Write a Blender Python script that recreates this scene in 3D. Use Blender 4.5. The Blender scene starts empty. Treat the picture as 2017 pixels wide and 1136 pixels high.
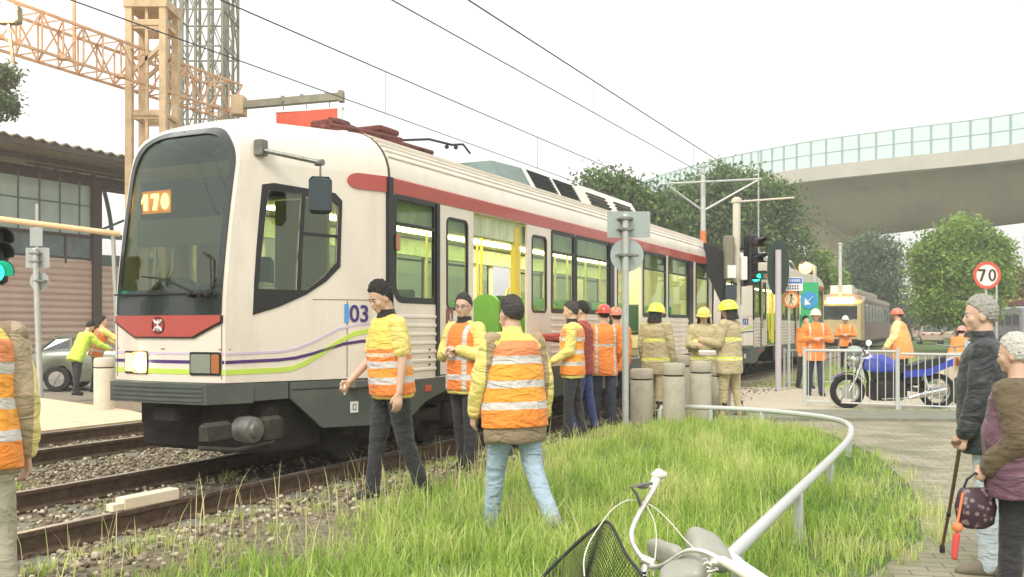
import bpy, bmesh, math, random
import numpy as np
from mathutils import Vector, Matrix, geometry, noise as mnoise
random.seed(7); np.random.seed(7)
R = math.radians; PI = math.pi
scn = bpy.context.scene; COL = scn.collection
# ---------------------------------------------------------------- camera, sky, sun, exposure
F, CX, HY = 1850.0, 1008.5, 642.0          # focal length, principal column and eye level in photo pixels
CH = 1.40                                  # eye height above rail top
cd = bpy.data.cameras.new('camera'); cam = bpy.data.objects.new('camera', cd); COL.objects.link(cam)
cd.sensor_width = 36; cd.lens = F/2017*36; cd.shift_y = (HY-568)/2017; cd.clip_end = 2000; cd.clip_start = 0.05
cam.location = (0, 0, CH); cam.rotation_euler = (R(90), 0, 0); scn.camera = cam
w = bpy.data.worlds.new('World'); scn.world = w; w.use_nodes = True
nt = w.node_tree; nt.nodes.clear()
sky = nt.nodes.new('ShaderNodeTexSky'); sky.sky_type = 'NISHITA'; sky.sun_disc = False
SUN_EL, SUN_AZ = 48, 205
sky.sun_elevation = R(SUN_EL); sky.sun_rotation = R(SUN_AZ); sky.dust_density = 4; sky.air_density = 1.5
hs = nt.nodes.new('ShaderNodeHueSaturation'); hs.inputs['Saturation'].default_value = 0.15
mx = nt.nodes.new('ShaderNodeMix'); mx.data_type = 'RGBA'; mx.inputs[0].default_value = 0.72
mx.inputs[7].default_value = (8.6, 8.5, 8.3, 1)   # the even layer of cloud
bg = nt.nodes.new('ShaderNodeBackground'); bg.inputs[1].default_value = 0.13
wo = nt.nodes.new('ShaderNodeOutputWorld')
nt.links.new(sky.outputs[0], hs.inputs['Color']); nt.links.new(hs.outputs[0], mx.inputs[6])
nt.links.new(mx.outputs[2], bg.inputs[0]); nt.links.new(bg.outputs[0], wo.inputs[0])
sl = bpy.data.lights.new('sun', 'SUN'); sl.energy = 1.5; sl.angle = R(18); sl.color = (1, .95, .86)
so = bpy.data.objects.new('sun', sl); COL.objects.link(so)
so.rotation_euler = (R(90-SUN_EL), 0, R(180-SUN_AZ))
scn.view_settings.view_transform = 'Standard'; scn.view_settings.look = 'None'
scn.view_settings.exposure = 0.62; scn.view_settings.gamma = 1
scn.render.engine = 'CYCLES'
scn.cycles.max_bounces = 6; scn.cycles.transparent_max_bounces = 12
scn.render.resolution_x = 1024; scn.render.resolution_y = 577

# ---------------------------------------------------------------- placing helpers
GZ = -0.03                                    # ground level under people
TD = Vector((.4426, .8967, 0)); TN = Vector((-.8967, .4426, 0))      # along the track, across it (to the left)
def dp(px, py, d): return Vector(((px-CX)/F*d, d, CH+(HY-py)/F*d))
def gp(px, py, z=GZ):
    d = (CH-z)*F/(py-HY); return Vector(((px-CX)/F*d, d, z))
def tr(L, s, z=0): v = TN*L+TD*s; v.z = z; return v
def LS(x, y): return -.8967*x+.4426*y, .4426*x+.8967*y
def s_at(px, L):
    q = (px-CX)/F; return L*(.8967+.4426*q)/(.4426-.8967*q)
def z_at(px, py, L):
    d = .4426*L+.8967*s_at(px, L); return CH+(HY-py)/F*d

# ---------------------------------------------------------------- materials
MT = {}
def mat(name, col, rough=.6, metal=0, var=.12, vs=3.0, bump=0, bs=30, dirt=0, dcol=(.12,.09,.06), ds=1.2, emit=0, ecol=None, alpha=1, spec=.5, coat=0, trans=0, stretch=(1,1,1), sheen=0):
    if name in MT: return MT[name]
    m = bpy.data.materials.new(name); m.use_nodes = True; n = m.node_tree; b = n.nodes['Principled BSDF']
    b.inputs['Roughness'].default_value = rough; b.inputs['Metallic'].default_value = metal
    b.inputs['Specular IOR Level'].default_value = spec; b.inputs['Coat Weight'].default_value = coat
    b.inputs['Alpha'].default_value = alpha; b.inputs['Transmission Weight'].default_value = trans
    b.inputs['Sheen Weight'].default_value = sheen
    tc = n.nodes.new('ShaderNodeTexCoord'); mp = n.nodes.new('ShaderNodeMapping'); mp.inputs['Scale'].default_value = stretch
    n.links.new(tc.outputs['Object'], mp.inputs[0])
    nz = n.nodes.new('ShaderNodeTexNoise'); nz.inputs['Scale'].default_value = vs; nz.inputs['Detail'].default_value = 6; nz.inputs['Roughness'].default_value = .65
    n.links.new(mp.outputs[0], nz.inputs['Vector'])
    rp = n.nodes.new('ShaderNodeValToRGB'); e = rp.color_ramp.elements
    e[0].position = .3; e[1].position = .72
    e[0].color = [c*(1-var) for c in col]+[1]; e[1].color = [min(1, c*(1+var)) for c in col]+[1]
    n.links.new(nz.outputs[0], rp.inputs[0]); out = rp.outputs[0]
    if dirt:
        n2 = n.nodes.new('ShaderNodeTexNoise'); n2.inputs['Scale'].default_value = ds; n2.inputs['Detail'].default_value = 8; n2.inputs['Roughness'].default_value = .7
        n.links.new(mp.outputs[0], n2.inputs['Vector'])
        r2 = n.nodes.new('ShaderNodeValToRGB'); r2.color_ramp.elements[0].position = .5; r2.color_ramp.elements[1].position = .75
        r2.color_ramp.elements[1].color = (dirt, dirt, dirt, 1); n.links.new(n2.outputs[0], r2.inputs[0])
        mm = n.nodes.new('ShaderNodeMix'); mm.data_type = 'RGBA'; mm.inputs[7].default_value = (*dcol, 1)
        n.links.new(r2.outputs[0], mm.inputs[0]); n.links.new(out, mm.inputs[6]); out = mm.outputs[2]
    n.links.new(out, b.inputs['Base Color'])
    if bump:
        n3 = n.nodes.new('ShaderNodeTexNoise'); n3.inputs['Scale'].default_value = bs; n3.inputs['Detail'].default_value = 5
        n.links.new(mp.outputs[0], n3.inputs['Vector'])
        bp = n.nodes.new('ShaderNodeBump'); bp.inputs['Strength'].default_value = bump; bp.inputs['Distance'].default_value = .02
        n.links.new(n3.outputs[0], bp.inputs['Height']); n.links.new(bp.outputs[0], b.inputs['Normal'])
    if emit:
        b.inputs['Emission Color'].default_value = (*(ecol or col), 1); b.inputs['Emission Strength'].default_value = emit
    MT[name] = m; return m
def glass(name, tint=(.55,.62,.6), k=.35, rough=.03):
    """thin pane: part clear, part mirror (facing dependent), part dark tint"""
    if name in MT: return MT[name]
    m = bpy.data.materials.new(name); m.use_nodes = True; n = m.node_tree; n.nodes.clear()
    o = n.nodes.new('ShaderNodeOutputMaterial'); t = n.nodes.new('ShaderNodeBsdfTransparent'); t.inputs[0].default_value = (*tint, 1)
    g = n.nodes.new('ShaderNodeBsdfGlossy'); g.inputs['Roughness'].default_value = rough; g.inputs['Color'].default_value = (.85, .95, .92, 1)
    lf = n.nodes.new('ShaderNodeLayerWeight'); lf.inputs[0].default_value = .5; lw = n.nodes.new('ShaderNodeMath'); lw.operation = 'POWER'; lw.inputs[1].default_value = 4; n.links.new(lf.outputs['Facing'], lw.inputs[0])
    ma = n.nodes.new('ShaderNodeMath'); ma.operation = 'MULTIPLY_ADD'; ma.inputs[1].default_value = .6; ma.inputs[2].default_value = k
    nz = n.nodes.new('ShaderNodeTexNoise'); nz.inputs['Scale'].default_value = 1.5
    bp = n.nodes.new('ShaderNodeBump'); bp.inputs['Strength'].default_value = .03; n.links.new(nz.outputs[0], bp.inputs['Height']); n.links.new(bp.outputs[0], g.inputs['Normal'])
    x = n.nodes.new('ShaderNodeMixShader'); n.links.new(lw.outputs[0], ma.inputs[0]); n.links.new(ma.outputs[0], x.inputs[0])
    n.links.new(t.outputs[0], x.inputs[1]); n.links.new(g.outputs[0], x.inputs[2]); n.links.new(x.outputs[0], o.inputs[0])
    MT[name] = m; return m
def emis(name, col, s):
    return mat(name, col, .5, emit=s, ecol=col, var=.02)

# ---------------------------------------------------------------- mesh builder
class MB:
    def __init__(s): s.v = []; s.f = []; s.m = []; s.mi = 0; s.X = None
    def add(s, vs, fs):
        b = len(s.v)
        if s.X is not None: vs = [s.X @ Vector(p) for p in vs]
        s.v += [tuple(p) for p in vs]; s.f += [tuple(b+i for i in f) for f in fs]; s.m += [s.mi]*len(fs); return s
    def box(s, x0, x1, y0, y1, z0, z1, bev=0):
        if bev:
            b = bev
            def ring(z, i): return [(x0+i+ (0), y0+b+i*0+ (0), z)]
            vs = []; 
            for z, i in ((z0, b), (z0+b, 0), (z1-b, 0), (z1, b)):
                a0, a1, c0, c1 = x0+i, x1-i, y0+i, y1-i
                vs += [(a0+b, c0, z), (a1-b, c0, z), (a1, c0+b, z), (a1, c1-b, z), (a1-b, c1, z), (a0+b, c1, z), (a0, c1-b, z), (a0, c0+b, z)]
            fs = [tuple(range(7, -1, -1)), tuple(range(24, 32))]
            for k in range(3):
                for i in range(8): fs.append((k*8+i, k*8+(i+1) % 8, (k+1)*8+(i+1) % 8, (k+1)*8+i))
            return s.add(vs, fs)
        vs = [(x, y, z) for z in (z0, z1) for x, y in ((x0, y0), (x1, y0), (x1, y1), (x0, y1))]
        return s.add(vs, [(3,2,1,0), (4,5,6,7), (0,1,5,4), (1,2,6,5), (2,3,7,6), (3,0,4,7)])
    def loft(s, rings, cap=True):
        n = len(rings[0]); vs = [p for r in rings for p in r]; fs = []
        for k in range(len(rings)-1):
            for i in range(n): fs.append((k*n+i, k*n+(i+1) % n, (k+1)*n+(i+1) % n, (k+1)*n+i))
        if cap: fs += [tuple(range(n-1, -1, -1)), tuple(range((len(rings)-1)*n, len(rings)*n))]
        return s.add(vs, fs)
    def tube(s, pts, r, n=8, cap=True, taper=None):
        pts = [Vector(p) for p in pts]; rings = []; up = None
        for i, p in enumerate(pts):
            t = (pts[min(i+1, len(pts)-1)]-pts[max(i-1, 0)])
            if t.length < 1e-9: t = Vector((0,0,1))
            t.normalize()
            if up is None: up = t.orthogonal().normalized()
            up = (up-t*up.dot(t)); up = up.normalized() if up.length > 1e-6 else t.orthogonal().normalized()
            sd = t.cross(up); rr = r[i] if isinstance(r, (list, tuple)) else r
            rings.append([p+(up*math.cos(a)+sd*math.sin(a))*rr for a in [2*PI*k/n for k in range(n)]])
        return s.loft(rings, cap)
    def bar(s, a, b, w=.05, h=None):
        """square bar from a to b"""
        a = Vector(a); b = Vector(b); t = (b-a).normalized(); h = h or w
        u = Vector((0,0,1)) if abs(t.z) < .95 else Vector((1,0,0))
        sd = t.cross(u).normalized(); u = sd.cross(t)
        rings = [[p+sd*x*w/2+u*y*h/2 for x, y in ((-1,-1), (1,-1), (1,1), (-1,1))] for p in (a, b)]
        return s.loft(rings)
    def lathe(s, prof, c=(0,0,0), n=20, axis='z', cap=True):
        rings = []
        for r, h in prof:
            rg = []
            for k in range(n):
                a = 2*PI*k/n; x, y = r*math.cos(a), r*math.sin(a)
                p = (x, y, h) if axis == 'z' else ((h, x, y) if axis == 'x' else (y, h, x))
                rg.append((p[0]+c[0], p[1]+c[1], p[2]+c[2]))
            rings.append(rg)
        return s.loft(rings, cap)
    def ell(s, c, r, M=None, nu=16, nv=10):
        c = Vector(c); rings = []
        for j in range(nv+1):
            t = PI*(j+.0)/nv; t = min(max(t, .06), PI-.06)
            rg = []
            for i in range(nu):
                a = 2*PI*i/nu; v = Vector((r[0]*math.sin(t)*math.cos(a), r[1]*math.sin(t)*math.sin(a), -r[2]*math.cos(t)))
                rg.append(c+(M @ v if M else v))
            rings.append(rg)
        return s.loft(rings)
    def capsule(s, a, b, r0, r1, n=12, flat=1, side=None):
        """tapered limb with round ends"""
        a = Vector(a); b = Vector(b); t = (b-a); L = t.length; t.normalize()
        u = Vector(side) if side is not None else t.orthogonal(); u = (u-t*u.dot(t)).normalized(); v = t.cross(u); rings = []
        for k in range(1, 4):
            q = k/4*PI/2; rings.append((a-t*r0*math.cos(q), r0*math.sin(q)))
        for k in range(0, 5): rings.append((a.lerp(b, k/4), r0+(r1-r0)*k/4))
        for k in range(1, 4):
            q = k/4*PI/2; rings.append((b+t*r1*math.sin(q), r1*math.cos(q)))
        return s.loft([[p+(u*math.cos(2*PI*i/n)+v*math.sin(2*PI*i/n)*flat)*rr for i in range(n)] for p, rr in rings])
    def prism(s, poly, f0, f1):
        """poly 2-D, f0/f1 map (a,b) to 3-D for both faces"""
        n = len(poly); vs = [f0(*p) for p in poly]+[f1(*p) for p in poly]
        fs = [tuple(range(n-1, -1, -1)), tuple(range(n, 2*n))]+[(i, (i+1) % n, n+(i+1) % n, n+i) for i in range(n)]
        return s.add(vs, fs)
    def build(s, name, mats, parent=None, smooth=False, fix=True):
        me = bpy.data.meshes.new(name); me.from_pydata(s.v, [], s.f)
        if not isinstance(mats, (list, tuple)): mats = [mats]
        for m in mats: me.materials.append(m)
        if len(mats) > 1: me.polygons.foreach_set('material_index', s.m)
        if fix:
            bm = bmesh.new(); bm.from_mesh(me); bmesh.ops.recalc_face_normals(bm, faces=bm.faces); bm.to_mesh(me); bm.free()
        if smooth:
            me.polygons.foreach_set('use_smooth', [True]*len(me.polygons))
            try: me.set_sharp_from_angle(angle=R(40))
            except Exception: pass
        o = bpy.data.objects.new(name, me); COL.objects.link(o)
        if parent: o.parent = parent
        return o
def rrect(x0, x1, z0, z1, r, n=5):
    """rounded rectangle outline, r may be a 4-list (bl, br, tr, tl)"""
    rs = r if isinstance(r, (list, tuple)) else [r]*4; out = []
    for (cx, cz, sx, sz, a0), rr in zip(((x0, z0, 1, 1, PI), (x1, z0, -1, 1, 1.5*PI), (x1, z1, -1, -1, 0), (x0, z1, 1, -1, .5*PI)), rs):
        if rr <= 1e-4: out.append((cx, cz)); continue
        for k in range(n+1):
            a = a0+k/n*PI/2; out.append((cx+sx*rr+rr*math.cos(a), cz+sz*rr+rr*math.sin(a)))
    return out
def inpoly(x, y, P):
    c = False; n = len(P); j = n-1
    for i in range(n):
        if (P[i][1] > y) != (P[j][1] > y) and x < (P[j][0]-P[i][0])*(y-P[i][1])/(P[j][1]-P[i][1])+P[i][0]: c = not c
        j = i
    return c
def plate(mb, outer, holes, f3, th, nrm, step=.35):
    """flat or curved sheet with holes; f3 maps (a,b)->Vector, nrm(a,b)->inward unit vector, th thickness"""
    def sub(P):
        o = []
        for i in range(len(P)):
            a, b = Vector(P[i]), Vector(P[(i+1) % len(P)]); k = max(1, int((b-a).length/step))
            o += [tuple(a.lerp(b, j/k)) for j in range(k)]
        return o
    outer = sub(outer); holes = [sub(h) for h in holes]
    pts = []; eds = []
    for P in [outer]+holes:
        b = len(pts); pts += [Vector(p) for p in P]; eds += [(b+i, b+(i+1) % len(P)) for i in range(len(P))]
    xs = [p[0] for p in outer]; ys = [p[1] for p in outer]
    a = min(xs)+step
    while a < max(xs):
        c = min(ys)+step
        while c < max(ys):
            if inpoly(a, c, outer) and not any(inpoly(a, c, h) for h in holes): pts.append(Vector((a, c)))
            c += step
        a += step
    vo, eo, fo, *_ = geometry.delaunay_2d_cdt(pts, eds, [], 0, 1e-5)
    keep = []
    for f in fo:
        cx = sum(vo[i][0] for i in f)/3; cy = sum(vo[i][1] for i in f)/3
        if inpoly(cx, cy, outer) and not any(inpoly(cx, cy, h) for h in holes): keep.append(tuple(f))
    n = len(vo); A = [f3(p[0], p[1]) for p in vo]; B = [q+nrm(p[0], p[1])*th for p, q in zip(vo, A)]
    cnt = {}
    for f in keep:
        for i in range(3):
            e = (f[i], f[(i+1) % 3]); cnt[e] = 1
    bd = [e for e in cnt if (e[1], e[0]) not in cnt]
    mb.add(A+B, keep+[tuple(n+i for i in reversed(f)) for f in keep]+[(e[1], e[0], n+e[0], n+e[1]) for e in bd])
    return mb

def thing(name, label, cat, loc=(0,0,0), rz=0, group=None):
    o = bpy.data.objects.new(name, None); COL.objects.link(o); o.location = loc; o.rotation_euler = (0, 0, rz)
    o['label'] = label; o['category'] = cat
    if group: o['group'] = group
    return o
def tag(o, label=None, cat=None, group=None, kind=None):
    if label: o['label'] = label
    if cat: o['category'] = cat
    if group: o['group'] = group
    if kind: o['kind'] = kind
    return o
def copy_tree(o, parent=None):
    c = o.copy(); COL.objects.link(c); c.parent = parent
    for ch in list(o.children): copy_tree(ch, c)
    return c
def text_obj(name, s, size, m, parent, M, th=.004, bold=0):
    cu = bpy.data.curves.new(name, 'FONT'); cu.body = s; cu.size = size; cu.extrude = th/2; cu.offset = bold
    cu.align_x = 'CENTER'; cu.align_y = 'CENTER'
    t = bpy.data.objects.new('tmp', cu); COL.objects.link(t)
    dg = bpy.context.evaluated_depsgraph_get(); me = bpy.data.meshes.new_from_object(t.evaluated_get(dg))
    bpy.data.objects.remove(t); me.transform(M); me.materials.clear(); me.materials.append(m)
    o = bpy.data.objects.new(name, me); COL.objects.link(o); o.parent = parent; return o
def digits(name, s, size, m, parent, M, th=.004, wt=.15):
    """strokes for 0, 1, 7 as raised shapes"""
    mb = MB(); mb.X = M; h = size*.72; w_ = size*.46; k = size*wt; adv = size*.62; x = -adv*(len(s)-1)/2
    for c in s:
        if c == '0':
            o = [(x+w_/2*math.cos(a), h/2*math.sin(a)) for a in [2*PI*i/28 for i in range(28)]]; i_ = [(x+(w_/2-k)*math.cos(a), (h/2-k*.9)*math.sin(a)) for a in [2*PI*i/28 for i in range(28)]]
            n = 28; mb.add([(a, b, z) for z in (0, th) for P in (o, i_) for a, b in P], [f for j in range(n) for q in [(j+1) % n] for f in ((2*n+j, 2*n+q, 3*n+q, 3*n+j), (j, q, 2*n+q, 2*n+j), (n+q, n+j, 3*n+j, 3*n+q))])
        elif c == '7': mb.prism([(x-w_/2, h/2), (x-w_/2, h/2-k), (x+w_/2-k*1.25, h/2-k), (x-w_*.28, -h/2), (x-w_*.28+k*1.1, -h/2), (x+w_/2, h/2-k*.9), (x+w_/2, h/2)], lambda a, b: Vector((a, b, 0)), lambda a, b: Vector((a, b, th)))
        else: mb.prism([(x-k*.2, h/2), (x-w_*.42, h/2-k*1.3), (x-w_*.42, h/2-k*2.2), (x-k*.2, h/2-k*1.3), (x-k*.2, -h/2), (x+k*.9, -h/2), (x+k*.9, h/2)], lambda a, b: Vector((a, b, 0)), lambda a, b: Vector((a, b, th)))
        x += adv
    return mb.build(name, m, parent)
def frameM(o, xa, ya):
    """matrix placing text: origin o, x axis xa, y axis ya"""
    xa = Vector(xa).normalized(); ya = Vector(ya).normalized(); za = xa.cross(ya)
    M = Matrix.Identity(4)
    for i in range(3): M[i][0] = xa[i]; M[i][1] = ya[i]; M[i][2] = za[i]; M[i][3] = Vector(o)[i]
    return M
# ================================================================ ground, tracks
def sstep(a, b, x): t = np.clip((x-a)/(b-a), 0, 1); return t*t*(3-2*t)
def xb(y):   # right edge of the lawn beside the paved path
    return np.interp(y, [0, 4, 5.3, 6.3, 7.5, 8.6, 10.5, 12.6, 13.2], [1.3, 1.55, 2.0, 2.75, 3.25, 3.62, 4.05, 4.2, 4.0])
def ground_z(x, y):
    L = -.8967*x+.4426*y; s = .4426*x+.8967*y
    z = np.full(np.shape(x), GZ, float)
    far = sstep(12.5, 15, s)
    z = z-.15*(sstep(4.85, 5.35, L)-sstep(11.2, 11.6, L)*.5)*(1-far*.75)
    z = z-.27*sstep(13.5, 19, L)*sstep(15, 19, y)
    lawn = (1-sstep(4.2, 4.8, L))*sstep(.0, .5, xb(y)-x)*(1-sstep(12.4, 13.4, y))
    z = z+lawn*(.035+.03*np.sin(x*1.7+1)*np.cos(y*1.3)+.015*np.sin(x*4.1)*np.sin(y*3.7+2))
    return z
def sheet(name, xs, ys, zf, m, keep=None):
    X, Y = np.meshgrid(xs, ys); Z = zf(X, Y); nx, ny = len(xs), len(ys)
    me = bpy.data.meshes.new(name); V = np.stack([X, Y, Z], -1).reshape(-1, 3)
    I = np.arange(nx*ny).reshape(ny, nx)
    Q = np.stack([I[:-1, :-1], I[:-1, 1:], I[1:, 1:], I[1:, :-1]], -1).reshape(-1, 4)
    me.from_pydata(V.tolist(), [], Q.tolist()); me.materials.append(m)
    me.polygons.foreach_set('use_smooth', [True]*len(me.polygons))
    o = bpy.data.objects.new(name, me); COL.objects.link(o); o['kind'] = 'structure'; return o
def ground_mat():
    m = bpy.data.materials.new('earth_and_turf'); m.use_nodes = True; n = m.node_tree; b = n.nodes['Principled BSDF']; b.inputs['Roughness'].default_value = .95
    tc = n.nodes.new('ShaderNodeTexCoord')
    def nz(s, d=8):
        q = n.nodes.new('ShaderNodeTexNoise'); q.inputs['Scale'].default_value = s; q.inputs['Detail'].default_value = d; q.inputs['Roughness'].default_value = .65; n.links.new(tc.outputs['Object'], q.inputs[0]); return q
    def ramp(src, cs):
        r = n.nodes.new('ShaderNodeValToRGB'); el = r.color_ramp.elements
        while len(el) < len(cs): el.new(.5)
        for e, (p, c) in zip(el, cs): e.position = p; e.color = (*c, 1)
        n.links.new(src, r.inputs[0]); return r
    dirt = ramp(nz(14).outputs[0], [(.3, (.075, .06, .035)), (.5, (.20, .165, .11)), (.7, (.34, .29, .20))])
    turf = ramp(nz(5).outputs[0], [(.3, (.05, .085, .02)), (.55, (.11, .19, .04)), (.75, (.19, .24, .07))])
    # turf where the mesh attribute says so
    at = n.nodes.new('ShaderNodeAttribute'); at.attribute_name = 'turf'
    ma = n.nodes.new('ShaderNodeMath'); ma.operation = 'ADD'; mb_ = n.nodes.new('ShaderNodeMath'); mb_.operation = 'MULTIPLY_ADD'; mb_.inputs[1].default_value = 1.2; mb_.inputs[2].default_value = -.6
    n.links.new(nz(2.2).outputs[0], mb_.inputs[0]); n.links.new(at.outputs['Fac'], ma.inputs[0]); n.links.new(mb_.outputs[0], ma.inputs[1])
    mx = n.nodes.new('ShaderNodeMix'); mx.data_type = 'RGBA'; rr = ramp(ma.outputs[0], [(.35, (0,0,0)), (.65, (1,1,1))])
    n.links.new(rr.outputs[0], mx.inputs[0]); n.links.new(dirt.outputs[0], mx.inputs[6]); n.links.new(turf.outputs[0], mx.inputs[7])
    n.links.new(mx.outputs[2], b.inputs['Base Color'])
    bp = n.nodes.new('ShaderNodeBump'); bp.inputs['Strength'].default_value = .8; bp.inputs['Distance'].default_value = .04
    n.links.new(nz(22).outputs[0], bp.inputs['Height']); n.links.new(bp.outputs[0], b.inputs['Normal']); return m
xs = np.concatenate([np.linspace(-400, -22, 24), np.arange(-20, 14, .14), np.linspace(15, 400, 26)])
ys = np.concatenate([np.linspace(-60, 1, 10), np.arange(1.2, 26, .14), np.linspace(27, 900, 45)])
gnd = sheet('ground', xs, ys, ground_z, ground_mat())
at = gnd.data.attributes.new('turf', 'FLOAT', 'POINT')
X, Y = np.meshgrid(xs, ys); L_ = -.8967*X+.4426*Y; S_ = .4426*X+.8967*Y
turf = (1-sstep(3.1, 4.3, L_))*.62*(S_ < 60)
turf = np.maximum(turf, ((L_ < 4.2)*(Y > 30)*1.0)); turf = np.maximum(turf, (S_ > 70)*.9); turf = np.where((L_ > 12)*(Y < 70), .05, turf)
at.data.foreach_set('value', turf.reshape(-1).astype(np.float32))

# paved path (grey-beige block pavers), grey kerb, pale road and crossing beyond
def paver_mat():
    m = bpy.data.materials.new('block_pavers'); m.use_nodes = True; n = m.node_tree; b = n.nodes['Principled BSDF']; b.inputs['Roughness'].default_value = .85
    tc = n.nodes.new('ShaderNodeTexCoord'); mp = n.nodes.new('ShaderNodeMapping'); mp.inputs['Rotation'].default_value = (0, 0, R(12)); n.links.new(tc.outputs['Object'], mp.inputs[0])
    br = n.nodes.new('ShaderNodeTexBrick'); br.inputs['Scale'].default_value = 1; br.inputs['Brick Width'].default_value = .225; br.inputs['Row Height'].default_value = .1125
    br.inputs['Mortar Size'].default_value = .006; br.inputs['Mortar Smooth'].default_value = .3; br.inputs['Bias'].default_value = 0
    br.inputs['Color1'].default_value = (.38, .34, .25, 1); br.inputs['Color2'].default_value = (.27, .24, .17, 1); br.inputs['Mortar'].default_value = (.15, .14, .09, 1)
    n.links.new(mp.outputs[0], br.inputs[0])
    nz = n.nodes.new('ShaderNodeTexNoise'); nz.inputs['Scale'].default_value = 1.3; nz.inputs['Detail'].default_value = 9; n.links.new(tc.outputs['Object'], nz.inputs[0])
    rp = n.nodes.new('ShaderNodeValToRGB'); rp.color_ramp.elements[0].position = .42; rp.color_ramp.elements[1].position = .7; rp.color_ramp.elements[1].color = (.7, .7, .7, 1); n.links.new(nz.outputs[0], rp.inputs[0])
    mx = n.nodes.new('ShaderNodeMix'); mx.data_type = 'RGBA'; mx.inputs[7].default_value = (.10, .12, .045, 1); n.links.new(rp.outputs[0], mx.inputs[0]); n.links.new(br.outputs[0], mx.inputs[6])
    n.links.new(mx.outputs[2], b.inputs['Base Color'])
    bp = n.nodes.new('ShaderNodeBump'); bp.inputs['Strength'].default_value = .7; bp.inputs['Distance'].default_value = .008; bp.invert = True
    n.links.new(br.outputs['Fac'], bp.inputs['Height']); n.links.new(bp.outputs[0], b.inputs['Normal']); return m
def flat_strip(name, left, right, z, m, th=0.0):
    """left/right: matched lists of (x,y)"""
    mb = MB(); n = len(left)
    vs = [(x, y, z) for x, y in left]+[(x, y, z) for x, y in right]
    mb.add(vs, [(i, i+1, n+i+1, n+i) for i in range(n-1)])
    if th:
        mb = MB(); mb.loft([[ (a[0],a[1],z), (b[0],b[1],z), (b[0],b[1],z-th), (a[0],a[1],z-th)] for a, b in zip(left, right)])
    o = mb.build(name, m); o['kind'] = 'structure'; return o
yy = [0, 2, 4, 5.3, 6.3, 7.5, 8.6, 9.6, 10.5, 11.6, 12.6, 13.1, 13.3]
lf = [(float(xb(y)), y) for y in yy]+[(1.9, 13.55), (1.9, 14.15)]; rg = [(14, y) for y in yy]+[(14, 13.6), (14, 14.15)]
flat_strip('path', lf, rg, GZ+.004, paver_mat())
M_kerb = mat('kerb_concrete', (.22, .22, .17), .9, var=.25, vs=6, bump=.4, dirt=.7, dcol=(.07,.09,.035), ds=3)
M_conc = mat('weathered_concrete', (.46, .42, .33), .9, var=.2, vs=5, bump=.4, bs=40, dirt=.5, dcol=(.12,.11,.08), ds=2.5)
flat_strip('kerb', [(3.2, 14.2), (4.5, 14.16), (14, 13.3)], [(3.2, 15.6), (4.5, 15.6), (14, 14.8)], GZ+.05, M_kerb, .12)
M_road = mat('pale_road', (.50, .44, .34), .9, var=.12, vs=9, bump=.3, bs=90, dirt=.4, dcol=(.25,.21,.15), ds=.7)
flat_strip('road', [(3.4, 15.7), (4.6, 15.7), (16, 14.9), (60, 12)], [(4.4, 21.5), (7, 22.5), (20, 24.5), (60, 28)], GZ+.004, M_road)
# crossing slab left of the tracks
M_slab = mat('crossing_slab', (.66, .52, .36), .85, var=.15, vs=5, bump=.3, bs=60, dirt=.5, dcol=(.3,.2,.12), ds=2)
def slab():
    mb = MB(); P = [(11.15, 3.0), (11.15, s_at(316, 11.15)), (12.6, s_at(316, 11.15)+.7), (15.5, s_at(316, 11.15)+1.6), (22, 14), (22, 3)]
    mb.prism(P, lambda a, b: tr(a, b, -.2), lambda a, b: tr(a, b, .005)); o = mb.build('pavement', M_slab); o['kind'] = 'structure'
slab()
# yard and road behind the second track on the left
flat_strip('yard', [tuple(tr(12.2, 14.0).xy), tuple(tr(12.2, 60).xy)], [tuple(tr(60, 14.0).xy), tuple(tr(60, 60).xy)], -.285+.0, mat('yard_asphalt', (.20, .185, .15), .9, var=.2, vs=4, bump=.3))

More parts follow.
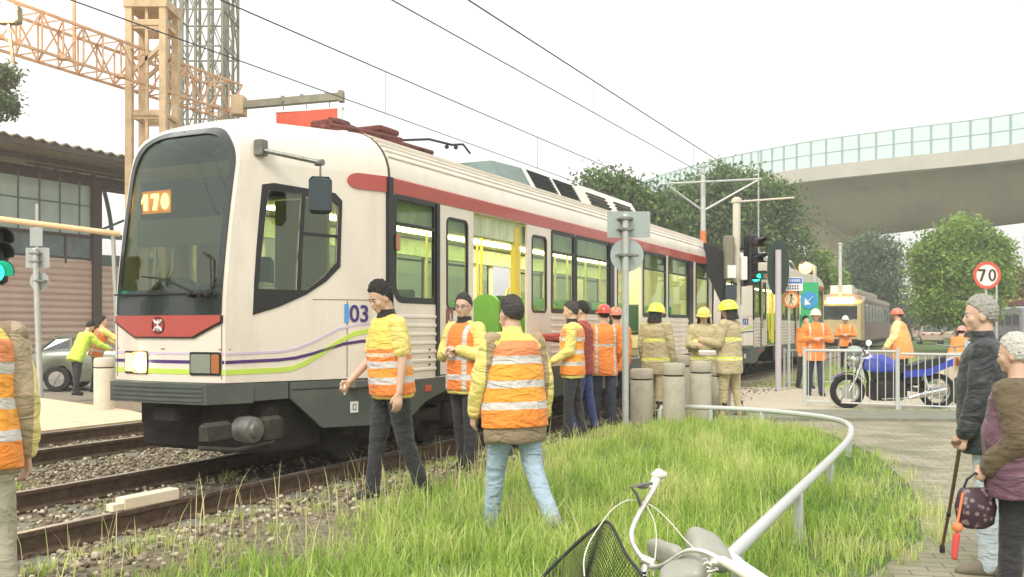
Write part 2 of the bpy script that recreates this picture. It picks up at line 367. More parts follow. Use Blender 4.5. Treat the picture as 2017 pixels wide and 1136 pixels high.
# rails and sleepers
M_rail = mat('rusty_rail', (.11, .07, .045), .7, .3, var=.35, vs=12, bump=.3, bs=60, dirt=.6, dcol=(.2,.14,.08), ds=6)
M_top = mat('polished_rail_head', (.62, .60, .55), .28, .9, var=.15, vs=20)
M_sleep = mat('sleeper_concrete', (.20, .20, .16), .9, var=.3, vs=7, bump=.5, bs=50, dirt=.6, dcol=(.09,.075,.05), ds=4)
RP = [(-.07,-.15), (.07,-.15), (.07,-.14), (.012,-.125), (.010,-.04), (.036,-.03), (.036,-.004), (.03,-.001)]
RP = [(-.07,-.172), (.07,-.172), (.07,-.158), (.013,-.135), (.011,-.045), (.036,-.034), (.036,-.005), (.030,0.0), (-.030,0.0), (-.036,-.005), (-.036,-.034), (-.011,-.045), (-.013,-.135), (-.07,-.158)]
def track(label, La, Lb, s0, s1):
    t = thing('railway_track', label, 'railway track', tr((La+Lb)/2, s0, 0), R(63.73), 'railway tracks')
    Lc = (La+Lb)/2
    for L in (La, Lb):
        mb = MB(); mb.loft([[(x, L-Lc+a, b) for a, b in RP] for x in (0, (s1-s0)*.25, s1-s0)])
        mb.mi = 1; mb.box(0, s1-s0, L-Lc-.027, L-Lc+.027, -.001, .0015); mb.build('rail', [M_rail, M_top], t)
    nb = int((min(s1, 34)-s0)/.68)
    for k in range(nb):
        mb = MB(); x = .3+k*.68; mb.loft([[(x+a*.13, y, zz) for a, zz in ((-1,-.23), (1,-.23), (.85,-.165+e), (-.85,-.165+e))] for y, e in ((-1.2,.0), (-.85,.0), (-.5,-.012), (.5,-.012), (.85,0), (1.2,0))])
        sl_ = mb.build('sleeper', M_sleep, t)
        if 3 < k < 16:
            for yy_ in (La-Lc, Lb-Lc):
                for sg in (-1, 1):
                    c = MB(); c.tube([(x-.03, yy_+sg*.09, -.165), (x-.03, yy_+sg*.11, -.13), (x+.03, yy_+sg*.11, -.13), (x+.03, yy_+sg*.075, -.15)], .009, 6); c.build('rail_clip', M_rail, sl_)
    return t
track('railway track of two rusty rails nearest the camera, under the white tram', 5.807, 7.243, 1.2, 160)
track('second railway track farther left, beside the pale crossing slab', 9.51, 10.93, 2.5, 160)

# ballast stones: nobody could count them
def rocks(name, pts, sizes, m, seed=1):
    rs = np.random.RandomState(seed)
    ico = bpy.data.meshes.new('t'); bm = bmesh.new(); bmesh.ops.create_icosphere(bm, subdivisions=1, radius=1); bm.to_mesh(ico); bm.free()
    bv = np.array([v.co[:] for v in ico.vertices]); bf = np.array([p.vertices[:] for p in ico.polygons]); bpy.data.meshes.remove(ico)
    n = len(pts); q = rs.randn(n, 3, 3); Q, _ = np.linalg.qr(q)
    sc = sizes[:, None]*rs.uniform(.55, 1.2, (n, 3)); jit = 1+rs.uniform(-.22, .22, (n, len(bv), 1))
    V = (bv[None]*jit*sc[:, None, :])@np.transpose(Q, (0, 2, 1)); V[:, :, 2] *= .8; V = V+pts[:, None, :]
    Fc = (bf[None]+(np.arange(n)*len(bv))[:, None, None]).reshape(-1, 3)
    me = bpy.data.meshes.new(name); me.vertices.add(n*len(bv)); me.vertices.foreach_set('co', V.reshape(-1).astype(np.float32))
    me.loops.add(len(Fc)*3); me.loops.foreach_set('vertex_index', Fc.reshape(-1).astype(np.int32)); me.polygons.add(len(Fc))
    me.polygons.foreach_set('loop_start', (np.arange(len(Fc))*3).astype(np.int32)); me.update(calc_edges=True)
    a = me.attributes.new('tone', 'FLOAT', 'POINT'); a.data.foreach_set('value', np.repeat(rs.rand(n), len(bv)).astype(np.float32))
    me.materials.append(m); o = bpy.data.objects.new(name, me); COL.objects.link(o); return o
def tone_mat(name, cs, rough=.85, trans=0):
    m = bpy.data.materials.new(name); m.use_nodes = True; n = m.node_tree; b = n.nodes['Principled BSDF']; b.inputs['Roughness'].default_value = rough
    at = n.nodes.new('ShaderNodeAttribute'); at.attribute_name = 'tone'; r = n.nodes.new('ShaderNodeValToRGB'); el = r.color_ramp.elements
    while len(el) < len(cs): el.new(.5)
    for e, (p, c) in zip(el, cs): e.position = p; e.color = (*c, 1)
    n.links.new(at.outputs['Fac'], r.inputs[0]); n.links.new(r.outputs[0], b.inputs['Base Color'])
    if trans:
        o = n.nodes['Material Output']; t = n.nodes.new('ShaderNodeBsdfTranslucent'); x = n.nodes.new('ShaderNodeMixShader'); x.inputs[0].default_value = trans
        n.links.new(r.outputs[0], t.inputs[0]); n.links.new(b.outputs[0], x.inputs[1]); n.links.new(t.outputs[0], x.inputs[2]); n.links.new(x.outputs[0], o.inputs[0])
    return m
rs = np.random.RandomState(3)
N = 41000
s_ = 2.2+(rs.rand(N)**1.5)*22; l_ = rs.uniform(3.9, 11.3, N); pr = np.where(l_ < 4.9, .06+(l_-3.9)*.62, 1); k = rs.rand(N) < pr
k &= ~((np.abs(l_-5.807) < .06) | (np.abs(l_-7.243) < .06) | (np.abs(l_-9.51) < .06) | (np.abs(l_-10.93) < .06))
k &= ~((np.mod(s_-1.5, .68) < .17) & (rs.rand(N) < .75) & (l_ > 5.3) & (l_ < 7.7))
s_, l_ = s_[k], l_[k]; px_ = -.8967*l_+.4426*s_; py_ = .4426*l_+.8967*s_
sz = rs.uniform(.012, .030, len(px_)); zz_ = ground_z(px_, py_)+rs.uniform(-.005, .025, len(px_))
M_bal = tone_mat('ballast_stone', [(0, (.08, .06, .035)), (.35, (.20, .165, .105)), (.7, (.36, .31, .21)), (1, (.58, .52, .40))])
tag(rocks('ballast', np.stack([px_, py_, zz_], -1), sz, M_bal), 'loose grey-brown ballast stones between and beside the rails', 'ballast', kind='stuff')
# ================================================================ the tram
M_cream = mat('cream_body_paint', (.80, .72, .61), .30, var=.05, vs=1.2, dirt=.42, dcol=(.50,.42,.31), ds=3.2, coat=.35, stretch=(1,1,.22))
M_red = mat('tram_red_paint', (.46, .075, .055), .35, var=.08, vs=3, coat=.3, dirt=.25, dcol=(.3,.1,.08), ds=3)
M_skirt = mat('grey_skirt', (.085, .10, .085), .5, var=.12, vs=3, dirt=.5, dcol=(.15,.14,.11), ds=3, bump=.08)
M_blk = mat('black_trim', (.012, .012, .012), .35, var=.2, vs=8)
M_under = mat('underframe_grime_shade', (.022, .019, .016), .85, var=.4, vs=6, bump=.5, dirt=.5, dcol=(.06,.045,.03), ds=5)
M_steel = mat('worn_steel', (.22, .22, .20), .5, .6, var=.3, vs=9, dirt=.6, dcol=(.12,.09,.06), ds=7)
M_white = mat('white_gloss', (.78, .77, .73), .4, var=.05, dirt=.2, dcol=(.5,.46,.38), ds=5)
M_glassT = glass('tram_glass', (.72, .78, .64), .05)
M_glassC = glass('cab_glass', (.66, .70, .60), .065)
M_in = mat('interior_cream', (.66, .64, .44), .5, var=.06)
M_seat = mat('green_seat', (.17, .40, .09), .5, var=.1)
M_seatd = mat('dark_green_seat', (.05, .12, .08), .5, var=.1)
M_pole = mat('yellow_handrail', (.75, .58, .04), .3, var=.03, coat=.4)
M_lightstrip = emis('interior_light', (1.0, .98, .55), 11.0)
M_pur = mat('purple_line', (.075, .03, .16), .35, var=.05); M_grn = mat('lime_line', (.55, .72, .10), .35, var=.05); M_lav = mat('lavender_line', (.62, .53, .68), .35, var=.05)
M_panto = mat('pantograph_red', (.16, .045, .035), .6, .2, var=.3, vs=14, bump=.3)
W = 1.325; S0, L0 = 6.39, 6.7
def lx(px): return s_at(px, L0-W)-S0
def lz(px, py): return z_at(px, py, L0-W)
def T3(px, py, yl):       # pixel -> tram-local point on the lengthwise plane at local y
    s = s_at(px, L0+yl); return Vector((s-S0, yl, z_at(px, py, L0+yl)))
def fy(px, x=0):
    q = (px-CX)/F; return (S0+x)*(.4426-.8967*q)/(.8967+.4426*q)-L0
ZS, ZR = 2.92, 3.42
HF, CL = .69, 1.65
def lean(z): 
    return .20*(max(0, z-1.5)/1.5)**1.4+.42*(max(0, z-3.05)/.4)**2.6
def wt(t): return HF+(W-HF)*t
def cside(t, z, off=0):
    v = Vector((t*CL+(1-t)*lean(z), -wt(t), z)); return v+Vector((-.36, -.93, 0))*off
def cfront(y, z, off=0):
    return Vector((lean(z)-.07*(1-(y/HF)**2)*(1 if z < 3.1 else max(0, (3.45-z)/.35)), y, z))+Vector((-1, 0, .1))*off
def arc(w, n=8):
    r = .5; pts = []
    for k in range(n+1):
        a = PI/2*k/n; pts.append((-(w-r*(1-math.cos(a))), ZS+(ZR-ZS)*math.sin(a)))
    for k in range(1, 4): pts.append((-(w-r)+(w-r)*k/4*1.0, ZR+.03*k/4))
    pts.append((0, ZR+.035)); return pts+[(-y, z) for y, z in reversed(pts[:-1])]
def ribbon(mb, f, pts, wd, off=.004):
    """thin raised stripe on surface f along (a,z) pts"""
    n = len(pts); vs = []
    for i, (a, z) in enumerate(pts):
        h = (wd[i] if isinstance(wd, list) else wd)/2
        vs += [f(a, z-h, off), f(a, z+h, off), f(a, z+h, -.002), f(a, z-h, -.002)]
    mb.loft([vs[4*i:4*i+4] for i in range(n)])
def make_tram():
    t = thing('tram', '', 'tram', tr(L0, S0, 0), R(63.73))
    # --- front and cab shell
    Fp = [(-HF, .89), (HF, .89)]+[(-y, z) for y, z in arc(HF)]
    ws = rrect(-.60, .60, 1.73, 3.20, [.05, .05, .36, .36], 7)
    mb = MB(); plate(mb, Fp, [rrect(-.62, .62, 1.71, 3.22, [.05, .05, .37, .37], 7)], cfront, .03, lambda a, b: Vector((1, 0, 0)), .12)
    cw = [(.15, 1.50), (.15, 2.71), (.22, 2.735), (.62, 2.70), (.67, 2.63), (.67, 1.98), (.58, 1.83), (.46, 1.70), (.30, 1.58)]
    cwg = [(.175, 1.74), (.19, 2.66), (.40, 2.665), (.40, 1.74)]; cwg2 = [(.425, 1.74), (.425, 2.645), (.60, 2.63), (.645, 2.58), (.645, 2.02), (.56, 1.87), (.46, 1.74)]
    for sg in (-1, 1):
        f = (lambda a, b, off=0: cside(a, b, off)) if sg < 0 else (lambda a, b, off=0: Vector((cside(a, b, off).x, -cside(a, b, off).y, b)))
        plate(mb, [(0, .89), (1, .88), (1, ZS), (0, ZS)], [cwg, cwg2], f, .03, lambda a, b, sg=sg: Vector((.36, -sg*.93, 0)), .2)
    rings = []
    for k in range(9):
        u = k/8; w = wt(u); rings.append([(u*CL+(1-u)*lean(z), y, z) for y, z in arc(w)])
    mb.loft(rings, cap=False)
    mb.build('cab_shell', M_cream, t, smooth=True)
    # windscreen mask, glass
    mb = MB(); plate(mb, rrect(-.655, .655, 1.50, 3.27, [.02, .02, .40, .40], 8), [ws], lambda a, b: cfront(a, b, .016), .02, lambda a, b: Vector((1,0,0)), .12)
    mb.build('windscreen_frame', mat('windscreen_edge', (.018, .026, .022), .2, var=.2, coat=.5), t, smooth=True)
    mb = MB(); plate(mb, ws, [], lambda a, b: cfront(a, b, .0), .006, lambda a, b: Vector((1,0,0)), .12); ws_o = mb.build('windscreen', M_glassC, t, smooth=True)
    mb = MB(); mb.tube([cfront(-.35, 1.71, .02), cfront(.05, 1.84, .03), cfront(.27, 1.86, .03)], .009, 6); mb.tube([cfront(-.56, 1.69, .02), cfront(-.53, 2.0, .03), cfront(-.45, 2.06, .03)], .009, 6)
    mb.box(-.10, -.06, -.6, .6, 1.685, 1.70)
    for y in (-.35, -.48, -.56): mb.box(-.115, -.05, y-.02, y+.02, 1.66, 1.70, .008)
    mb.build('wiper', M_blk, ws_o)
    # red badge panel with dark edge and emblem
    P = [(-.655, 1.495), (.655, 1.495), (.655, 1.44), (.36, 1.30), (-.36, 1.30), (-.655, 1.44)]
    mb = MB(); plate(mb, [(a*1.02, b-.012 if b < 1.49 else b) for a, b in P], [], lambda a, b: cfront(a, b, .018), .02, lambda a, b: Vector((1,0,0)), .06); mb.build('badge_surround', M_blk, t)
    mb = MB(); plate(mb, P, [], lambda a, b: cfront(a, b, .024), .02, lambda a, b: Vector((1,0,0)), .06); rp_ = mb.build('badge_panel', M_red, t)
    mb = MB(); cy, cz = .03, 1.405; n = 28
    mb.loft([[cfront(cy+r*math.cos(2*PI*i/n), cz+r*math.sin(2*PI*i/n), o_) for i in range(n)] for r, o_ in ((.078, .020), (.078, .032), (.066, .032), (.066, .020))], cap=False)
    mb.mi = 1
    for sg in (-1, 1):
        mb.tube([cfront(cy+.045*math.cos(a), cz+sg*(.052-.034*math.sin(a)), .032) for a in [PI*k/8 for k in range(9)]], .011, 6)
    mb.tube([cfront(cy, cz-.05, .030), cfront(cy, cz+.05, .030)], .010, 6)
    mb.build('emblem', [mat('emblem_ring', (.10, .02, .02), .4), M_white], rp_)
    # seam and coloured lines
    mb = MB(); ribbon(mb, cfront, [(-.65, 1.19), (0, 1.19), (.65, 1.19)], .012, .002); ribbon(mb, cside, [(.02, 1.19), (.03, 1.19)], .01, .002)
    mb.build('panel_seam', mat('seam_brown', (.25, .17, .11), .7), t)
    for a in (-.655, .655): mb = MB(); mb.tube([cfront(a, .92, .001), cfront(a, 1.42, .001)], .005, 4); mb.build('panel_seam', mat('seam_brown', (.25, .17, .11), .7), t)
    mb = MB()
    ribbon(mb, cside, [(.50, 1.655), (.75, 1.66), (1, 1.66)], .008, .002)
    mb.build('panel_seam', mat('seam_brown', (.25, .17, .11), .7), t); mb = MB()
    for u_ in (.72,): ribbon(mb, lambda a, z, off: cside(z, a, off), [(a_, u_) for a_ in (.90, 1.3, 1.65)], .006, .0015)
    mb.build('panel_seam', mat('seam_brown', (.25, .17, .11), .7), t)
    def band(nm, m, fr, sd, wd):
        mb = MB(); ribbon(mb, cfront, [(y, fr) for y in (.68, .4, .2, 0, -.2, -.4, -.68)], wd); ribbon(mb, cside, sd, wd); mb.build(nm, m, t)
    band('purple_stripe', M_pur, 1.075, [(0, 1.075), (.3, 1.085), (.40, 1.10), (.50, 1.135), (.60, 1.18), (.70, 1.225), (.82, 1.25), (1, 1.255)], .030)
    band('lime_stripe', M_grn, .985, [(0, .985), (.3, .99), (.38, 1.0), (.46, 1.05), (.56, 1.14), (.66, 1.24), (.76, 1.32), (.88, 1.36), (1, 1.37)], .048)
    band('lavender_stripe', M_lav, 1.15, [(0, 1.15), (.30, 1.16), (.40, 1.185), (.52, 1.26), (.66, 1.37), (.80, 1.42), (1, 1.43)], .022)
    # head lamps
    for a0, a1, lit in ((fy(253), fy(303), 1), (fy(384), fy(437), 0)):
        y0, y1 = sorted((a0, a1)); mb = MB(); mb.prism(rrect(y0, y1, .955, 1.165, .015, 3), lambda a, b: cfront(a, b, .012), lambda a, b: cfront(a, b, -.05)); h = mb.build('headlamp', M_blk, t)
        mb = MB(); c0 = y0+.08
        if lit: mb.prism([(y0+.095+.082*math.cos(q), 1.06+.086*math.sin(q)) for q in [2*PI*i/26 for i in range(26)]], lambda a, b: cfront(a, b, .030), lambda a, b: cfront(a, b, .0)); mb.build('lens', emis('headlamp_on', (1, .95, .80), 25), h); mb = MB(); mb.prism(rrect(y0+.008, y0+.205, .963, 1.157, .02, 3), lambda a, b: cfront(a, b, .020), lambda a, b: cfront(a, b, .0)); mb.build('reflector', emis('reflector_glow', (1, .50, .16), .62), h)
        else: mb.prism(rrect(y0+.10, y1-.015, .975, 1.145, .01, 3), lambda a, b: cfront(a, b, .016), lambda a, b: cfront(a, b, .0)); mb.build('lens', mat('lamp_glass', (.25, .28, .22), .15, coat=1), h)
        mb = MB()
        if lit: mb.prism(rrect(y0+.21, y1-.012, .975, 1.145, .01, 3), lambda a, b: cfront(a, b, .016), lambda a, b: cfront(a, b, .0)); mb.build('indicator', emis('indicator_glow', (1, .62, .22), 1.3), h)
        else: mb.prism(rrect(y0+.012, y0+.09, .975, 1.145, .01, 3), lambda a, b: cfront(a, b, .016), lambda a, b: cfront(a, b, .0)); mb.build('indicator', mat('indicator_orange', (.42, .14, .04), .3, coat=1), h)
    # bumper and front apron
    mb = MB()
    Bp = [(-.02, -.66), (-.14, -.60), (-.17, 0), (-.14, .60), (-.02, .66), (.24, .80), (.24, -.80)]
    mb.prism([(x, y) for x, y in Bp], lambda a, b: Vector((a, b, .70)), lambda a, b: Vector((a, b, .885)))
    for k in range(4): mb.prism([(x*1.0-.006*(x < .1), y*.93) for x, y in Bp[:5]]+[(.1, .6), (.1, -.6)], lambda a, b, k=k: Vector((a-.006, b, .725+k*.04)), lambda a, b, k=k: Vector((a-.006, b, .742+k*.04)))
    mb.build('bumper', M_skirt, t)
    for sg in (-1, 1):
        f = (lambda a, b, off=0: cside(a, b, off)) if sg < 0 else (lambda a, b, off=0: Vector((cside(a, b, off).x, -cside(a, b, off).y, b)))
        mb = MB(); plate(mb, [(.15, .715), (.355, .72), (.355, .878), (.15, .878)], [], lambda a, b: f(a, b, .0), .04, lambda a, b, sg=sg: Vector((.3, -sg*.9, 0)), .5)
        mb.build('corner_valance', M_skirt, t)
        sk = [(.365, .875), (.365, .72), (.56, .42), (1, .40), (1, .875)]
        mb = MB(); plate(mb, sk, [], lambda a, b: f(a, b, .01), .04, lambda a, b, sg=sg: Vector((.3, -sg*.9, 0)), .5)
        x2, x3, x4, x5 = lx(799), lx(838), lx(870), lx(900)
        yb = sg*(W+.005)
        plate(mb, [(CL, .40), (x2-.15, .40), (x2+.15, .46), (x3, .58), (x4, .66), (x5, .70), (x5+.25, .83), (CL, .83)], [], lambda a, b: Vector((a, yb, b)), .04, lambda a, b, sg=sg: Vector((0, -sg, 0)), .5)
        mb.build('skirt', M_skirt, t)
        mb = MB(); ribbon(mb, f, [(.37, .80), (1, .80)], .010, .013); mb.build('skirt_seam', M_blk, t)
    mb = MB(); M1 = frameM(cside(.76, .60, .02), cside(1, .6)-cside(.6, .6), (0, 0, 1)); mb.X = M1; mb.box(-.045, .045, -.055, .055, -.004, .004); mb.mi = 1; mb.box(-.02, .02, -.03, .03, .004, .006); mb.mi = 0; mb.box(-.012, .012, -.022, .022, .006, .0075)
    mb.build('maker_plate', [M_white, M_blk], t)
    mb = MB(); mb.box(x3-.02, x3+.10, -W-.02, -W-.004, .685, .755, .003); mb.build('warning_label', mat('label_red', (.6, .1, .06), .5), t)
    # --- main body sides, stripe, roof
    X1 = lx(1402); X2 = X1+CL+.25
    wz0, wz1 = lz(785, 590), 2.745
    winN = [(lx(771)+.06, lx(857), wz0, 'a'), (lx(1087), lx(1131), 1.62, 'b'), (lx(1135), lx(1199), 1.62, 'b'), (lx(1267), lx(1311), 1.60, 'b'), (lx(1317), lx(1355), 1.60, 'b'), (lx(1371), lx(1395), 1.60, 'b')]
    dN = [(lx(864), lx(1083)), (lx(1209), lx(1263))]
    for sg in (-1, 1):
        y = sg*W; hs_ = [rrect(a, b, z, wz1, [.14 if k == 'a' else .03, .03, .03, .05]) for a, b, z, k in winN]+[[(a, .84), (b, .84), (b, 2.76), (a, 2.76)] for a, b in dN]
        mb = MB(); plate(mb, [(CL, .83), (X1, .83), (X1, 2.77), (CL, 2.77)], hs_, lambda a, b: Vector((a, y, b)), .05, lambda a, b, sg=sg: Vector((0, -sg, 0)), 1.5)
        mb.build('body_side', M_cream, t)
        mb = MB()      # pressed ribs below the windows
        for a, b in ((CL+.15, dN[0][0]-.03), (dN[0][1]+.03, dN[1][0]-.03), (dN[1][1]+.03, X1-.03)):
            mb = MB()
            for z in np.arange(.93, wz0-.12, .095): mb.loft([[(x, y*1.001+sg*o_, zz) for o_, zz in ((0, z-.022), (.012, z-.010), (.012, z+.010), (0, z+.022))] for x in (a, b)])
            mb.build('side_ribbing', M_cream, t)
        mb = MB()
        mb.loft([[(x, y*1.0, 2.77), (x, y+sg*.014, 2.77), (x, y+sg*.014, ZS-.005), (x, y-sg*.01, ZS+.02)] for x in (CL+.03, X1)])
        f = (lambda a, b, off=0: cside(a, b, off)) if sg < 0 else (lambda a, b, off=0: Vector((cside(a, b, off).x, -cside(a, b, off).y, b)))
        mb.prism(rrect(.70, .992, 2.765, 2.925, [.08, .0, .0, .08], 6), lambda a, b: f(a, b, .012), lambda a, b: f(a, b, -.004))
        mb.build('red_stripe', M_red, t)
        # windows: frame, glass, transom
        for a, b, z, k in winN:
            mb = MB(); plate(mb, rrect(a-.035, b+.035, z-.035, wz1+.02, [.17 if k == 'a' else .05, .05, .05, .05]), [rrect(a+.03, b-.03, z+.03, wz1-.03, [.12 if k == 'a' else .03, .03, .03, .03])], lambda p, q: Vector((p, y+sg*.006, q)), .03, lambda p, q, sg=sg: Vector((0, -sg, 0)), 2)
            zt = z+(wz1-z)*.72; mb.box(a+.03, b-.03, y-.015, y+.008, zt, zt+.035); fr = mb.build('side_window', M_blk, t)
            mb = MB(); mb.box(a+.02, b-.02, y-sg*.012-.003, y-sg*.012+.003, z+.02, wz1-.02); mb.build('pane', M_glassT, fr)
        for p_ in ((CL-.03, CL+.05, y-.03, y+.03, wz0-.1, ZS), (lx(1200), lx(1208), y-.02, y+.018, .85, 2.76), (lx(1356), lx(1364), y-.02, y+.018, .85, 2.76), (lx(858), lx(864), y-.02, y+.02, .84, 2.76)): mb = MB(); mb.box(*p_); mb.build('dark_pillar', M_blk, t)
        # doors
        def leaf(a, b, dy=.012):
            mb = MB(); r = .06; g0, g1 = a+(b-a)*.20, b-(b-a)*.20
            plate(mb, [(a, .86), (b, .86), (b, 2.755), (a, 2.755)], [rrect(g0, g1, 1.60, 2.62, r)], lambda p, q: Vector((p, y+sg*dy, q)), .035, lambda p, q, sg=sg: Vector((0, -sg, 0)), 2)
            o = mb.build('door_leaf', M_cream, t)
            mb = MB(); plate(mb, rrect(g0-.02, g1+.02, 1.58, 2.64, r+.02), [rrect(g0+.012, g1-.012, 1.612, 2.608, r-.01)], lambda p, q: Vector((p, y+sg*(dy+.006), q)), .02, lambda p, q, sg=sg: Vector((0, -sg, 0)), 2); mb.build('gasket', M_blk, o)
            mb = MB(); mb.box(g0, g1, y+sg*(dy-.014)-.003, y+sg*(dy-.014)+.003, 1.60, 2.62); mb.build('pane', M_glassT, o); return o
        la = leaf(lx(865), lx(931)); leaf(lx(1037), lx(1083))
        a0 = dN[1][0]; leaf(a0, a0+(dN[1][1]-a0)*.5)
        if sg > 0: leaf(lx(931), lx(1037), .005)
        if sg < 0:
            cx_ = lx(883); mb = MB(); mb.box(cx_-.075, cx_+.075, y-.022, y-.010, 1.36, 1.60, .003); mb.mi = 1
            mb.lathe([(.018, 0), (.018, .004)], (cx_, y-.022, 1.56), 12, 'y'); mb.bar((cx_, y-.024, 1.545), (cx_+.005, y-.024, 1.47), .02, .006); mb.bar((cx_, y-.024, 1.475), (cx_+.04, y-.024, 1.47), .014, .006); mb.bar((cx_+.04, y-.024, 1.475), (cx_+.055, y-.024, 1.425), .014, .006)
            mb.tube([(cx_+.035*math.cos(a), y-.024, 1.43+.035*math.sin(a)) for a in [R(100+k*20) for k in range(14)]], .006, 5); mb.build('wheelchair_sign', [mat('sign_brown', (.22, .09, .07), .5), M_white], la)
            mb = MB()
            for z in (.98, 1.06, 1.14): mb.lathe([(.012, 0), (.012, .015)], (lx(845), y-.016, z), 10, 'y')
            mb.build('door_button', M_seatd, t)
            mb = MB(); mb.box(lx(776), lx(783), y-.04, y-.01, 2.18, 2.35, .008); mb.build('side_indicator', mat('indicator_orange', (.42, .14, .04)), t)
    rings = [[(x, y, z) for y, z in arc(W)] for x in [CL+.03]+[CL+k for k in range(1, 12)]+[X1]]
    mb = MB(); mb.loft(rings, cap=False); mb.build('roof', M_cream, t, smooth=True)
    mb = MB(); A = arc(W, 10)
    for (y, z) in (A[3:11:1]): mb.box(CL+.06, X1, y-.012, y+.012, z-.006, z+.010)
    mb.build('roof_ribs', M_cream, t)
    # joint between cab and body
    mb = MB(); mb.loft([[(x, y*sc, z*1.0+(sc-1)*2) for y, z in [(-W, .85)]+arc(W)+[(W, .85)]] for x, sc in ((CL-.005, .995), (CL-.005, 1.003), (CL+.03, 1.003), (CL+.03, .995))], cap=False); mb.build('body_joint', mat('joint_rubber', (.10, .09, .06), .8), t)
    # rear cab (mirrored taper)
    mb = MB(); rr_ = []
    prof = [(y, z) for y, z in arc(1)]
    for k in range(9):
        u = k/8; w = W-(W-HF)*u; rr_.append([(X1+u*(CL+.25)-u*lean(z)*1.3, y, z) for y, z in [(-w, .89), (-w, 1.5), (-w, 2.1)]+arc(w)+[(w, 2.1), (w, 1.5), (w, .89)]])
    mb.loft(rr_); mb.build('rear_cab', M_cream, t, smooth=True)
    for sg in (-1, 1):
        mb = MB(); q = [(.12, 1.72), (.12, 2.72), (.80, 2.70), (.80, 1.72)]
        mb.prism(q, lambda a, b: Vector((X1+a*(CL+.25)-a*lean(b)*1.3, sg*(W-(W-HF)*a+.008), b)), lambda a, b: Vector((X1+a*(CL+.25)-a*lean(b)*1.3, sg*(W-(W-HF)*a-.02), b))); mb.build('rear_cab_window', mat('dark_window', (.02, .03, .025), .08, coat=1), t)
        mb = MB(); mb.prism([(0, 2.77), (.9, 2.80), (.97, 2.86), (.9, 2.92), (0, 2.92)], lambda a, b: Vector((X1+a*(CL+.25)-a*lean(b)*1.3, sg*(W-(W-HF)*a+.012), b)), lambda a, b: Vector((X1+a*(CL+.25)-a*lean(b)*1.3, sg*(W-(W-HF)*a-.01), b))); mb.build('red_stripe', M_red, t)
    # --- cab side windows, black fields
    for sg in (-1, 1):
        f = (lambda a, b, off=0: cside(a, b, off)) if sg < 0 else (lambda a, b, off=0: Vector((cside(a, b, off).x, -cside(a, b, off).y, b)))
        mb = MB(); plate(mb, cw, [cwg, cwg2], lambda a, b: f(a, b, .007), .012, lambda a, b, sg=sg: Vector((.36, -sg*.93, 0)), .3)
        ribbon(mb, f, [(.425, 2.28), (.645, 2.275)], .03, .010); fr = mb.build('cab_side_window', M_blk, t)
        mb = MB(); plate(mb, cwg, [], lambda a, b: f(a, b, -.005), .005, lambda a, b, sg=sg: Vector((.36, -sg*.93, 0)), .4); plate(mb, cwg2, [], lambda a, b: f(a, b, -.005), .005, lambda a, b, sg=sg: Vector((.36, -sg*.93, 0)), .4); mb.build('pane', M_glassC, fr)
    # --- fleet number
    xa = cside(1, 1.5)-cside(.6, 1.5)
    text_obj('fleet_number', '03', .235, mat('number_blue', (.06, .035, .20), .4), t, frameM(cside(.80, 1.515, .006), xa, (0,0,1)), .004, .004)
    text_obj('fleet_number', '1', .235, mat('number_blue_reflection', (.07, .35, .75), .4), t, frameM(cside(.715, 1.515, .006), xa, (0,0,1)), .004, .012)  # light blue of this digit paints in a bluish reflection
    # --- destination display and cab interior
    Mx = frameM((lean(2.6)+.10, .42, 2.60), (0, -1, 0), (0, 0, 1))
    mb = MB(); mb.box(lean(2.6)+.115, lean(2.6)+.16, -.58, .62, 2.42, 2.80); mb.build('display_box', M_blk, t)
    mb = MB(); mb.box(lean(2.6)+.105, lean(2.6)+.114, .22, .60, 2.49, 2.71, .003); mb.build('display_glow_panel', emis('amber_glow_panel', (.75, .24, .015), .75), t)  # lit sheet added behind the digits to give their amber glow
    digits('route_number', '170', .215, emis('amber_digits', (1, .70, .20), 5), t, Mx, .006, .19)
    mb = MB(); mb.box(lean(2.4)+.08, lean(2.4)+.10, -.60, .60, 2.16, 2.42); mb.build('sun_blind', mat('blind_grey', (.16, .18, .13), .8), t)
    mb = MB(); mb.box(.10, .55, -.62, .62, 1.3, 1.70, .03); mb.ell((.28, .2, 1.72), (.14, .30, .16)); mb.box(.25, .4, -.42, -.1, 1.65, 1.82, .02); mb.lathe([(.17, 0), (.18, .01), (.17, .02)], (.55, -.2, 1.78), 20, 'x', False); mb.build('driver_desk', mat('desk_dark', (.04, .04, .035), .5), t)
    mb = MB(); mb.box(.95, 1.10, -.35, .15, 1.5, 2.1, .05); mb.box(.70, 1.05, -.35, .15, 1.35, 1.48, .04); mb.build('driver_seat', M_seatd, t)
    mb = MB(); mb.X = Matrix.Translation((.45, -.68, 1.72)) @ Matrix.Rotation(.3, 4, 'Z'); mb.box(-.12, .2, -.10, .08, 0, .05, .01); mb.box(-.05, .16, -.08, .05, .05, .09, .01); mb.build('papers', M_white, t)
    mb = MB(); mb.box(.05, X2-.1, -HF*.9, HF*.9, .80, .86); mb.box(CL-.5, X1+.4, -W+.05, W-.05, .80, .862); mb.build('floor', mat('floor_grey', (.14, .14, .12), .8), t)
    mb = MB(); mb.box(CL+.02, X1+.2, -W+.06, W-.06, 2.78, 2.82); mb.build('ceiling', M_in, t)
    mb = MB()
    for y in (-.55, .55): mb.box(CL+.4, X1-.2, y-.09, y+.09, 2.745, 2.775)
    mb.build('ceiling_light', M_lightstrip, t)
    mb = MB(); mb.box(CL-.06, CL-.02, -.6, .1, .86, 2.75); mb.box(CL-.06, CL-.02, .55, W-.1, .86, 2.75); mb.box(CL-.06, CL-.02, -W+.08, -.6, .86, 1.75); mb.box(CL-.065, CL-.015, -.3, -.22, .86, 2.75); mb.build('cab_bulkhead', M_in, t)
    mb = MB()
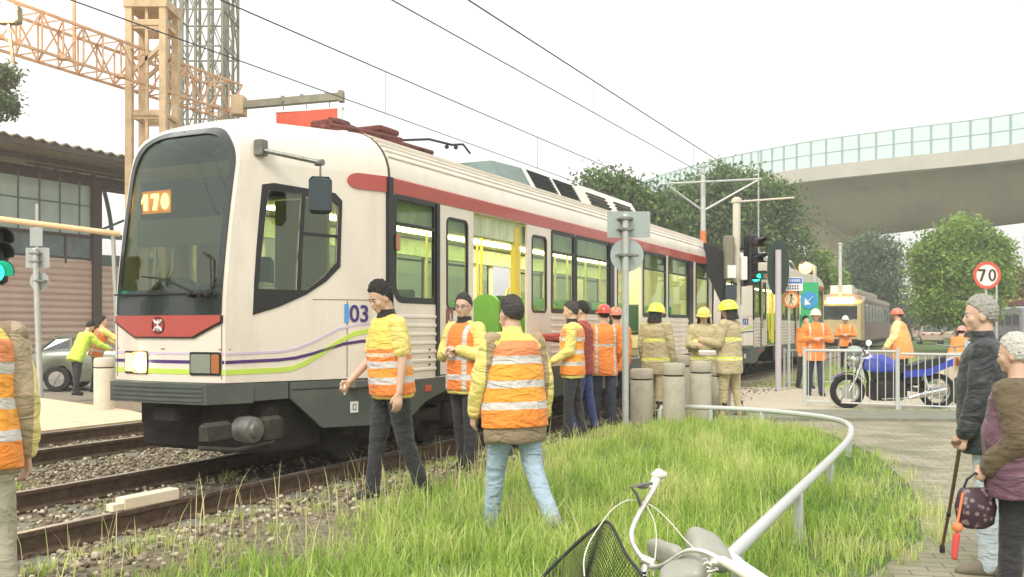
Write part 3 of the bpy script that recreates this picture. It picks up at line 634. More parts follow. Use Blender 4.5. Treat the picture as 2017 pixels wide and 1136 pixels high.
    for y in (-W+.12, W-.12): mb.box(CL+.2, X1, y-.05, y+.05, 2.50, 2.74)
    mb.build('advert_cornice', mat('cornice_pale', (.55, .62, .40), .5, var=.3, vs=7, stretch=(1, 1, .3)), t)
    for k in range(7):
        x = CL+.55+k*1.55
        for y in (-.45, .45):
            if lx(931)-.2 < x < lx(1037)+.1 and y < 0: continue
            mb = MB(); mb.tube([(x, y, .86), (x, y, 2.76)], .018, 8); mb.build('grab_pole', M_pole, t)
    mb = MB(); mb.box(lx(1022), lx(1032), -W+.06, -W+.12, .9, 2.7); mb.tube([(lx(1020), -W+.15, 1.0), (lx(1017), -W+.18, 1.7), (lx(1022), -W+.15, 1.9)], .02, 8); mb.build('door_edge_rail', M_pole, t)
    for k in range(12):
        x = CL+.5+k*.88
        if x > X1-.5: break
        for y in (-.95, .95):
            if (lx(870) < x < lx(1060)): continue
            mb = MB(); mb.box(x-.20, x+.22, y-.24, y+.24, 1.24, 1.31, .02); mb.box(x+.18, x+.24, y-.24, y+.24, 1.28, 1.80, .025); mb.box(x-.05, x+.05, y-.05, y+.05, .86, 1.24); mb.build('seat', M_seat if (k % 3) else M_seatd, t)
    for px, m in ((958, M_seat), (988, M_seatd)):
        x, y = T3(px, 600, -.55).x, -.55
        mb = MB(); mb.prism(rrect(y-.21, y+.21, 1.22, 1.84, [.03, .03, .17, .17], 6), lambda a, b: Vector((x-.035, a, b)), lambda a, b: Vector((x+.035, a, b))); mb.box(x, x+.3, y-.2, y+.2, 1.16, 1.22, .02); mb.build('seat', m, t)
    # --- mirror on its arm
    a = cside(.12, 3.02, .05); b = cside(.36, 2.90, .42); mb = MB(); mb.tube([a, b], .022, 8); mb.box(a.x-.05, a.x+.05, a.y-.02, a.y+.08, a.z-.05, a.z+.10, .01); mb.lathe([(.03, -.03), (.03, .05)], b, 10, 'y'); c = b+Vector((0, 0, -.28))
    mb.tube([b, b+Vector((0, 0, -.42))], .010, 6); am = mb.build('mirror_arm', M_steel, t)
    mb = MB(); mb.X = Matrix.Translation(b+Vector((.0, .0, -.28))) @ Matrix.Rotation(R(40), 4, 'Z'); mb.box(-.04, .04, -.105, .105, -.19, .15, .03); mb.build('mirror', mat('mirror_housing', (.035, .055, .06), .4), am)
    # --- pantograph (folded) on the roof
    mb = MB(); Tp = lambda a, b, y=0: T3(a, b, y)
    zr = ZR+.05
    for y in (-.35, .35):
        mb.tube([Tp(628, 243, y), Tp(700, 255, y), Tp(790, 275, y)], .028, 8); mb.tube([Tp(650, 236, y*.6), Tp(735, 268, y*.6), Tp(850, 301, y*.5)], .038, 8)
    mb.build('pantograph_arm', M_panto, t)
    mb = MB()
    for a, b in ((640, 243), (715, 262), (770, 282)):
        for y in (-.45, .45): 
            p = Tp(a, b, y); mi_ = MB(); mi_.lathe([(.045, -.14), (.06, -.11), (.045, -.08), (.06, -.05), (.045, -.02), (.045, .03)], p, 12); mi_.build('insulator', M_panto, t)
    p = Tp(735, 262); mb.box(p.x-.2, p.x+.22, -.25, .25, p.z-.03, p.z+.05, .02); p = Tp(650, 243); mb.box(p.x-.12, p.x+.14, -.2, .2, p.z-.06, p.z+.03, .02); mb.build('pantograph_base', M_panto, t)
    mb = MB()
    for y in (-.5, -.2, .2, .5): mb.tube([Tp(790, 276, y*.7), Tp(845, 274, y), Tp(890, 285, y), Tp(912, 284, y), Tp(926, 302, y)], .016, 6)
    mb.tube([Tp(880, 289, -.6), Tp(880, 289, .6)], .03, 8); mb.tube([Tp(898, 290, -.75), Tp(898, 290, .75)], .03, 8); mb.tube([Tp(838, 300, -.3), Tp(838, 300, .3)], .03, 8); mb.build('pantograph_head', mat('collector_dark', (.02, .03, .03), .5), t)
    # --- roof air conditioning units
    a0, a1 = T3(1030, 350, -.75).x, T3(1128, 380, -.75).x
    mb = MB(); zt = z_at(1030, 330, L0-.75); mb.loft([[(x0, -.80, ZR-.05), (x0, -.70, zt), (x0, .70, zt), (x0, .80, ZR-.05)] for x0 in (a0-1.2, a0)][:0] or [[(a0-1.15, -.9, ZR+.0), (a0-.9, -.70, zt-.03), (a0-.9, .70, zt-.03), (a0-1.15, .9, ZR)], [(a0, -.9, ZR+.0), (a0, -.72, zt), (a0, .72, zt), (a0, .9, ZR)], [(a1, -.9, ZR+.0), (a1, -.72, zt), (a1, .72, zt), (a1, .9, ZR)]])
    ac = mb.build('air_conditioner', mat('unit_teal_grey', (.16, .23, .20), .5, var=.1, dirt=.3, dcol=(.1,.1,.08)), t)
    mb = MB()
    for k in range(7):
        u = (k+.5)/7; yy_ = -.9+.18*u; z = ZR+(zt-ZR)*u; mb.box(a0+.06, (a0+a1)/2-.03, yy_-.035, yy_, z-.012, z+.008); mb.box((a0+a1)/2+.03, a1-.06, yy_-.035, yy_, z-.012, z+.008)
    mb.build('louvres', M_blk, ac)
    mb = MB()
    for x in (a0, (a0+a1)/2, a1-.03): mb.loft([[(x-.02, -.945, ZR), (x-.02, -.76, zt+.01), (x-.02, -.72, zt+.01), (x-.02, -.90, ZR)], [(x+.03, -.945, ZR), (x+.03, -.76, zt+.01), (x+.03, -.72, zt+.01), (x+.03, -.90, ZR)]])
    mb.build('unit_frame', M_white, ac)
    b0 = a1+.35; b1 = b0+2.6; mb = MB(); mb.loft([[(x, -.95, ZR-.02), (x, -.75, ZR+.34), (x, .75, ZR+.34), (x, .95, ZR-.02)] for x in (b0, b1)])
    eq = mb.build('equipment_case', M_cream, t)
    mb = MB()
    for k in range(4):
        for x in (b0+.05, b0+1.4): mb.box(x, x+.9, -.96+.04*k, -.91+.04*k, ZR+.02+.06*k, ZR+.05+.06*k)
    mb.build('louvres', M_blk, eq)
    # --- underframe and bogies
    mb = MB(); mb.box(.25, X2-.4, -.62, .62, .46, .80); mb.box(.6, X1, -.6, .6, .42, .80); mb.box(CL+3.1, X1-3.6, -W+.06, W-.06, .34, .82); mb.build('underframe', M_under, t)
    mb = MB()
    for sg in (-1, 1): mb.box(CL+2.9, X1-3.4, sg*(W-.01)-.02, sg*(W-.01)+.02, .40, .828)
    mb.build('skirt', M_skirt, t)
    for xc in (2.5, X1-2.0):
        mb = MB()
        for y in (-.95, .95): mb.box(xc-1.2, xc+1.2, y-.06, y+.06, .30, .44, .02); mb.box(xc-.2, xc+.2, y-.12, y+.12, .24, .52, .03)
        mb.box(xc-.25, xc+.25, -.95, .95, .28, .42); fb = mb.build('bogie', M_under, t)
        for x in (xc-.85, xc+.85):
            for y in (-.72, .72):  # near wheels and axle boxes painted dark for the shade behind the skirt
                mb = MB(); sg = 1 if y > 0 else -1; mb.lathe([(.05, -.03), (.31, -.05), (.33, -.035), (.33, .05), (.36, .055), (.36, .075), (.28, .08), (.05, .07)], (x, y, .33), 26, 'y'); mb.build('wheel', M_steel if y > 0 else M_under, fb)
                mb = MB(); mb.lathe([(.11, -.12), (.15, -.08), (.15, .08), (.11, .12)], (x, y+sg*.24, .36), 18, 'y'); mb.box(x-.22, x-.12, y+sg*.22-.08, y+sg*.22+.08, .28, .50, .02); mb.build('axle_box', M_steel if y > 0 else M_under, fb)
        mb = MB()
        for k in range(7): mb.tube([(xc+random.uniform(-1.1, 1.1), random.uniform(-1, 1), .6) if i == 0 else (xc+random.uniform(-1.1, 1.1), random.uniform(-1, 1), random.uniform(.2, .5)) for i in range(4)], .02, 6)
        mb.build('brake_pipes', M_under, fb)
    mb = MB(); mb.box(-.05, .5, -.16, .16, .50, .68, .03); mb.box(.25, .8, -.45, .45, .38, .5, .03); mb.build('coupler_cover', M_under, t)
    mb = MB(); mb.box(.40, 1.25, -.80, .80, .20, .66, .04); mb.build('dark_guard_fill', M_under, t)  # dark box added as a guard to fill the shade beneath the nose
    c = T3(492, 846, -.82); mb = MB(); mb.lathe([(.04, -.11), (.075, -.10), (.08, -.07), (.115, -.06), (.125, .02), (.11, .12), (.05, .13)], c, 24, 'y'); mb.build('gear_housing', M_steel, t, True); mb = MB(); mb.box(c.x+.17, c.x+.42, c.y-.05, c.y+.1, c.z-.14, c.z+.10, .03); mb.box(c.x-.55, c.x-.2, c.y+.0, c.y+.1, c.z-.08, c.z+.10, .03); mb.tube([c+Vector((-.6, .02, -.1)), c+Vector((-.2, -.02, -.16)), c+Vector((.3, -.02, -.14))], .02, 8); mb.build('sand_box', mat('grimy_steel', (.06, .055, .045), .7, .3, var=.4, vs=9, bump=.4, dirt=.5, dcol=(.11,.09,.06), ds=6), t)
    return t, X2
tram, TRL = make_tram()
tag(tram, 'white tram with open door, lit head lamp and amber number 170, nearest the camera')
t2 = copy_tree(tram)
for ch in list(t2.children):
    if ch.name.split('.')[0] in ('pantograph_arm', 'pantograph_base', 'pantograph_head', 'insulator', 'headlamp_on'): bpy.data.objects.remove(ch)
t2.name = 'tram.001'; t2.location = tr(L0+.0, S0+TRL+.9, 0)
tag(t2, 'second white tram close behind the first, mostly hidden behind the firefighters and signal poles')
tram['group'] = t2['group'] = 'white trams coupled on the near track'
# ================================================================ lawn
def blades(name, pts, h, wd, tone, m, seed=5, bend=.75):
    rs = np.random.RandomState(seed); n = len(pts); az = rs.uniform(0, 2*PI, n); fz = az+rs.uniform(1.1, 2.0, n)
    bd = rs.uniform(.1, 1, n)*bend*h; ts = np.array([0, .38, .72, 1.0]); ws = np.array([1, .85, .55, .04])
    dx, dy = np.cos(az), np.sin(az); sx, sy = np.cos(fz), np.sin(fz)
    V = np.zeros((n, 8, 3)); 
    for i, (t, q) in enumerate(zip(ts, ws)):
        cx = pts[:, 0]+dx*bd*t**2; cy = pts[:, 1]+dy*bd*t**2; cz = pts[:, 2]+h*(t-.22*t**3*(bd/h)*1.6)
        for j, sg in enumerate((-1, 1)):
            V[:, i*2+j, 0] = cx+sx*wd*q*sg; V[:, i*2+j, 1] = cy+sy*wd*q*sg; V[:, i*2+j, 2] = cz
    base = (np.arange(n)*8)[:, None]; q = np.array([[0,1,3,2], [2,3,5,4], [4,5,7,6]])
    Fc = (base[:, :, None]+q[None]).reshape(-1, 4)
    me = bpy.data.meshes.new(name); me.vertices.add(n*8); me.vertices.foreach_set('co', V.reshape(-1).astype(np.float32))
    me.loops.add(len(Fc)*4); me.loops.foreach_set('vertex_index', Fc.reshape(-1).astype(np.int32)); me.polygons.add(len(Fc))
    me.polygons.foreach_set('loop_start', (np.arange(len(Fc))*4).astype(np.int32)); me.polygons.foreach_set('use_smooth', [True]*len(Fc)); me.update(calc_edges=True)
    a = me.attributes.new('tone', 'FLOAT', 'POINT'); a.data.foreach_set('value', np.repeat(tone, 8).astype(np.float32))
    me.materials.append(m); o = bpy.data.objects.new(name, me); COL.objects.link(o); return o
M_grass = tone_mat('grass_blades', [(0, (.06, .15, .02)), (.25, (.17, .34, .045)), (.55, (.40, .56, .10)), (.8, (.60, .68, .21)), (1, (.76, .66, .38))], .6, .4)
def vnoise(x, y, s, seed=0):
    return np.array([mnoise.noise(Vector((a*s+seed, b*s-seed, seed*.3))) for a, b in zip(x, y)])
rs = np.random.RandomState(11); N = 150000
# pick points evenly as seen: more per square metre near the camera
yy_ = 3.3+rs.rand(N)**1.35*10.6; xx_ = rs.uniform(-4.2, 4.4, N); L_, S_ = LS(xx_, yy_)
vis = (np.abs(xx_+.0) < yy_*.56)
edge = 4.35+.0*xx_
k = vis & (L_ < 5.2) & (xx_ < xb(yy_)+.22) & (yy_ < 13.5)
xx_, yy_, L_, S_ = xx_[k], yy_[k], L_[k], S_[k]; nz_ = vnoise(xx_, yy_, 1.1, 3.1); nz2 = vnoise(xx_, yy_, 4.0, 9.7)
dens = 1-sstep(3.65, 4.85, L_+nz_*1.2+nz2*.5+.35*(1-sstep(5.0, 7.5, S_))); dens *= np.clip(.78+nz2*1.1, .08, 1); dens *= sstep(-.12, .45, xb(yy_)-xx_+nz_*.5+nz2*.35)*.95
# trodden worn strip beside the path corner
wear = np.exp(-((xx_-3.1)/.6)**2-((yy_-8.4)/1.4)**2)*.5; dens *= 1-wear
k = rs.rand(len(xx_)) < dens; xx_, yy_, L_, nz_, nz2 = [a[k] for a in (xx_, yy_, L_, nz_, nz2)]
n = len(xx_); zz_ = ground_z(xx_, yy_)-.01; h = (.10+.11*rs.rand(n)+.07*nz_+.06*nz2)*(1-.45*sstep(3.6, 4.7, L_))*(1-.4*(1-sstep(.1, .9, xb(yy_)-xx_))); h = np.clip(h*(1+.5*np.clip(nz2, -.3, .6))*np.where(rs.rand(n) < .05, 1.6, 1), .03, .40)
tone = np.clip(.56+.30*nz_+.30*nz2+rs.normal(0, .13, n)+.25*sstep(3.7, 4.8, L_), 0, .93)
tag(blades('grass', np.stack([xx_, yy_, zz_], -1), h, rs.uniform(.0024, .0052, n), tone, M_grass), 'long bright green grass beside the track and under the low handrail', 'grass', kind='stuff')
# dry stalks
N = 900; sx_ = rs.uniform(-3.2, 3.0, N); sy_ = rs.uniform(3.8, 11, N); Lq, _ = LS(sx_, sy_); k = (Lq < 5.0) & (Lq > 1.2) & (sx_ < xb(sy_)-.2) & (rs.rand(N) < .15+.85*sstep(2.6, 4.2, Lq)); sx_, sy_ = sx_[k], sy_[k]; n = len(sx_)
tag(blades('dry_stalks', np.stack([sx_, sy_, ground_z(sx_, sy_)], -1), rs.uniform(.18, .48, n), rs.uniform(.0022, .0052, n), rs.uniform(.86, 1, n), M_grass, 8, .45), 'thin straw-coloured dry stalks standing in the grass', 'dry stalks', kind='stuff')
# weeds in the track and small leaf tufts at the lawn's edge and the verge behind the kerb
def tufts(name, cs, cnt, spread, hh, lo, hi, label, seed):
    rs = np.random.RandomState(seed); P = []
    for cx, cy in cs:
        r = np.abs(rs.normal(0, spread, cnt)); a = rs.uniform(0, 2*PI, cnt); P.append(np.stack([cx+r*np.cos(a), cy+r*np.sin(a)], -1))
    P = np.concatenate(P); z = ground_z(P[:, 0], P[:, 1]); n = len(P)
    tag(blades(name, np.column_stack([P, z]), rs.uniform(.4, 1, n)*hh, rs.uniform(.002, .005, n), rs.uniform(lo, hi, n), M_grass, seed, .9), label, 'weeds', kind='stuff')
cs = [tuple(tr(L, s).xy) for L, s in ((6.2, 4.6), (6.6, 5.7), (5.2, 4.2), (5.35, 5.0), (5.1, 6.1), (5.3, 7.3), (5.05, 8.1), (5.2, 9.2), (6.9, 7.4), (8.3, 6), (5.0, 10.4), (5.1, 11.6))]
tufts('track_weeds', cs, 60, .13, .13, .45, .98, 'sparse weeds growing through the ballast', 21)
dt_ = [tuple(tr(L, s).xy) for L, s in zip(rs.uniform(3.9, 5.15, 90), rs.uniform(3.2, 12, 90))]
tufts('edge_weeds', dt_, 26, .10, .12, .35, 1.0, 'short tufts of weeds and dry grass on the bare strip beside the near rail', 24)
vs_ = [(float(x), float(y)) for x, y in zip(rs.uniform(4.8, 13, 160), rs.uniform(15.6, 15.9, 160))]
tufts('verge_weeds', vs_, 18, .10, .06, .1, .5, 'short green weeds along the grey kerb', 22)
vs2 = [tuple(tr(rs.uniform(1.6, 4.4), rs.uniform(22, 44)).xy) for _ in range(260)]
tufts('far_verge_grass', vs2, 40, .35, .22, .25, .9, 'rough grass on the verge between the far tracks and the road', 23)

# ================================================================ posts, signs, signals
M_galv = mat('galvanised_pole', (.50, .53, .50), .45, .35, var=.1, vs=8, dirt=.3, dcol=(.3,.29,.25), ds=6)
M_plate = mat('sign_back_grey', (.38, .43, .41), .5, .2, var=.08, vs=6, dirt=.3, dcol=(.3,.28,.22))
M_signw = mat('sign_white', (.78, .76, .72), .4, var=.04, dirt=.2, dcol=(.5,.45,.35), ds=6)
M_sred = mat('sign_red', (.62, .07, .03), .4, var=.05); M_sblk = mat('sign_black', (.02, .02, .02), .4)
M_sblu = mat('sign_blue', (.03, .16, .55), .4, var=.05)
def post(mb, x, y, z0, z1, r, n=14): mb.tube([(x, y, z0), (x, y, z1)], r, n)
def sign_pole(px, ybase, ytop, r, plate_px, disc_px, label, cat='sign post', z0=GZ, lean_=0):
    p = gp(px, ybase, z0); d = p.y; t = thing('sign_post', label, cat, (p.x, p.y, z0)); zt = CH+(HY-ytop)/F*d-z0
    mb = MB(); mb.tube([(0, 0, -.1), (lean_, 0, zt)], r, 14); mb.lathe([(r*1.1, zt-.01), (r*.9, zt+.015), (.005, zt+.02)], (lean_, 0, 0), 14); mb.build('pole', M_galv, t, True)
    if plate_px:
        x0, x1, y0, y1 = plate_px; q = lambda a, b: (((a-CX)/F*d-p.x), CH+(HY-b)/F*d-z0)
        (ax, az), (bx, bz) = q(x0, y1), q(x1, y0); mb = MB(); mb.prism(rrect(ax, bx, az, bz, .02, 3), lambda a, b: Vector((a, r+.012, b)), lambda a, b: Vector((a, r+.018, b))); o = mb.build('sign_plate', M_plate, t)
        mb = MB()
        for f in (.3, .7): zz = az+(bz-az)*f; mb.box(lean_-.045-r, lean_+.045+r, -r-.012, r+.012, zz-.018, zz+.018, .004); mb.box(lean_-.12, lean_+.12, r+.002, r+.012, zz-.012, zz+.012)
        mb.build('bracket', M_steel, o)
    if disc_px:
        cx, cy, rad = disc_px; zc = CH+(HY-cy)/F*d-z0; R_ = rad*d/F; xc = (cx-CX)/F*d-p.x
        mb = MB(); mb.lathe([(R_, r+.012), (R_, r+.018)], (xc, 0, zc), 36, 'y'); o = mb.build('sign_disc', M_plate, t)
        mb = MB(); mb.box(-.05-r, .05+r, -r-.012, r+.012, zc-.018, zc+.018, .004); mb.box(xc-R_*.7, xc+R_*.7, r+.002, r+.012, zc-.014, zc+.014); mb.build('bracket', M_steel, o)
    return t
sign_pole(1232, 846, 424, .047, (1197, 1282, 415, 467), (1236, 502, 33), 'tall grey signpost with square plate above a round one, seen from behind, beside the lawn')
sign_pole(80, 782, 490, .055, (47, 94, 487, 527), (74, 553, 19), 'leaning grey signpost with small square and round plates, in front of the shuttered building', lean_=-.11)
# concrete bollards
def bollard(px, yb, yt, r, m, label, grp, z0=GZ):
    p = gp(px, yb, z0); h = (yb-yt)/F*p.y; t = thing('bollard', label, 'bollard', (p.x, p.y+r, z0), random.uniform(0, 3), grp)
    mb = MB(); mb.lathe([(r*.98, -.05), (r, .05), (r*1.01, h*.79), (r*.99, h*.80)], n=22); mb.build('shaft', m, t, True)
    mb = MB(); mb.lathe([(r*.86, h*.79), (r*.86, h*.825)], n=22); mb.build('groove', M_under, t, True)
    mb = MB(); mb.lathe([(r*.99, h*.825), (r*1.02, h*.84), (r*1.0, h*.97), (r*.9, h), (.02, h*1.01)], n=22); mb.build('cap', m, t, True); return t
g = 'concrete bollards at the crossing'
bollard(1267, 838, 727, .165, M_conc, 'grey concrete bollard right of the signpost, first of the row from the left', g)
bollard(1331, 846, 716, .155, M_conc, 'mottled concrete bollard behind the end of the white handrail', g)
bollard(1385, 832, 712, .155, M_conc, 'concrete bollard in front of the middle firefighter', g)
bollard(1424, 824, 722, .15, M_conc, 'concrete bollard at the legs of the firefighter seen from behind', g)
bollard(1345, 815, 700, .15, M_conc, 'concrete bollard half hidden between the first two firefighters', g)
bollard(197, 808, 705, .165, mat('cream_bollard_paint', (.66, .60, .48), .7, var=.08, dirt=.4, dcol=(.25,.28,.18), ds=4), 'cream painted bollard on the pale slab left of the tram', g, .0)

# low white handrail round the lawn
M_rw = mat('white_rail_paint', (.56, .59, .58), .4, var=.06, vs=7, dirt=.35, dcol=(.38,.37,.32), ds=7, coat=.2, bump=.05)
def handrail():
    t = thing('handrail', 'low bent white tubular handrail curving round the lawn towards the camera', 'handrail', (0, 0, GZ))
    P = [dp(1299, 832, 13.75), dp(1300, 812, 13.75), dp(1304, 804, 13.75), dp(1315, 801, 13.72), dp(1400, 803, 13.3), dp(1500, 808, 12.85), dp(1590, 817, 12.2), dp(1640, 825, 11.6), dp(1664, 832, 11.1), dp(1675, 841, 10.6), dp(1676, 854, 10.05), dp(1668, 870, 9.3), dp(1636, 904, 7.9), dp(1573, 965, 6.15), dp(1500, 1036, 5.0), dp(1434, 1100, 4.3)]
    P = [p-Vector((0, 0, GZ)) for p in P]
    # smooth
    Q = []
    for i in range(len(P)-1):
        p0, p1, p2, p3 = P[max(i-1, 0)], P[i], P[i+1], P[min(i+2, len(P)-1)]
        for k in range(5):
            u = k/5; Q.append(.5*((2*p1)+(p2-p0)*u+(2*p0-5*p1+4*p2-p3)*u*u+(3*p1-p0-3*p2+p3)*u**3))
    Q.append(P[-1]); mb = MB(); mb.tube(Q, .034, 14); mb.build('rail', M_rw, t, True)
    e = P[-1]; mb = MB(); mb.tube([e+Vector((-.01, .02, .0)), e+Vector((.13, -.25, -.07)), e+Vector((.3, -.6, -.16))], .038, 14); mb.tube([e+Vector((-.035, .05, .01)), e+Vector((.035, -.05, -.02))], .040, 14); mb.build('rail', M_rw, t, True)
    for px, py, d, zb in ((1573, 972, 6.05, 1085), (1635, 905, 7.83, 985), (1672, 862, 9.9, 910), (1500, 810, 12.85, 835), (1452, 1085, 4.55, 1200), (1400, 803, 13.3, 830)):
        p = dp(px, py, d); mb = MB(); mb.tube([(p.x, p.y, -.12), (p.x, p.y, p.z-GZ)], .030, 12); mb.build('leg', M_rw, t, True)
handrail()

# white barrier fence in front of the motorcycle
M_wf = mat('white_fence_paint', (.52, .54, .51), .45, var=.06, vs=9, dirt=.3, dcol=(.35,.33,.28), ds=9)
def fence(A, B, nbar, h, label, ends=(1, 1), posts=(), top=.03, sag=0, r=.0085, grp='white barrier fences'):
    A = Vector(A); B = Vector(B); t = thing('barrier_fence', label, 'fence', A, 0, grp); D = B-A; n = D.length
    mb = MB(); mb.tube([(0, 0, h), tuple(Vector((D.x, D.y, D.z+h)))], .021, 8); mb.build('top_rail', M_wf, t, True)
    mb = MB(); mb.tube([(0, 0, .10), tuple(Vector((D.x, D.y, D.z+.10)))], .016, 8); mb.build('bottom_rail', M_wf, t, True)
    for u in posts: mb = MB(); q = D*u; mb.tube([(q.x, q.y, -.1), (q.x, q.y, h+.06)], top, 10); mb.build('post', M_wf, t, True)
    for k in range(nbar):
        q = D*((k+.5)/nbar); mb = MB(); mb.tube([(q.x, q.y, .1), (q.x, q.y, h)], r, 6); mb.build('bar', M_wf, t, True)
    return t
pa = gp(1585, 801); pb = gp(1768, 809); pc = gp(1900, 815)
fence(pa, pb, 12, 1.0, 'white barred fence panel in front of the front half of the blue motorcycle', posts=(0, 1), top=.034)
fence(pb+Vector((.06, 0, 0)), pc, 9, .96, 'white barred fence panel in front of the rear half of the blue motorcycle', posts=())
pd = dp(1880, 700, 15.2); fence((pc.x-.15, pc.y-.35, GZ), (pc.x+1.5, pc.y-.6, GZ), 10, 1.16, 'taller white barred fence panel beside the black-jacketed old man', posts=(0,), top=.026)
pe = gp(1545, 762); pf = gp(1700, 758); fence(pe, pf, 15, .86, 'white barred fence farther back, behind the worker in orange by the signs', posts=(0, 1), top=.026)

# ---- tall posts and signals near the crossing
def ohl_mast(px, ybase, ytop, r, label, arms, band=None, m=None, z0=GZ, grp=None):
    p = gp(px, ybase, z0); d = p.y; H = CH+(HY-ytop)/F*d-z0; t = thing('catenary_mast', label, 'mast', (p.x, p.y, z0), 0, grp)
    mb = MB(); mb.tube([(0, 0, -.1), (0, 0, H)], [r*1.15, r*.9], 14); mb.lathe([(r*1.4, H-.04), (r*1.4, H+.03), (r*.4, H+.06)], n=14); mb.build('mast', m or M_galv, t, True)
    if band: z1, z2 = [CH+(HY-y)/F*d-z0 for y in band]; mb = MB(); mb.lathe([(r*1.16, z2), (r*1.16, z1)], n=14); mb.build('orange_band', mat('band_orange', (.55, .17, .05), .6), t, True)
    for a in arms:
        mb = MB(); mb.tube([dp(x, y, d+dd)-Vector((p.x, p.y, z0)) for x, y, dd in a], .028, 8); mb.build('arm', M_galv, t, True)
    return t
ohl_mast(1385, 742, 326, .075, 'grey catenary mast with V struts and an orange band in front of the tram', [[(1385, 415, 0), (1320, 368, -.3)], [(1385, 415, 0), (1492, 355, -.3)], [(1300, 362, -.3), (1500, 352, -.3)]], (455, 479))
mpost = mat('cream_post', (.62, .58, .47), .8, var=.1, dirt=.4, dcol=(.35,.32,.22), ds=5)
def signal_post():
    p = gp(1451, 768, GZ); d = p.y; t = thing('signal_post', 'cream signal post with black three-hooded signal heads, the lowest glowing green', 'traffic signal', (p.x, p.y, GZ)); O = Vector((p.x, p.y, GZ))
    q = lambda a, b, dd=0: dp(a, b, d+dd)-O
    mb = MB(); zt = q(1452, 396).z; mb.tube([(0, 0, -.1), (0, 0, zt)], .085, 14); mb.lathe([(.11, zt-.03), (.11, zt+.05), (.04, zt+.09)], n=14); mb.build('post', mpost, t, True)
    mb = MB(); mb.tube([q(1440, 398), q(1565, 389, -.4)], .022, 8); mb.build('arm', mpost, t, True)
    s = d/F
    # right head, facing the camera's right
    a = q(1483, 478); mb = MB(); mb.X = Matrix.Translation((a.x, a.y-.1, 0)) @ Matrix.Rotation(R(38), 4, 'Z'); z0, z1 = q(0, 562).z, q(0, 462).z; mb.box(-.15, .15, -.02, .20, z0, z1, .03); hd = mb.build('signal_head', M_blk, t)
    MX = Matrix.Translation((a.x, a.y-.1, 0)) @ Matrix.Rotation(R(38), 4, 'Z')
    for k, yc in enumerate((480, 511, 545)):
        zc = q(0, yc).z; mb = MB(); mb.X = MX; rings = []
        for yy0, drop in ((-.02, 0), (-.30, -.0)):
            rings.append([(.125*math.cos(u), yy0*(1 if abs(math.cos(u)) < .9 else .55), zc+.125*math.sin(u)) for u in [R(-35+i*25) for i in range(11)]]+[(.115*math.cos(u), yy0*(1 if abs(math.cos(u)) < .9 else .55), zc+.115*math.sin(u)) for u in [R(215-i*25) for i in range(11)]])
        mb.loft(rings); mb.build('hood', M_blk, hd)
        mb = MB(); mb.X = MX; mb.lathe([(.112, -.025), (.10, -.10 if k == 2 else -.045), (.01, -.16 if k == 2 else -.055)], (0, 0, zc), 20, 'y')
        mb.build('lens', (mat('lens_dull_red', (.28, .12, .09), .3), mat('lens_dull', (.12, .13, .09), .3), emis('green_signal', (.02, .80, .40), 3.0))[k], hd)
    # left head seen from behind with its black backing board and boxes
    a = q(1433, 510); mb = MB(); mb.box(a.x-.12, a.x+.09, -.28, -.06, q(0, 552).z, q(0, 466).z, .03); lh = mb.build('signal_head', mat('signal_back_tan', (.20, .19, .13), .6, var=.1), t)
    mb = MB(); P = [(1384, 478), (1422, 496), (1428, 500), (1428, 607), (1420, 600), (1384, 524)]; P = [(q(x, y).x, q(x, y).z) for x, y in P]; mb.prism(P, lambda a, b: Vector((a, -.12, b)), lambda a, b: Vector((a, -.08, b))); mb.build('backing_board', M_blk, lh)
    mb = MB(); mb.box(q(1427, 0).x, q(1444, 0).x, -.30, -.10, q(0, 549).z, q(0, 524).z, .01); mb.build('relay_box', M_white, t); mb = MB(); mb.box(q(1456, 0).x, q(1468, 0).x, -.2, -.05, q(0, 552).z, q(0, 506).z, .01); mb.build('relay_box', M_white, t)
    mb = MB(); mb.box(q(1424, 0).x, q(1446, 0).x, -.25, -.05, q(0, 590).z, q(0, 561).z, .015); mb.build('control_box', mat('box_dark_blue', (.04, .05, .07), .5), t)
    mb = MB(); mb.tube([(-.02, -.1, q(0, 560).z), (q(1436, 0).x, -.15, q(0, 556).z)], .02, 6); mb.tube([(0, -.05, q(0, 490).z), (q(1483, 0).x, .0, q(0, 490).z)], .025, 6); mb.build('bracket', M_blk, t)
signal_post()
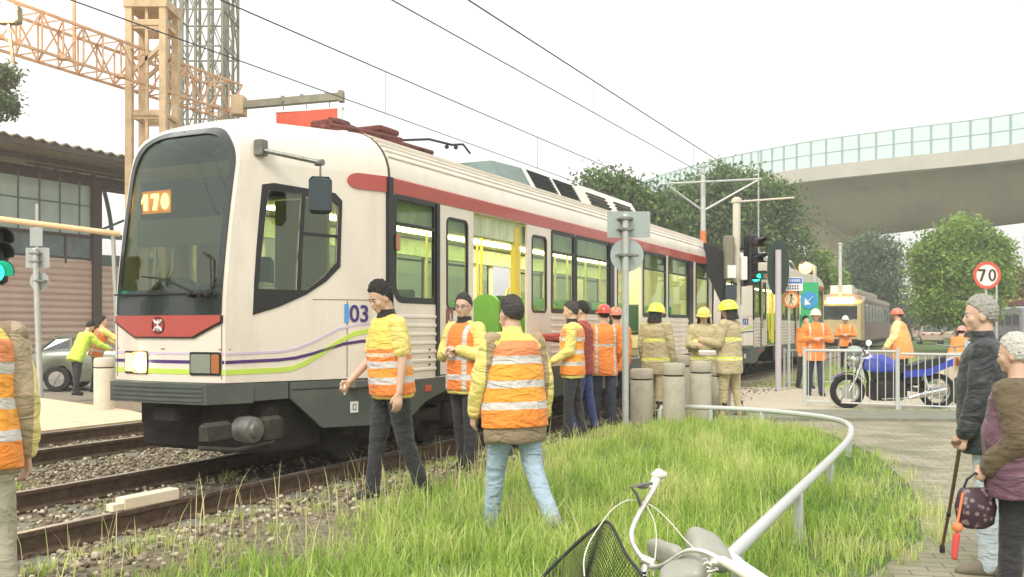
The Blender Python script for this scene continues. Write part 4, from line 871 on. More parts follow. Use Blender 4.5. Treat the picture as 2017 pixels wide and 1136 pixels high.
def small_signs():
    p = gp(1533, 770, GZ); d = p.y; O = Vector((p.x, p.y, GZ)); q = lambda a, b: dp(a, b, d)-O
    t = thing('signal_post', 'pinkish white post with a dark oval signal board seen from behind', 'signal', O)
    mb = MB(); mb.tube([(0, 0, -.1), (0, 0, q(0, 492).z)], .065, 12); mb.build('post', mat('pinkish_post', (.52, .47, .50), .6, var=.06), t, True)
    c = q(1535, 527); mb = MB(); n = 28; mb.prism([(c.x+.24*math.cos(2*PI*i/n)*(1), c.z+.62*(abs(math.sin(2*PI*i/n))**.8)*(1 if math.sin(2*PI*i/n) > 0 else -1)) for i in range(n)], lambda a, b: Vector((a, .07, b)), lambda a, b: Vector((a, .10, b))); bo = mb.build('signal_board', mat('board_dark_green', (.02, .04, .03), .5), t)
    mb = MB(); mb.box(c.x+.03, c.x+.17, .10, .3, c.z-.1, c.z+.38, .02); mb.build('signal_case', M_blk, bo)
    p = gp(1554, 768, GZ); O2 = Vector((p.x, p.y, GZ)); q = lambda a, b: dp(a, b, p.y)-O2; d = p.y
    t = thing('sign_post', 'thin post with a blue and white plate above a round orange-rimmed pedestrian sign', 'sign post', O2)
    mb = MB(); mb.tube([(0, 0, -.1), (0, 0, q(0, 548).z)], .03, 10); mb.build('pole', M_galv, t, True)
    a, b = q(1540, 573), q(1580, 546); mb = MB(); mb.box(a.x, b.x, -.05, -.035, a.z, b.z, .003); mb.mi = 1; mb.box(a.x+.02, b.x-.02, -.056, -.050, a.z+(b.z-a.z)*.55, b.z-.02); mb.mi = 2
    for zf in (.18, .36):
        x = a.x+.05
        while x < b.x-.08: mb.box(x, x+.03, -.055, -.051, a.z+(b.z-a.z)*zf-.018, a.z+(b.z-a.z)*zf+.018); x += .055
    mb.mi = 0; x = a.x+.06
    while x < b.x-.08: mb.box(x, x+.03, -.060, -.0565, a.z+(b.z-a.z)*.67, a.z+(b.z-a.z)*.85); x += .05
    mb.build('sign_plate', [M_signw, M_sblu, M_sblk], t)
    c = q(1557, 590); R_ = 17*d/F; mb = MB(); mb.lathe([(R_, -.05), (R_, -.035)], (c.x, 0, c.z), 32, 'y'); ds = mb.build('sign_disc', mat('sign_cream', (.75, .62, .38), .5), t)
    mb = MB(); mb.lathe([(R_, -.056), (R_, -.048), (R_*.76, -.048), (R_*.76, -.056)], (c.x, 0, c.z), 32, 'y', False); mb.lathe([(R_*.76, -.056), (R_, -.056)], (c.x, 0, c.z), 32, 'y', False); mb.build('sign_rim', mat('sign_orange', (.70, .20, .04), .5), ds)
    mb = MB(); mb.ell((c.x+.005, -.056, c.z+.10), (.028, .008, .03), None, 10, 6); mb.bar((c.x, -.056, c.z+.07), (c.x-.01, -.056, c.z-.02), .05, .008); mb.bar((c.x-.01, -.056, c.z-.02), (c.x-.05, -.056, c.z-.12), .025, .008); mb.bar((c.x-.01, -.056, c.z-.02), (c.x+.035, -.056, c.z-.12), .025, .008); mb.bar((c.x, -.056, c.z+.06), (c.x+.06, -.056, c.z+.0), .018, .008); mb.build('pedestrian_figure', M_sblk, ds)
    p = gp(1592, 758, GZ); O3 = Vector((p.x, p.y, GZ)); q = lambda a, b: dp(a, b, p.y)-O3; d = p.y
    t = thing('sign_post', 'round blue sign with a white arrow on a green board behind the workers', 'sign post', O3)
    mb = MB(); mb.tube([(0, 0, -.1), (0, 0, q(0, 556).z)], .04, 10); mb.build('pole', M_galv, t, True)
    a, b = q(1576, 640), q(1611, 556); mb = MB(); mb.box(a.x, b.x, -.05, -.042, a.z, b.z, .003); mb.build('green_board', mat('board_green', (.04, .42, .16), .5, var=.05), t)
    c = q(1592, 591); R_ = 17*d/F; mb = MB(); mb.lathe([(R_, -.07), (R_, -.052)], (c.x, 0, c.z), 32, 'y'); ds = mb.build('sign_disc', mat('disc_blue', (.05, .30, .60), .4), t)
    mb = MB(); mb.bar((c.x+.09, -.074, c.z+.09), (c.x-.02, -.074, c.z-.02), .07, .008); mb.prism([(c.x-.12, c.z-.12), (c.x+.04, c.z-.10), (c.x-.10, c.z+.05)], lambda a, b: Vector((a, -.078, b)), lambda a, b: Vector((a, -.071, b))); mb.build('arrow', M_signw, ds)
small_signs()
def lamp_post(px, yb, yl, label, z0=GZ, col=(1, .55, .14), st=3.2, r=.05):
    p = gp(px, yb, z0); O = Vector((p.x, p.y, z0)); h = dp(px, yl, p.y).z-z0; t = thing('street_lamp', label, 'street lamp', O, 0, 'lit street lamps')
    mb = MB(); mb.tube([(0, 0, -.1), (0, 0, h)], r, 10); mb.tube([(0, 0, h-.02), (-.12, 0, h+.06), (-.25, 0, h+.06)], r*.7, 8); mb.build('post', M_galv, t, True)
    mb = MB(); mb.box(-.42, -.10, -.1, .1, h+.03, h+.12, .03); hd = mb.build('lamp_head', M_steel, t)
    mb = MB(); mb.ell((-.26, 0, h-.04), (.19, .16, .17), None, 14, 8); mb.build('lamp_bulb', emis('sodium_lamp', col, st), hd, True)
lamp_post(1605, 742, 524, 'lit orange street lamp above the round blue sign')
lamp_post(1963, 700, 548, 'small lit street lamp far off at the right edge, beyond the old man')
for i, (px, yt, yb, lab) in enumerate(((1655, 480, 690, 'pale catenary mast behind the yellow tram'), (1738, 538, 672, 'shorter pale catenary mast right of the yellow tram'), (1787, 566, 662, 'thin dark catenary mast far down the line'), (1494, 300, 690, 'very thin grey pole rising above the flyover'))):
    ohl_mast(px, yb, yt, (.11, .1, .07, .05)[i], lab, [], None, M_galv if i > 1 else mat('pale_mast', (.6, .6, .55), .6), grp='far catenary masts')
def speed_sign():
    p = gp(1950, 738, GZ); d = p.y; O = Vector((p.x, p.y, GZ)); q = lambda a, b: dp(a, b, d)-O; t = thing('speed_limit_sign', 'round white 70 speed limit sign with a red rim above the old man', 'road sign', O)
    c = q(1942, 542); R_ = 27*d/F; mb = MB(); mb.tube([(c.x, 0, -.1), (c.x, 0, c.z+R_*.5)], .04, 10); mb.build('pole', M_galv, t, True)
    mb = MB(); mb.lathe([(R_, -.06), (R_, -.045)], (c.x, 0, c.z), 44, 'y'); ds = mb.build('sign_face', M_signw, t)
    mb = MB(); mb.lathe([(R_*.78, -.066), (R_*.78, -.07), (R_, -.07), (R_, -.044)], (c.x, 0, c.z), 44, 'y', False); mb.build('sign_rim', mat('speed_red', (.70, .10, .05), .45), ds)
    digits('number', '70', R_*1.25, mat('number_brown', (.08, .03, .02), .5), ds, frameM((c.x, -.0605, c.z), (1, 0, 0), (0, 0, 1)), .005, .13)
speed_sign()
# left signal, cropped by the frame
def left_signal():
    p = Vector((dp(-14, 500, 9).x, 9.0, GZ)); q = lambda a, b, dd=0: dp(a, b, 9+dd)-p; t = thing('traffic_signal', 'black traffic signal with a green light at the left edge, above the man in khaki', 'traffic signal', p)
    mb = MB(); mb.tube([(-.1, .1, -.1), (-.1, .1, 2.6)], .055, 12); mb.build('post', M_galv, t, True)
    MX = Matrix.Rotation(R(48), 4, 'Z'); mb = MB(); mb.X = MX; mb.box(-.14, .14, -.02, .18, q(0, 560).z, q(0, 452).z, .03); hd = mb.build('signal_head', M_blk, t)
    for k, yc in enumerate((474, 500, 536)):
        zc = q(0, yc).z+(.0 if k else .01); mb = MB(); mb.X = MX; rings = []
        for yy0 in (-.02, -.24): rings.append([(.11*math.cos(u), yy0, zc+.11*math.sin(u)) for u in [R(-20+i*22) for i in range(11)]]+[(.10*math.cos(u), yy0, zc+.10*math.sin(u)) for u in [R(200-i*22) for i in range(11)]])
        mb.loft(rings); mb.build('hood', M_blk, hd)
        mb = MB(); mb.X = MX; mb.lathe([(.095, -.025), (.08, -.04), (.01, -.05)], (0, 0, zc), 20, 'y'); mb.build('lens', emis('green_signal', (.02, .85, .38), 2.2) if k == 2 else mat('lens_dull', (.12, .13, .09), .3), hd)
left_signal()

# ---- overhead wires (parallel to the tracks)
M_wire = mat('wire_dark', (.05, .07, .07), .5, .5)
for L, zc, zm, lab in ((6.5, 5.45, 6.05, 'overhead contact wire and its carrier above the white tram'), (10.2, 5.5, 6.3, 'overhead contact wire and its carrier above the second track')):
    t = thing('overhead_wire', lab, 'overhead wire', tr(L, 0, 0), R(63.73), 'overhead line wires')
    mb = MB(); mb.tube([(x, 0, zc) for x in (-6, 20, 45, 90, 160)], .010, 5); mb.build('contact_wire', M_wire, t)
    mb = MB(); mb.tube([(x, 0, zm+(.10*((x-20)/26)**2 if x < 46 else .1)) for x in (-6, 0, 6, 12, 18, 24, 30, 38, 46, 90, 160)], .013, 5); mb.build('carrier_wire', M_wire, t)
    for x in (s_at(1170 if L < 8 else 760, L), s_at(1170 if L < 8 else 760, L)+7, s_at(1170 if L < 8 else 760, L)+14): mb = MB(); mb.tube([(x, 0, zc), (x, 0, zm+.02)], .006, 4); mb.build('dropper', M_wire, t)
# ================================================================ lattice gantry, tower, building on the left
M_lit_steel = mat('orange_lit_steel', (.68, .43, .25), .6, .2, var=.25, vs=5, dirt=.5, dcol=(.34,.22,.13), ds=3)  # orange lamp light is put into the gantry steel's base colour
M_brn = mat('brown_tower_steel', (.58, .44, .27), .75, .1, var=.25, vs=3, dirt=.5, dcol=(.28,.22,.14), ds=2)
M_grs = mat('grey_green_steel', (.25, .25, .19), .65, .3, var=.3, vs=4, dirt=.5, dcol=(.22,.13,.07), ds=2)
def truss(name, label, cat, A, B, hgt, wid, nb, m, th=.07, grp=None):
    """box truss from A to B (bottom-centre line)"""
    A = Vector(A); B = Vector(B); t = thing(name, label, cat, (A.x, A.y, A.z), 0, grp); D = B-A; d = D.normalized(); sd = Vector((-d.y, d.x, 0)).normalized()*wid/2
    C = lambda u, s, top: D*u+sd*s+Vector((0, 0, hgt if top else 0))
    for s in (-1, 1):
        for tp in (0, 1): mb = MB(); mb.bar(C(0, s, tp), C(1, s, tp), th, th); mb.build('chord', m, t)
        mb = MB()
        for k in range(nb):
            u0, u1 = k/nb, (k+1)/nb; mb.bar(C(u0, s, 0), C(u0, s, 1), th*.6)
            mb.bar(C(u0, s, k % 2), C(u1, s, 1-k % 2), th*.55)
        mb.build('web_bracing', m, t)
    for tp in (0, 1):
        mb = MB()
        for k in range(nb): u0, u1 = k/nb, (k+1)/nb; mb.bar(C(u0, -1, tp), C(u0, 1, tp), th*.5); mb.bar(C(u0, -1, tp), C(u1, 1, tp), th*.45)
        mb.build('cross_bracing', m, t)
    for k in range(0, nb+1, 3): 
        mb = MB(); c = C(k/nb, -1, 0); mb.box(c.x-.12, c.x+.12, c.y-.12, c.y+.12, c.z-.04, c.z+.06); mb.build('gusset_plate', m, t)
    return t
a0 = dp(-190, 60, 20.9); a0.z = 8.35; a1 = dp(455, 200, 31.2); a1.z = 8.35
tr_ = truss('gantry_truss', 'long orange-lit lattice gantry running across the lattice tower', 'gantry', a0, a1, 1.0, .9, 17, M_lit_steel, .066)
mb = MB(); v = dp(146, -30, 25)-tr_.location; mb.bar((v.x, v.y, -.0), (v.x, v.y, 3.2), .07); mb.build('hanger_rod', M_lit_steel, tr_)
def legtower(name, label, px0, px1, d, ztop, nx, ny, bay, m, th, z0=-.3, X=True):
    x0 = (px0-CX)/F*d; x1 = (px1-CX)/F*d; w_ = x1-x0; t = thing(name, label, 'tower', ((x0+x1)/2, d+w_/2, z0)); H = ztop-z0
    for i in range(nx+1):
        for j in range(ny+1):
            if 0 < i < nx and 0 < j < ny: continue
            mb = MB(); a = -w_/2+w_*i/nx; b = -w_/2+w_*j/ny; mb.bar((a, b, 0), (a, b, H), th); mb.build('leg', m, t)
    nb = int(H/bay)
    for k in range(1, nb+1):
        z = k*bay; mb = MB()
        for s in (-1, 1): mb.bar((-w_/2, s*w_/2, z), (w_/2, s*w_/2, z), th*.6); mb.bar((s*w_/2, -w_/2, z), (s*w_/2, w_/2, z), th*.6)
        mb.build('ring_beam', m, t)
    if X:
        mb = MB(); rr = random.Random(4)
        for k in range(nb):
            z, z1 = k*bay, (k+1)*bay
            for i in range(nx):
                a, b = -w_/2+w_*i/nx, -w_/2+w_*(i+1)/nx
                for s in (-1, 1):
                    if rr.random() < .75: mb.bar((a, s*w_/2, z), (b, s*w_/2, z1), th*.42)
                    if rr.random() < .75: mb.bar((b, s*w_/2, z), (a, s*w_/2, z1), th*.42)
                    if rr.random() < .6: mb.bar((s*w_/2, a, z), (s*w_/2, b, z1), th*.42)
                    if rr.random() < .4: mb.bar((s*w_/2, b, z), (s*w_/2, a, z1), th*.42)
        mb.build('diagonal_bracing', m, t)
    return t
legtower('lattice_tower', 'wide grey lattice scaffold tower rising behind the tram roof', 332, 438, 32, 15, 4, 3, 1.25, M_grs, .085)
bt = legtower('column_tower', 'brown four-column tower left of the grey lattice tower', 255, 322, 27, 10.75, 1, 1, 2.6, M_brn, .19, X=False)
mb = MB(); rr = random.Random(2)
for k in range(4):
    for s in (-1, 1): mb.bar((-.45, s*.45, k*2.6+1.2), (.45, s*.45, (k+1)*2.6-.6), .10); mb.box(-.48, .48, s*.48-.03, s*.48+.03, k*2.6+2.45, k*2.6+2.72)
mb.box(-.62, .62, -.62, .62, 10.85, 11.1); mb.box(-.04, .04, -.5, -.4, .5, 11); mb.build('tie_plate', M_brn, bt)
t = thing('flood_lamp', 'glaring lit flood lamp on the gantry at the top left corner', 'flood lamp', dp(12, 26, 20.4))
mb = MB(); mb.box(-.25, .25, -.05, .25, -.2, .2, .04); mb.bar((0, .1, -.2), (0, .3, -1.0), .06); mb.build('housing', M_steel, t); mb = MB(); mb.ell((0, -.08, 0), (.20, .08, .15), None, 16, 10); mb.build('lamp_bulb', emis('flood_glow', (1, .80, .45), 60), t, True)
fl = bpy.data.lights.new('flood_light', 'POINT'); fl.energy = 700; fl.color = (1, .6, .25); fl.shadow_soft_size = .2; fo = bpy.data.objects.new('flood_light', fl); COL.objects.link(fo); fo.location = (0, -.5, 0); fo.parent = t
# dark arm with a hanging red board
d_ = 30.0; A = dp(466, 208, d_); B = dp(674, 190, d_-1.2); t = thing('boom_arm', 'dark horizontal boom reaching right from the lattice tower above the tram', 'boom', A)
D = B-A; mb = MB(); mb.bar((0, 0, 0), D, .24, .22); mb.build('boom', M_grs, t)
mb = MB(); mb.box(-.12, .28, -.25, .25, -.32, .3, .02); mb.build('mounting_block', M_brn, t); mb = MB(); mb.bar(D-Vector((.1, 0, 0)), D+Vector((.05, 0, 0)), .34, .32); mb.build('end_cap', M_grs, t)
mb = MB()
for u in (.45, .63, .86): q = D*u; mb.box(q.x-.05, q.x+.05, q.y-.1, q.y+.1, q.z+.1, q.z+.17)
mb.build('clamp', M_grs, t)
A2 = dp(544, 222, d_-.6); B2 = dp(664, 214, d_-1.1); t = thing('hanging_board', 'red board with a pale mark hanging from the dark boom', 'sign board', A2); D2 = B2-A2
mb = MB(); mb.loft([[Vector((0, 0, 0))+D2*u+Vector((0, y, z)) for y, z in ((-.06, 0), (.06, 0), (.06, -1.15), (-.06, -1.15))] for u in (0, 1)]); mb.build('board', mat('board_red', (.60, .085, .04), .5, var=.1, dirt=.2, dcol=(.4,.2,.1)), t)
mb = MB(); mb.bar(Vector((-.04, 0, .02)), D2+Vector((.2, 0, .02)), .16, .06); mb.bar(D2+Vector((.1, 0, 0)), D2+Vector((.1, 0, -.7)), .2, .12); mb.bar((0, 0, 0), (0, 0, -1.1), .14, .04); mb.build('pale_edge', M_signw, t)
mb = MB(); mb.bar((.52, -.075, -.25), (.60, -.075, -.55), .06, .02); mb.bar((.50, -.075, -.56), (.84, -.075, -.50), .06, .02); mb.build('pale_mark', mat('mark_yellow', (.75, .55, .3), .5), t)
for u in (.12, .5, .88): mb = MB(); q = D2*u; mb.tube([q, q+Vector((0, 0, .38))], .015, 5); mb.lathe([(.06, -.02), (.02, -.1)], q+Vector((0, 0, .36)), 8); mb.build('hanger', M_steel, t)

def building():
    A = Vector((dp(-260, 500, 33).x, 33.0, -.3)); B = Vector((dp(300, 500, 44).x, 44.0, -.3)); D = B-A; n = D.length; ang = math.atan2(D.y, D.x)
    t = thing('shuttered_building', 'low building with pink roller-shutter wall, glazed upper band and dark corrugated canopy', 'building', A, ang)
    m = bpy.data.materials.new('pink_slatted_wall'); m.use_nodes = True; nn = m.node_tree; b = nn.nodes['Principled BSDF']; b.inputs['Roughness'].default_value = .6
    tc = nn.nodes.new('ShaderNodeTexCoord'); wv = nn.nodes.new('ShaderNodeTexWave'); wv.bands_direction = 'Z'; wv.inputs['Scale'].default_value = 1.15; wv.inputs['Distortion'].default_value = .0; nn.links.new(tc.outputs['Object'], wv.inputs[0])
    nz = nn.nodes.new('ShaderNodeTexNoise'); nz.inputs['Scale'].default_value = .6; nz.inputs['Detail'].default_value = 6; nn.links.new(tc.outputs['Object'], nz.inputs[0])
    r = nn.nodes.new('ShaderNodeValToRGB'); r.color_ramp.elements[0].color = (.62, .44, .34, 1); r.color_ramp.elements[1].color = (.80, .62, .50, 1); r.color_ramp.elements[0].position = .3; r.color_ramp.elements[1].position = .7; nn.links.new(nz.outputs[0], r.inputs[0]); nn.links.new(r.outputs[0], b.inputs['Base Color'])
    bp = nn.nodes.new('ShaderNodeBump'); bp.inputs['Strength'].default_value = .9; bp.inputs['Distance'].default_value = .06; nn.links.new(wv.outputs['Fac'], bp.inputs['Height']); nn.links.new(bp.outputs[0], b.inputs['Normal'])
    mb = MB(); mb.box(0, n, 0, .3, 0, 4.55); mb.build('wall', m, t)
    mb = MB(); k = 0
    z = .28
    while z < 4.3: mb.box(0, n, -.02, .0, z-.008, z+.012); z += .275
    mb.build('shutter_slats', mat('slat_brown', (.56, .39, .30), .8), t)
    dk = mat('dark_canopy_steel', (.09, .07, .055), .75, var=.2, vs=3, dirt=.3, dcol=(.10,.08,.05))
    # window band
    mb = MB(); mb.box(0, n*.75, .02, .28, 4.58, 5.6); mb.build('dark_window_band', mat('dark_band_glass', (.12, .17, .17), .15, var=.5, vs=1.2, coat=.5), t)
    mb = MB(); k = 0
    while k*1.3 < n*.75: mb.box(k*1.3, k*1.3+.07, -.03, .02, 4.38, 5.6); k += 1
    mb.box(0, n*.75, -.04, .02, 4.56, 4.66); mb.box(0, n*.75, -.04, .02, 5.52, 5.66); mb.build('band_mullions', dk, t)
    # glazed wall above
    gx = n*.735; mb = MB(); mb.box(0, gx, .1, .14, 5.66, 8.0); mb.build('glazed_wall', mat('teal_glazing', (.60, .76, .70), .12, var=.14, vs=.8, coat=.6, stretch=(1, 1, .4)), t)
    mb = MB(); k = 0
    while k*.95 < gx: mb.box(k*.95, k*.95+.05, .05, .10, 5.66, 8.0); k += 1
    mb.box(0, gx, .05, .10, 6.9, 6.96); mb.build('glazing_bars', mat('glazing_bar', (.18, .28, .25), .5), t)
    mb = MB(); mb.box(gx, gx+.45, -.1, .35, 0, 8.1); mb.build('post', dk, t)
    # canopy
    x1 = n+6; mb = MB(); k = 0; vs = []
    nx = int((x1+3)/.25)
    prof = [(-3+i*.25, (.06 if i % 2 else -.06)) for i in range(nx)]
    mb.loft([[(x, y, 8.55+o+(y+3)*.03) for y in (-4.2, 3.5)]+[(x, y, 8.50+o+(y+3)*.03) for y in (3.5, -4.2)] for x, o in prof]); mb.build('canopy_roof', mat('canopy_sheet', (.30, .25, .17), .7, var=.3, vs=2, dirt=.4, dcol=(.05,.04,.03)), t)
    mb = MB()
    for y in (-4.1, -1.5, 1.0, 3.3): mb.bar((-3, y, 8.33), (x1, y, 8.33), .14, .2)
    mb.bar((-3, .2, 7.95), (x1, .2, 7.95), .25, .28); mb.build('canopy_purlin', dk, t)
    mb = MB(); k = 0; x = n*.5
    while x < x1-1: mb.bar((x, .2, 8.0), (x+.45, .2, 8.4), .05); mb.bar((x+.45, .2, 8.4), (x+.9, .2, 8.0), .05); x += .9
    mb.bar((n*.5, .2, 8.42), (x1, .2, 8.42), .07); mb.build('canopy_truss', dk, t)
    mb = MB(); mb.bar((gx+.4, .1, 5.9), (gx+5.2, .1, 8.0), .09); mb.bar((gx+.3, .1, 5.7), (x1, .1, 5.75), .12, .22); mb.tube([(gx+.8+.5*math.sin(k/8*1.5), .3, 8.0-k*.3) for k in range(9)], .09, 8); mb.bar((gx+.3, .1, 4.6), (x1, .1, 4.75), .2, .5); mb.build('brace', mat('brace_green_grey', (.12, .17, .15), .6), t)
building()
# rail in front of the building, orange light put into its colour
A = dp(-60, 424, 25); B = dp(236, 461, 27.5); t = thing('amber_rail', 'pale amber-lit horizontal rail in front of the glazed upper wall', 'rail', A)
mb = MB(); mb.tube([(0, 0, 0), B-A], .085, 10); mb.build('rail', mat('amber_lit_rail', (.85, .62, .36), .4, var=.05), t, True)
mb = MB()
for u in (.12, .95): q = (B-A)*u; mb.bar(q, (q.x, q.y+.4, -A.z-.3), .09)
mb.build('rail_post', M_galv, t)
# sky-blue lamp pole behind it
t = thing('utility_pole', 'slim pale pole with a small plate rising behind the leaning signpost', 'pole', (dp(73, 500, 30).x, 30, -.3)); mb = MB(); mb.tube([(0, 0, 0), (0, 0, 5.6)], .05, 8); mb.build('pole', M_galv, t, True); mb = MB(); mb.box(-.2, .2, -.06, -.04, 4.25, 4.85); mb.build('plate', M_plate, t)

# ---- parked car
def car(label, loc, rz, col, name='parked_car', L=4.3, Wd=1.72, Hh=1.42):
    t = thing(name, label, 'car', loc, rz); pm = mat('car_'+name, col, .3, .3, var=.05, coat=.8)
    S = [(-2.15, .45), (-2.12, .82), (-1.95, .98), (-1.55, 1.02), (-1.1, 1.04), (-.4, 1.05), (.5, 1.04), (1.2, .98), (1.85, .86), (2.12, .70), (2.15, .42)]
    def hw(x): return Wd/2*(1-.10*(abs(x)/2.15)**4)
    # body by stations along x
    top = lambda x: np.interp(x, [p[0] for p in S[1:-1]], [p[1] for p in S[1:-1]])
    mb = MB(); rings = []
    for x in np.linspace(-2.15, 2.15, 35):
        w_ = hw(x); z1 = float(top(x)); zb = .26 if abs(x) < 2 else .38
        for xc in (-1.32, 1.32):
            dx = abs(x-xc)
            if dx < .36: zb = max(zb, .33+math.sqrt(.36**2-dx*dx))
        zm = (zb+z1)/2
        rings.append([(x, -w_*.94, zb), (x, -w_, zb+(z1-zb)*.35), (x, -w_*.99, z1-.10), (x, -w_*.90, z1), (x, w_*.90, z1), (x, w_*.99, z1-.10), (x, w_, zb+(z1-zb)*.35), (x, w_*.94, zb)])
    mb.loft(rings); body = mb.build('body', pm, t, True)
    G = [(-1.85, 1.0), (-1.45, 1.36), (-.9, 1.43), (.1, 1.43), (.55, 1.34), (1.25, .99)]
    mb = MB(); mb.loft([[(x, -.74 if z < 1.1 else -.60, z) for x, z in G], [(x, .74 if z < 1.1 else .60, z) for x, z in G]]); mb.build('cabin_glass', mat('car_glass', (.03, .04, .04), .05, coat=1), t)
    mb = MB(); mb.box(-1.40, .50, -.57, .57, 1.41, 1.455, .03)
    for s in (-1, 1):
        for a, b in (((-1.86, 1.0), (-1.46, 1.37)), ((1.27, .99), (.54, 1.36)), ((-.25, 1.02), (-.25, 1.40)), ((-1.0, 1.02), (-1.05, 1.40))): mb.bar((a[0], s*.755, a[1]), (b[0], s*.615, b[1]), .06, .04)
        mb.bar((-1.45, s*.61, 1.40), (.53, s*.61, 1.39), .06, .06)
    mb.build('roof', pm, t)
    for x in (-1.32, 1.32):
        for s in (-1, 1):
            mb = MB(); mb.lathe([(.18, .0), (.30, .0), (.325, .03), (.325, .17), (.30, .20), (.18, .20)], (x, s*.76-.1, .325), 24, 'y'); wh = mb.build('wheel', mat('tyre', (.015, .015, .015), .8), t, True)
            mb = MB(); mb.lathe([(.195, -.115), (.20, .115)], (x, s*.76, .325), 20, 'y')
            for k in range(6): a = k*PI/3; mb.bar((x, s*.88, .325), (x+.18*math.cos(a), s*.88, .325+.18*math.sin(a)), .05, .02)
            mb.build('rim', mat('alloy', (.5, .5, .47), .3, .7), wh)
    for s in (-1, 1):
        mb = MB(); mb.box(-2.16, -2.02, s*.62-.12, s*.62+.12, .72, .88, .02); mb.build('tail_lamp', mat('lamp_red', (.35, .02, .02), .2, coat=1), t)
        mb = MB(); mb.box(2.0, 2.14, s*.6-.16, s*.6+.16, .62, .74, .02); mb.build('headlight', mat('lamp_clear', (.6, .6, .58), .1, coat=1), t)
        mb = MB(); mb.box(.85, 1.0, s*.86-.09, s*.86+.09, .98, 1.1, .03); mb.build('wing_mirror', pm, t)
        for x in (-.45, .55): mb = MB(); mb.box(x, x+.16, s*.862-.01, s*.862+.01, .86, .885, .004); mb.build('door_handle', pm, body)
    return t
c = dp(150, 742, 24.5); car('grey-green parked car on the yard behind the cream bollard', (c.x+.95, 25.0, -.28), R(6), (.16, .18, .13))

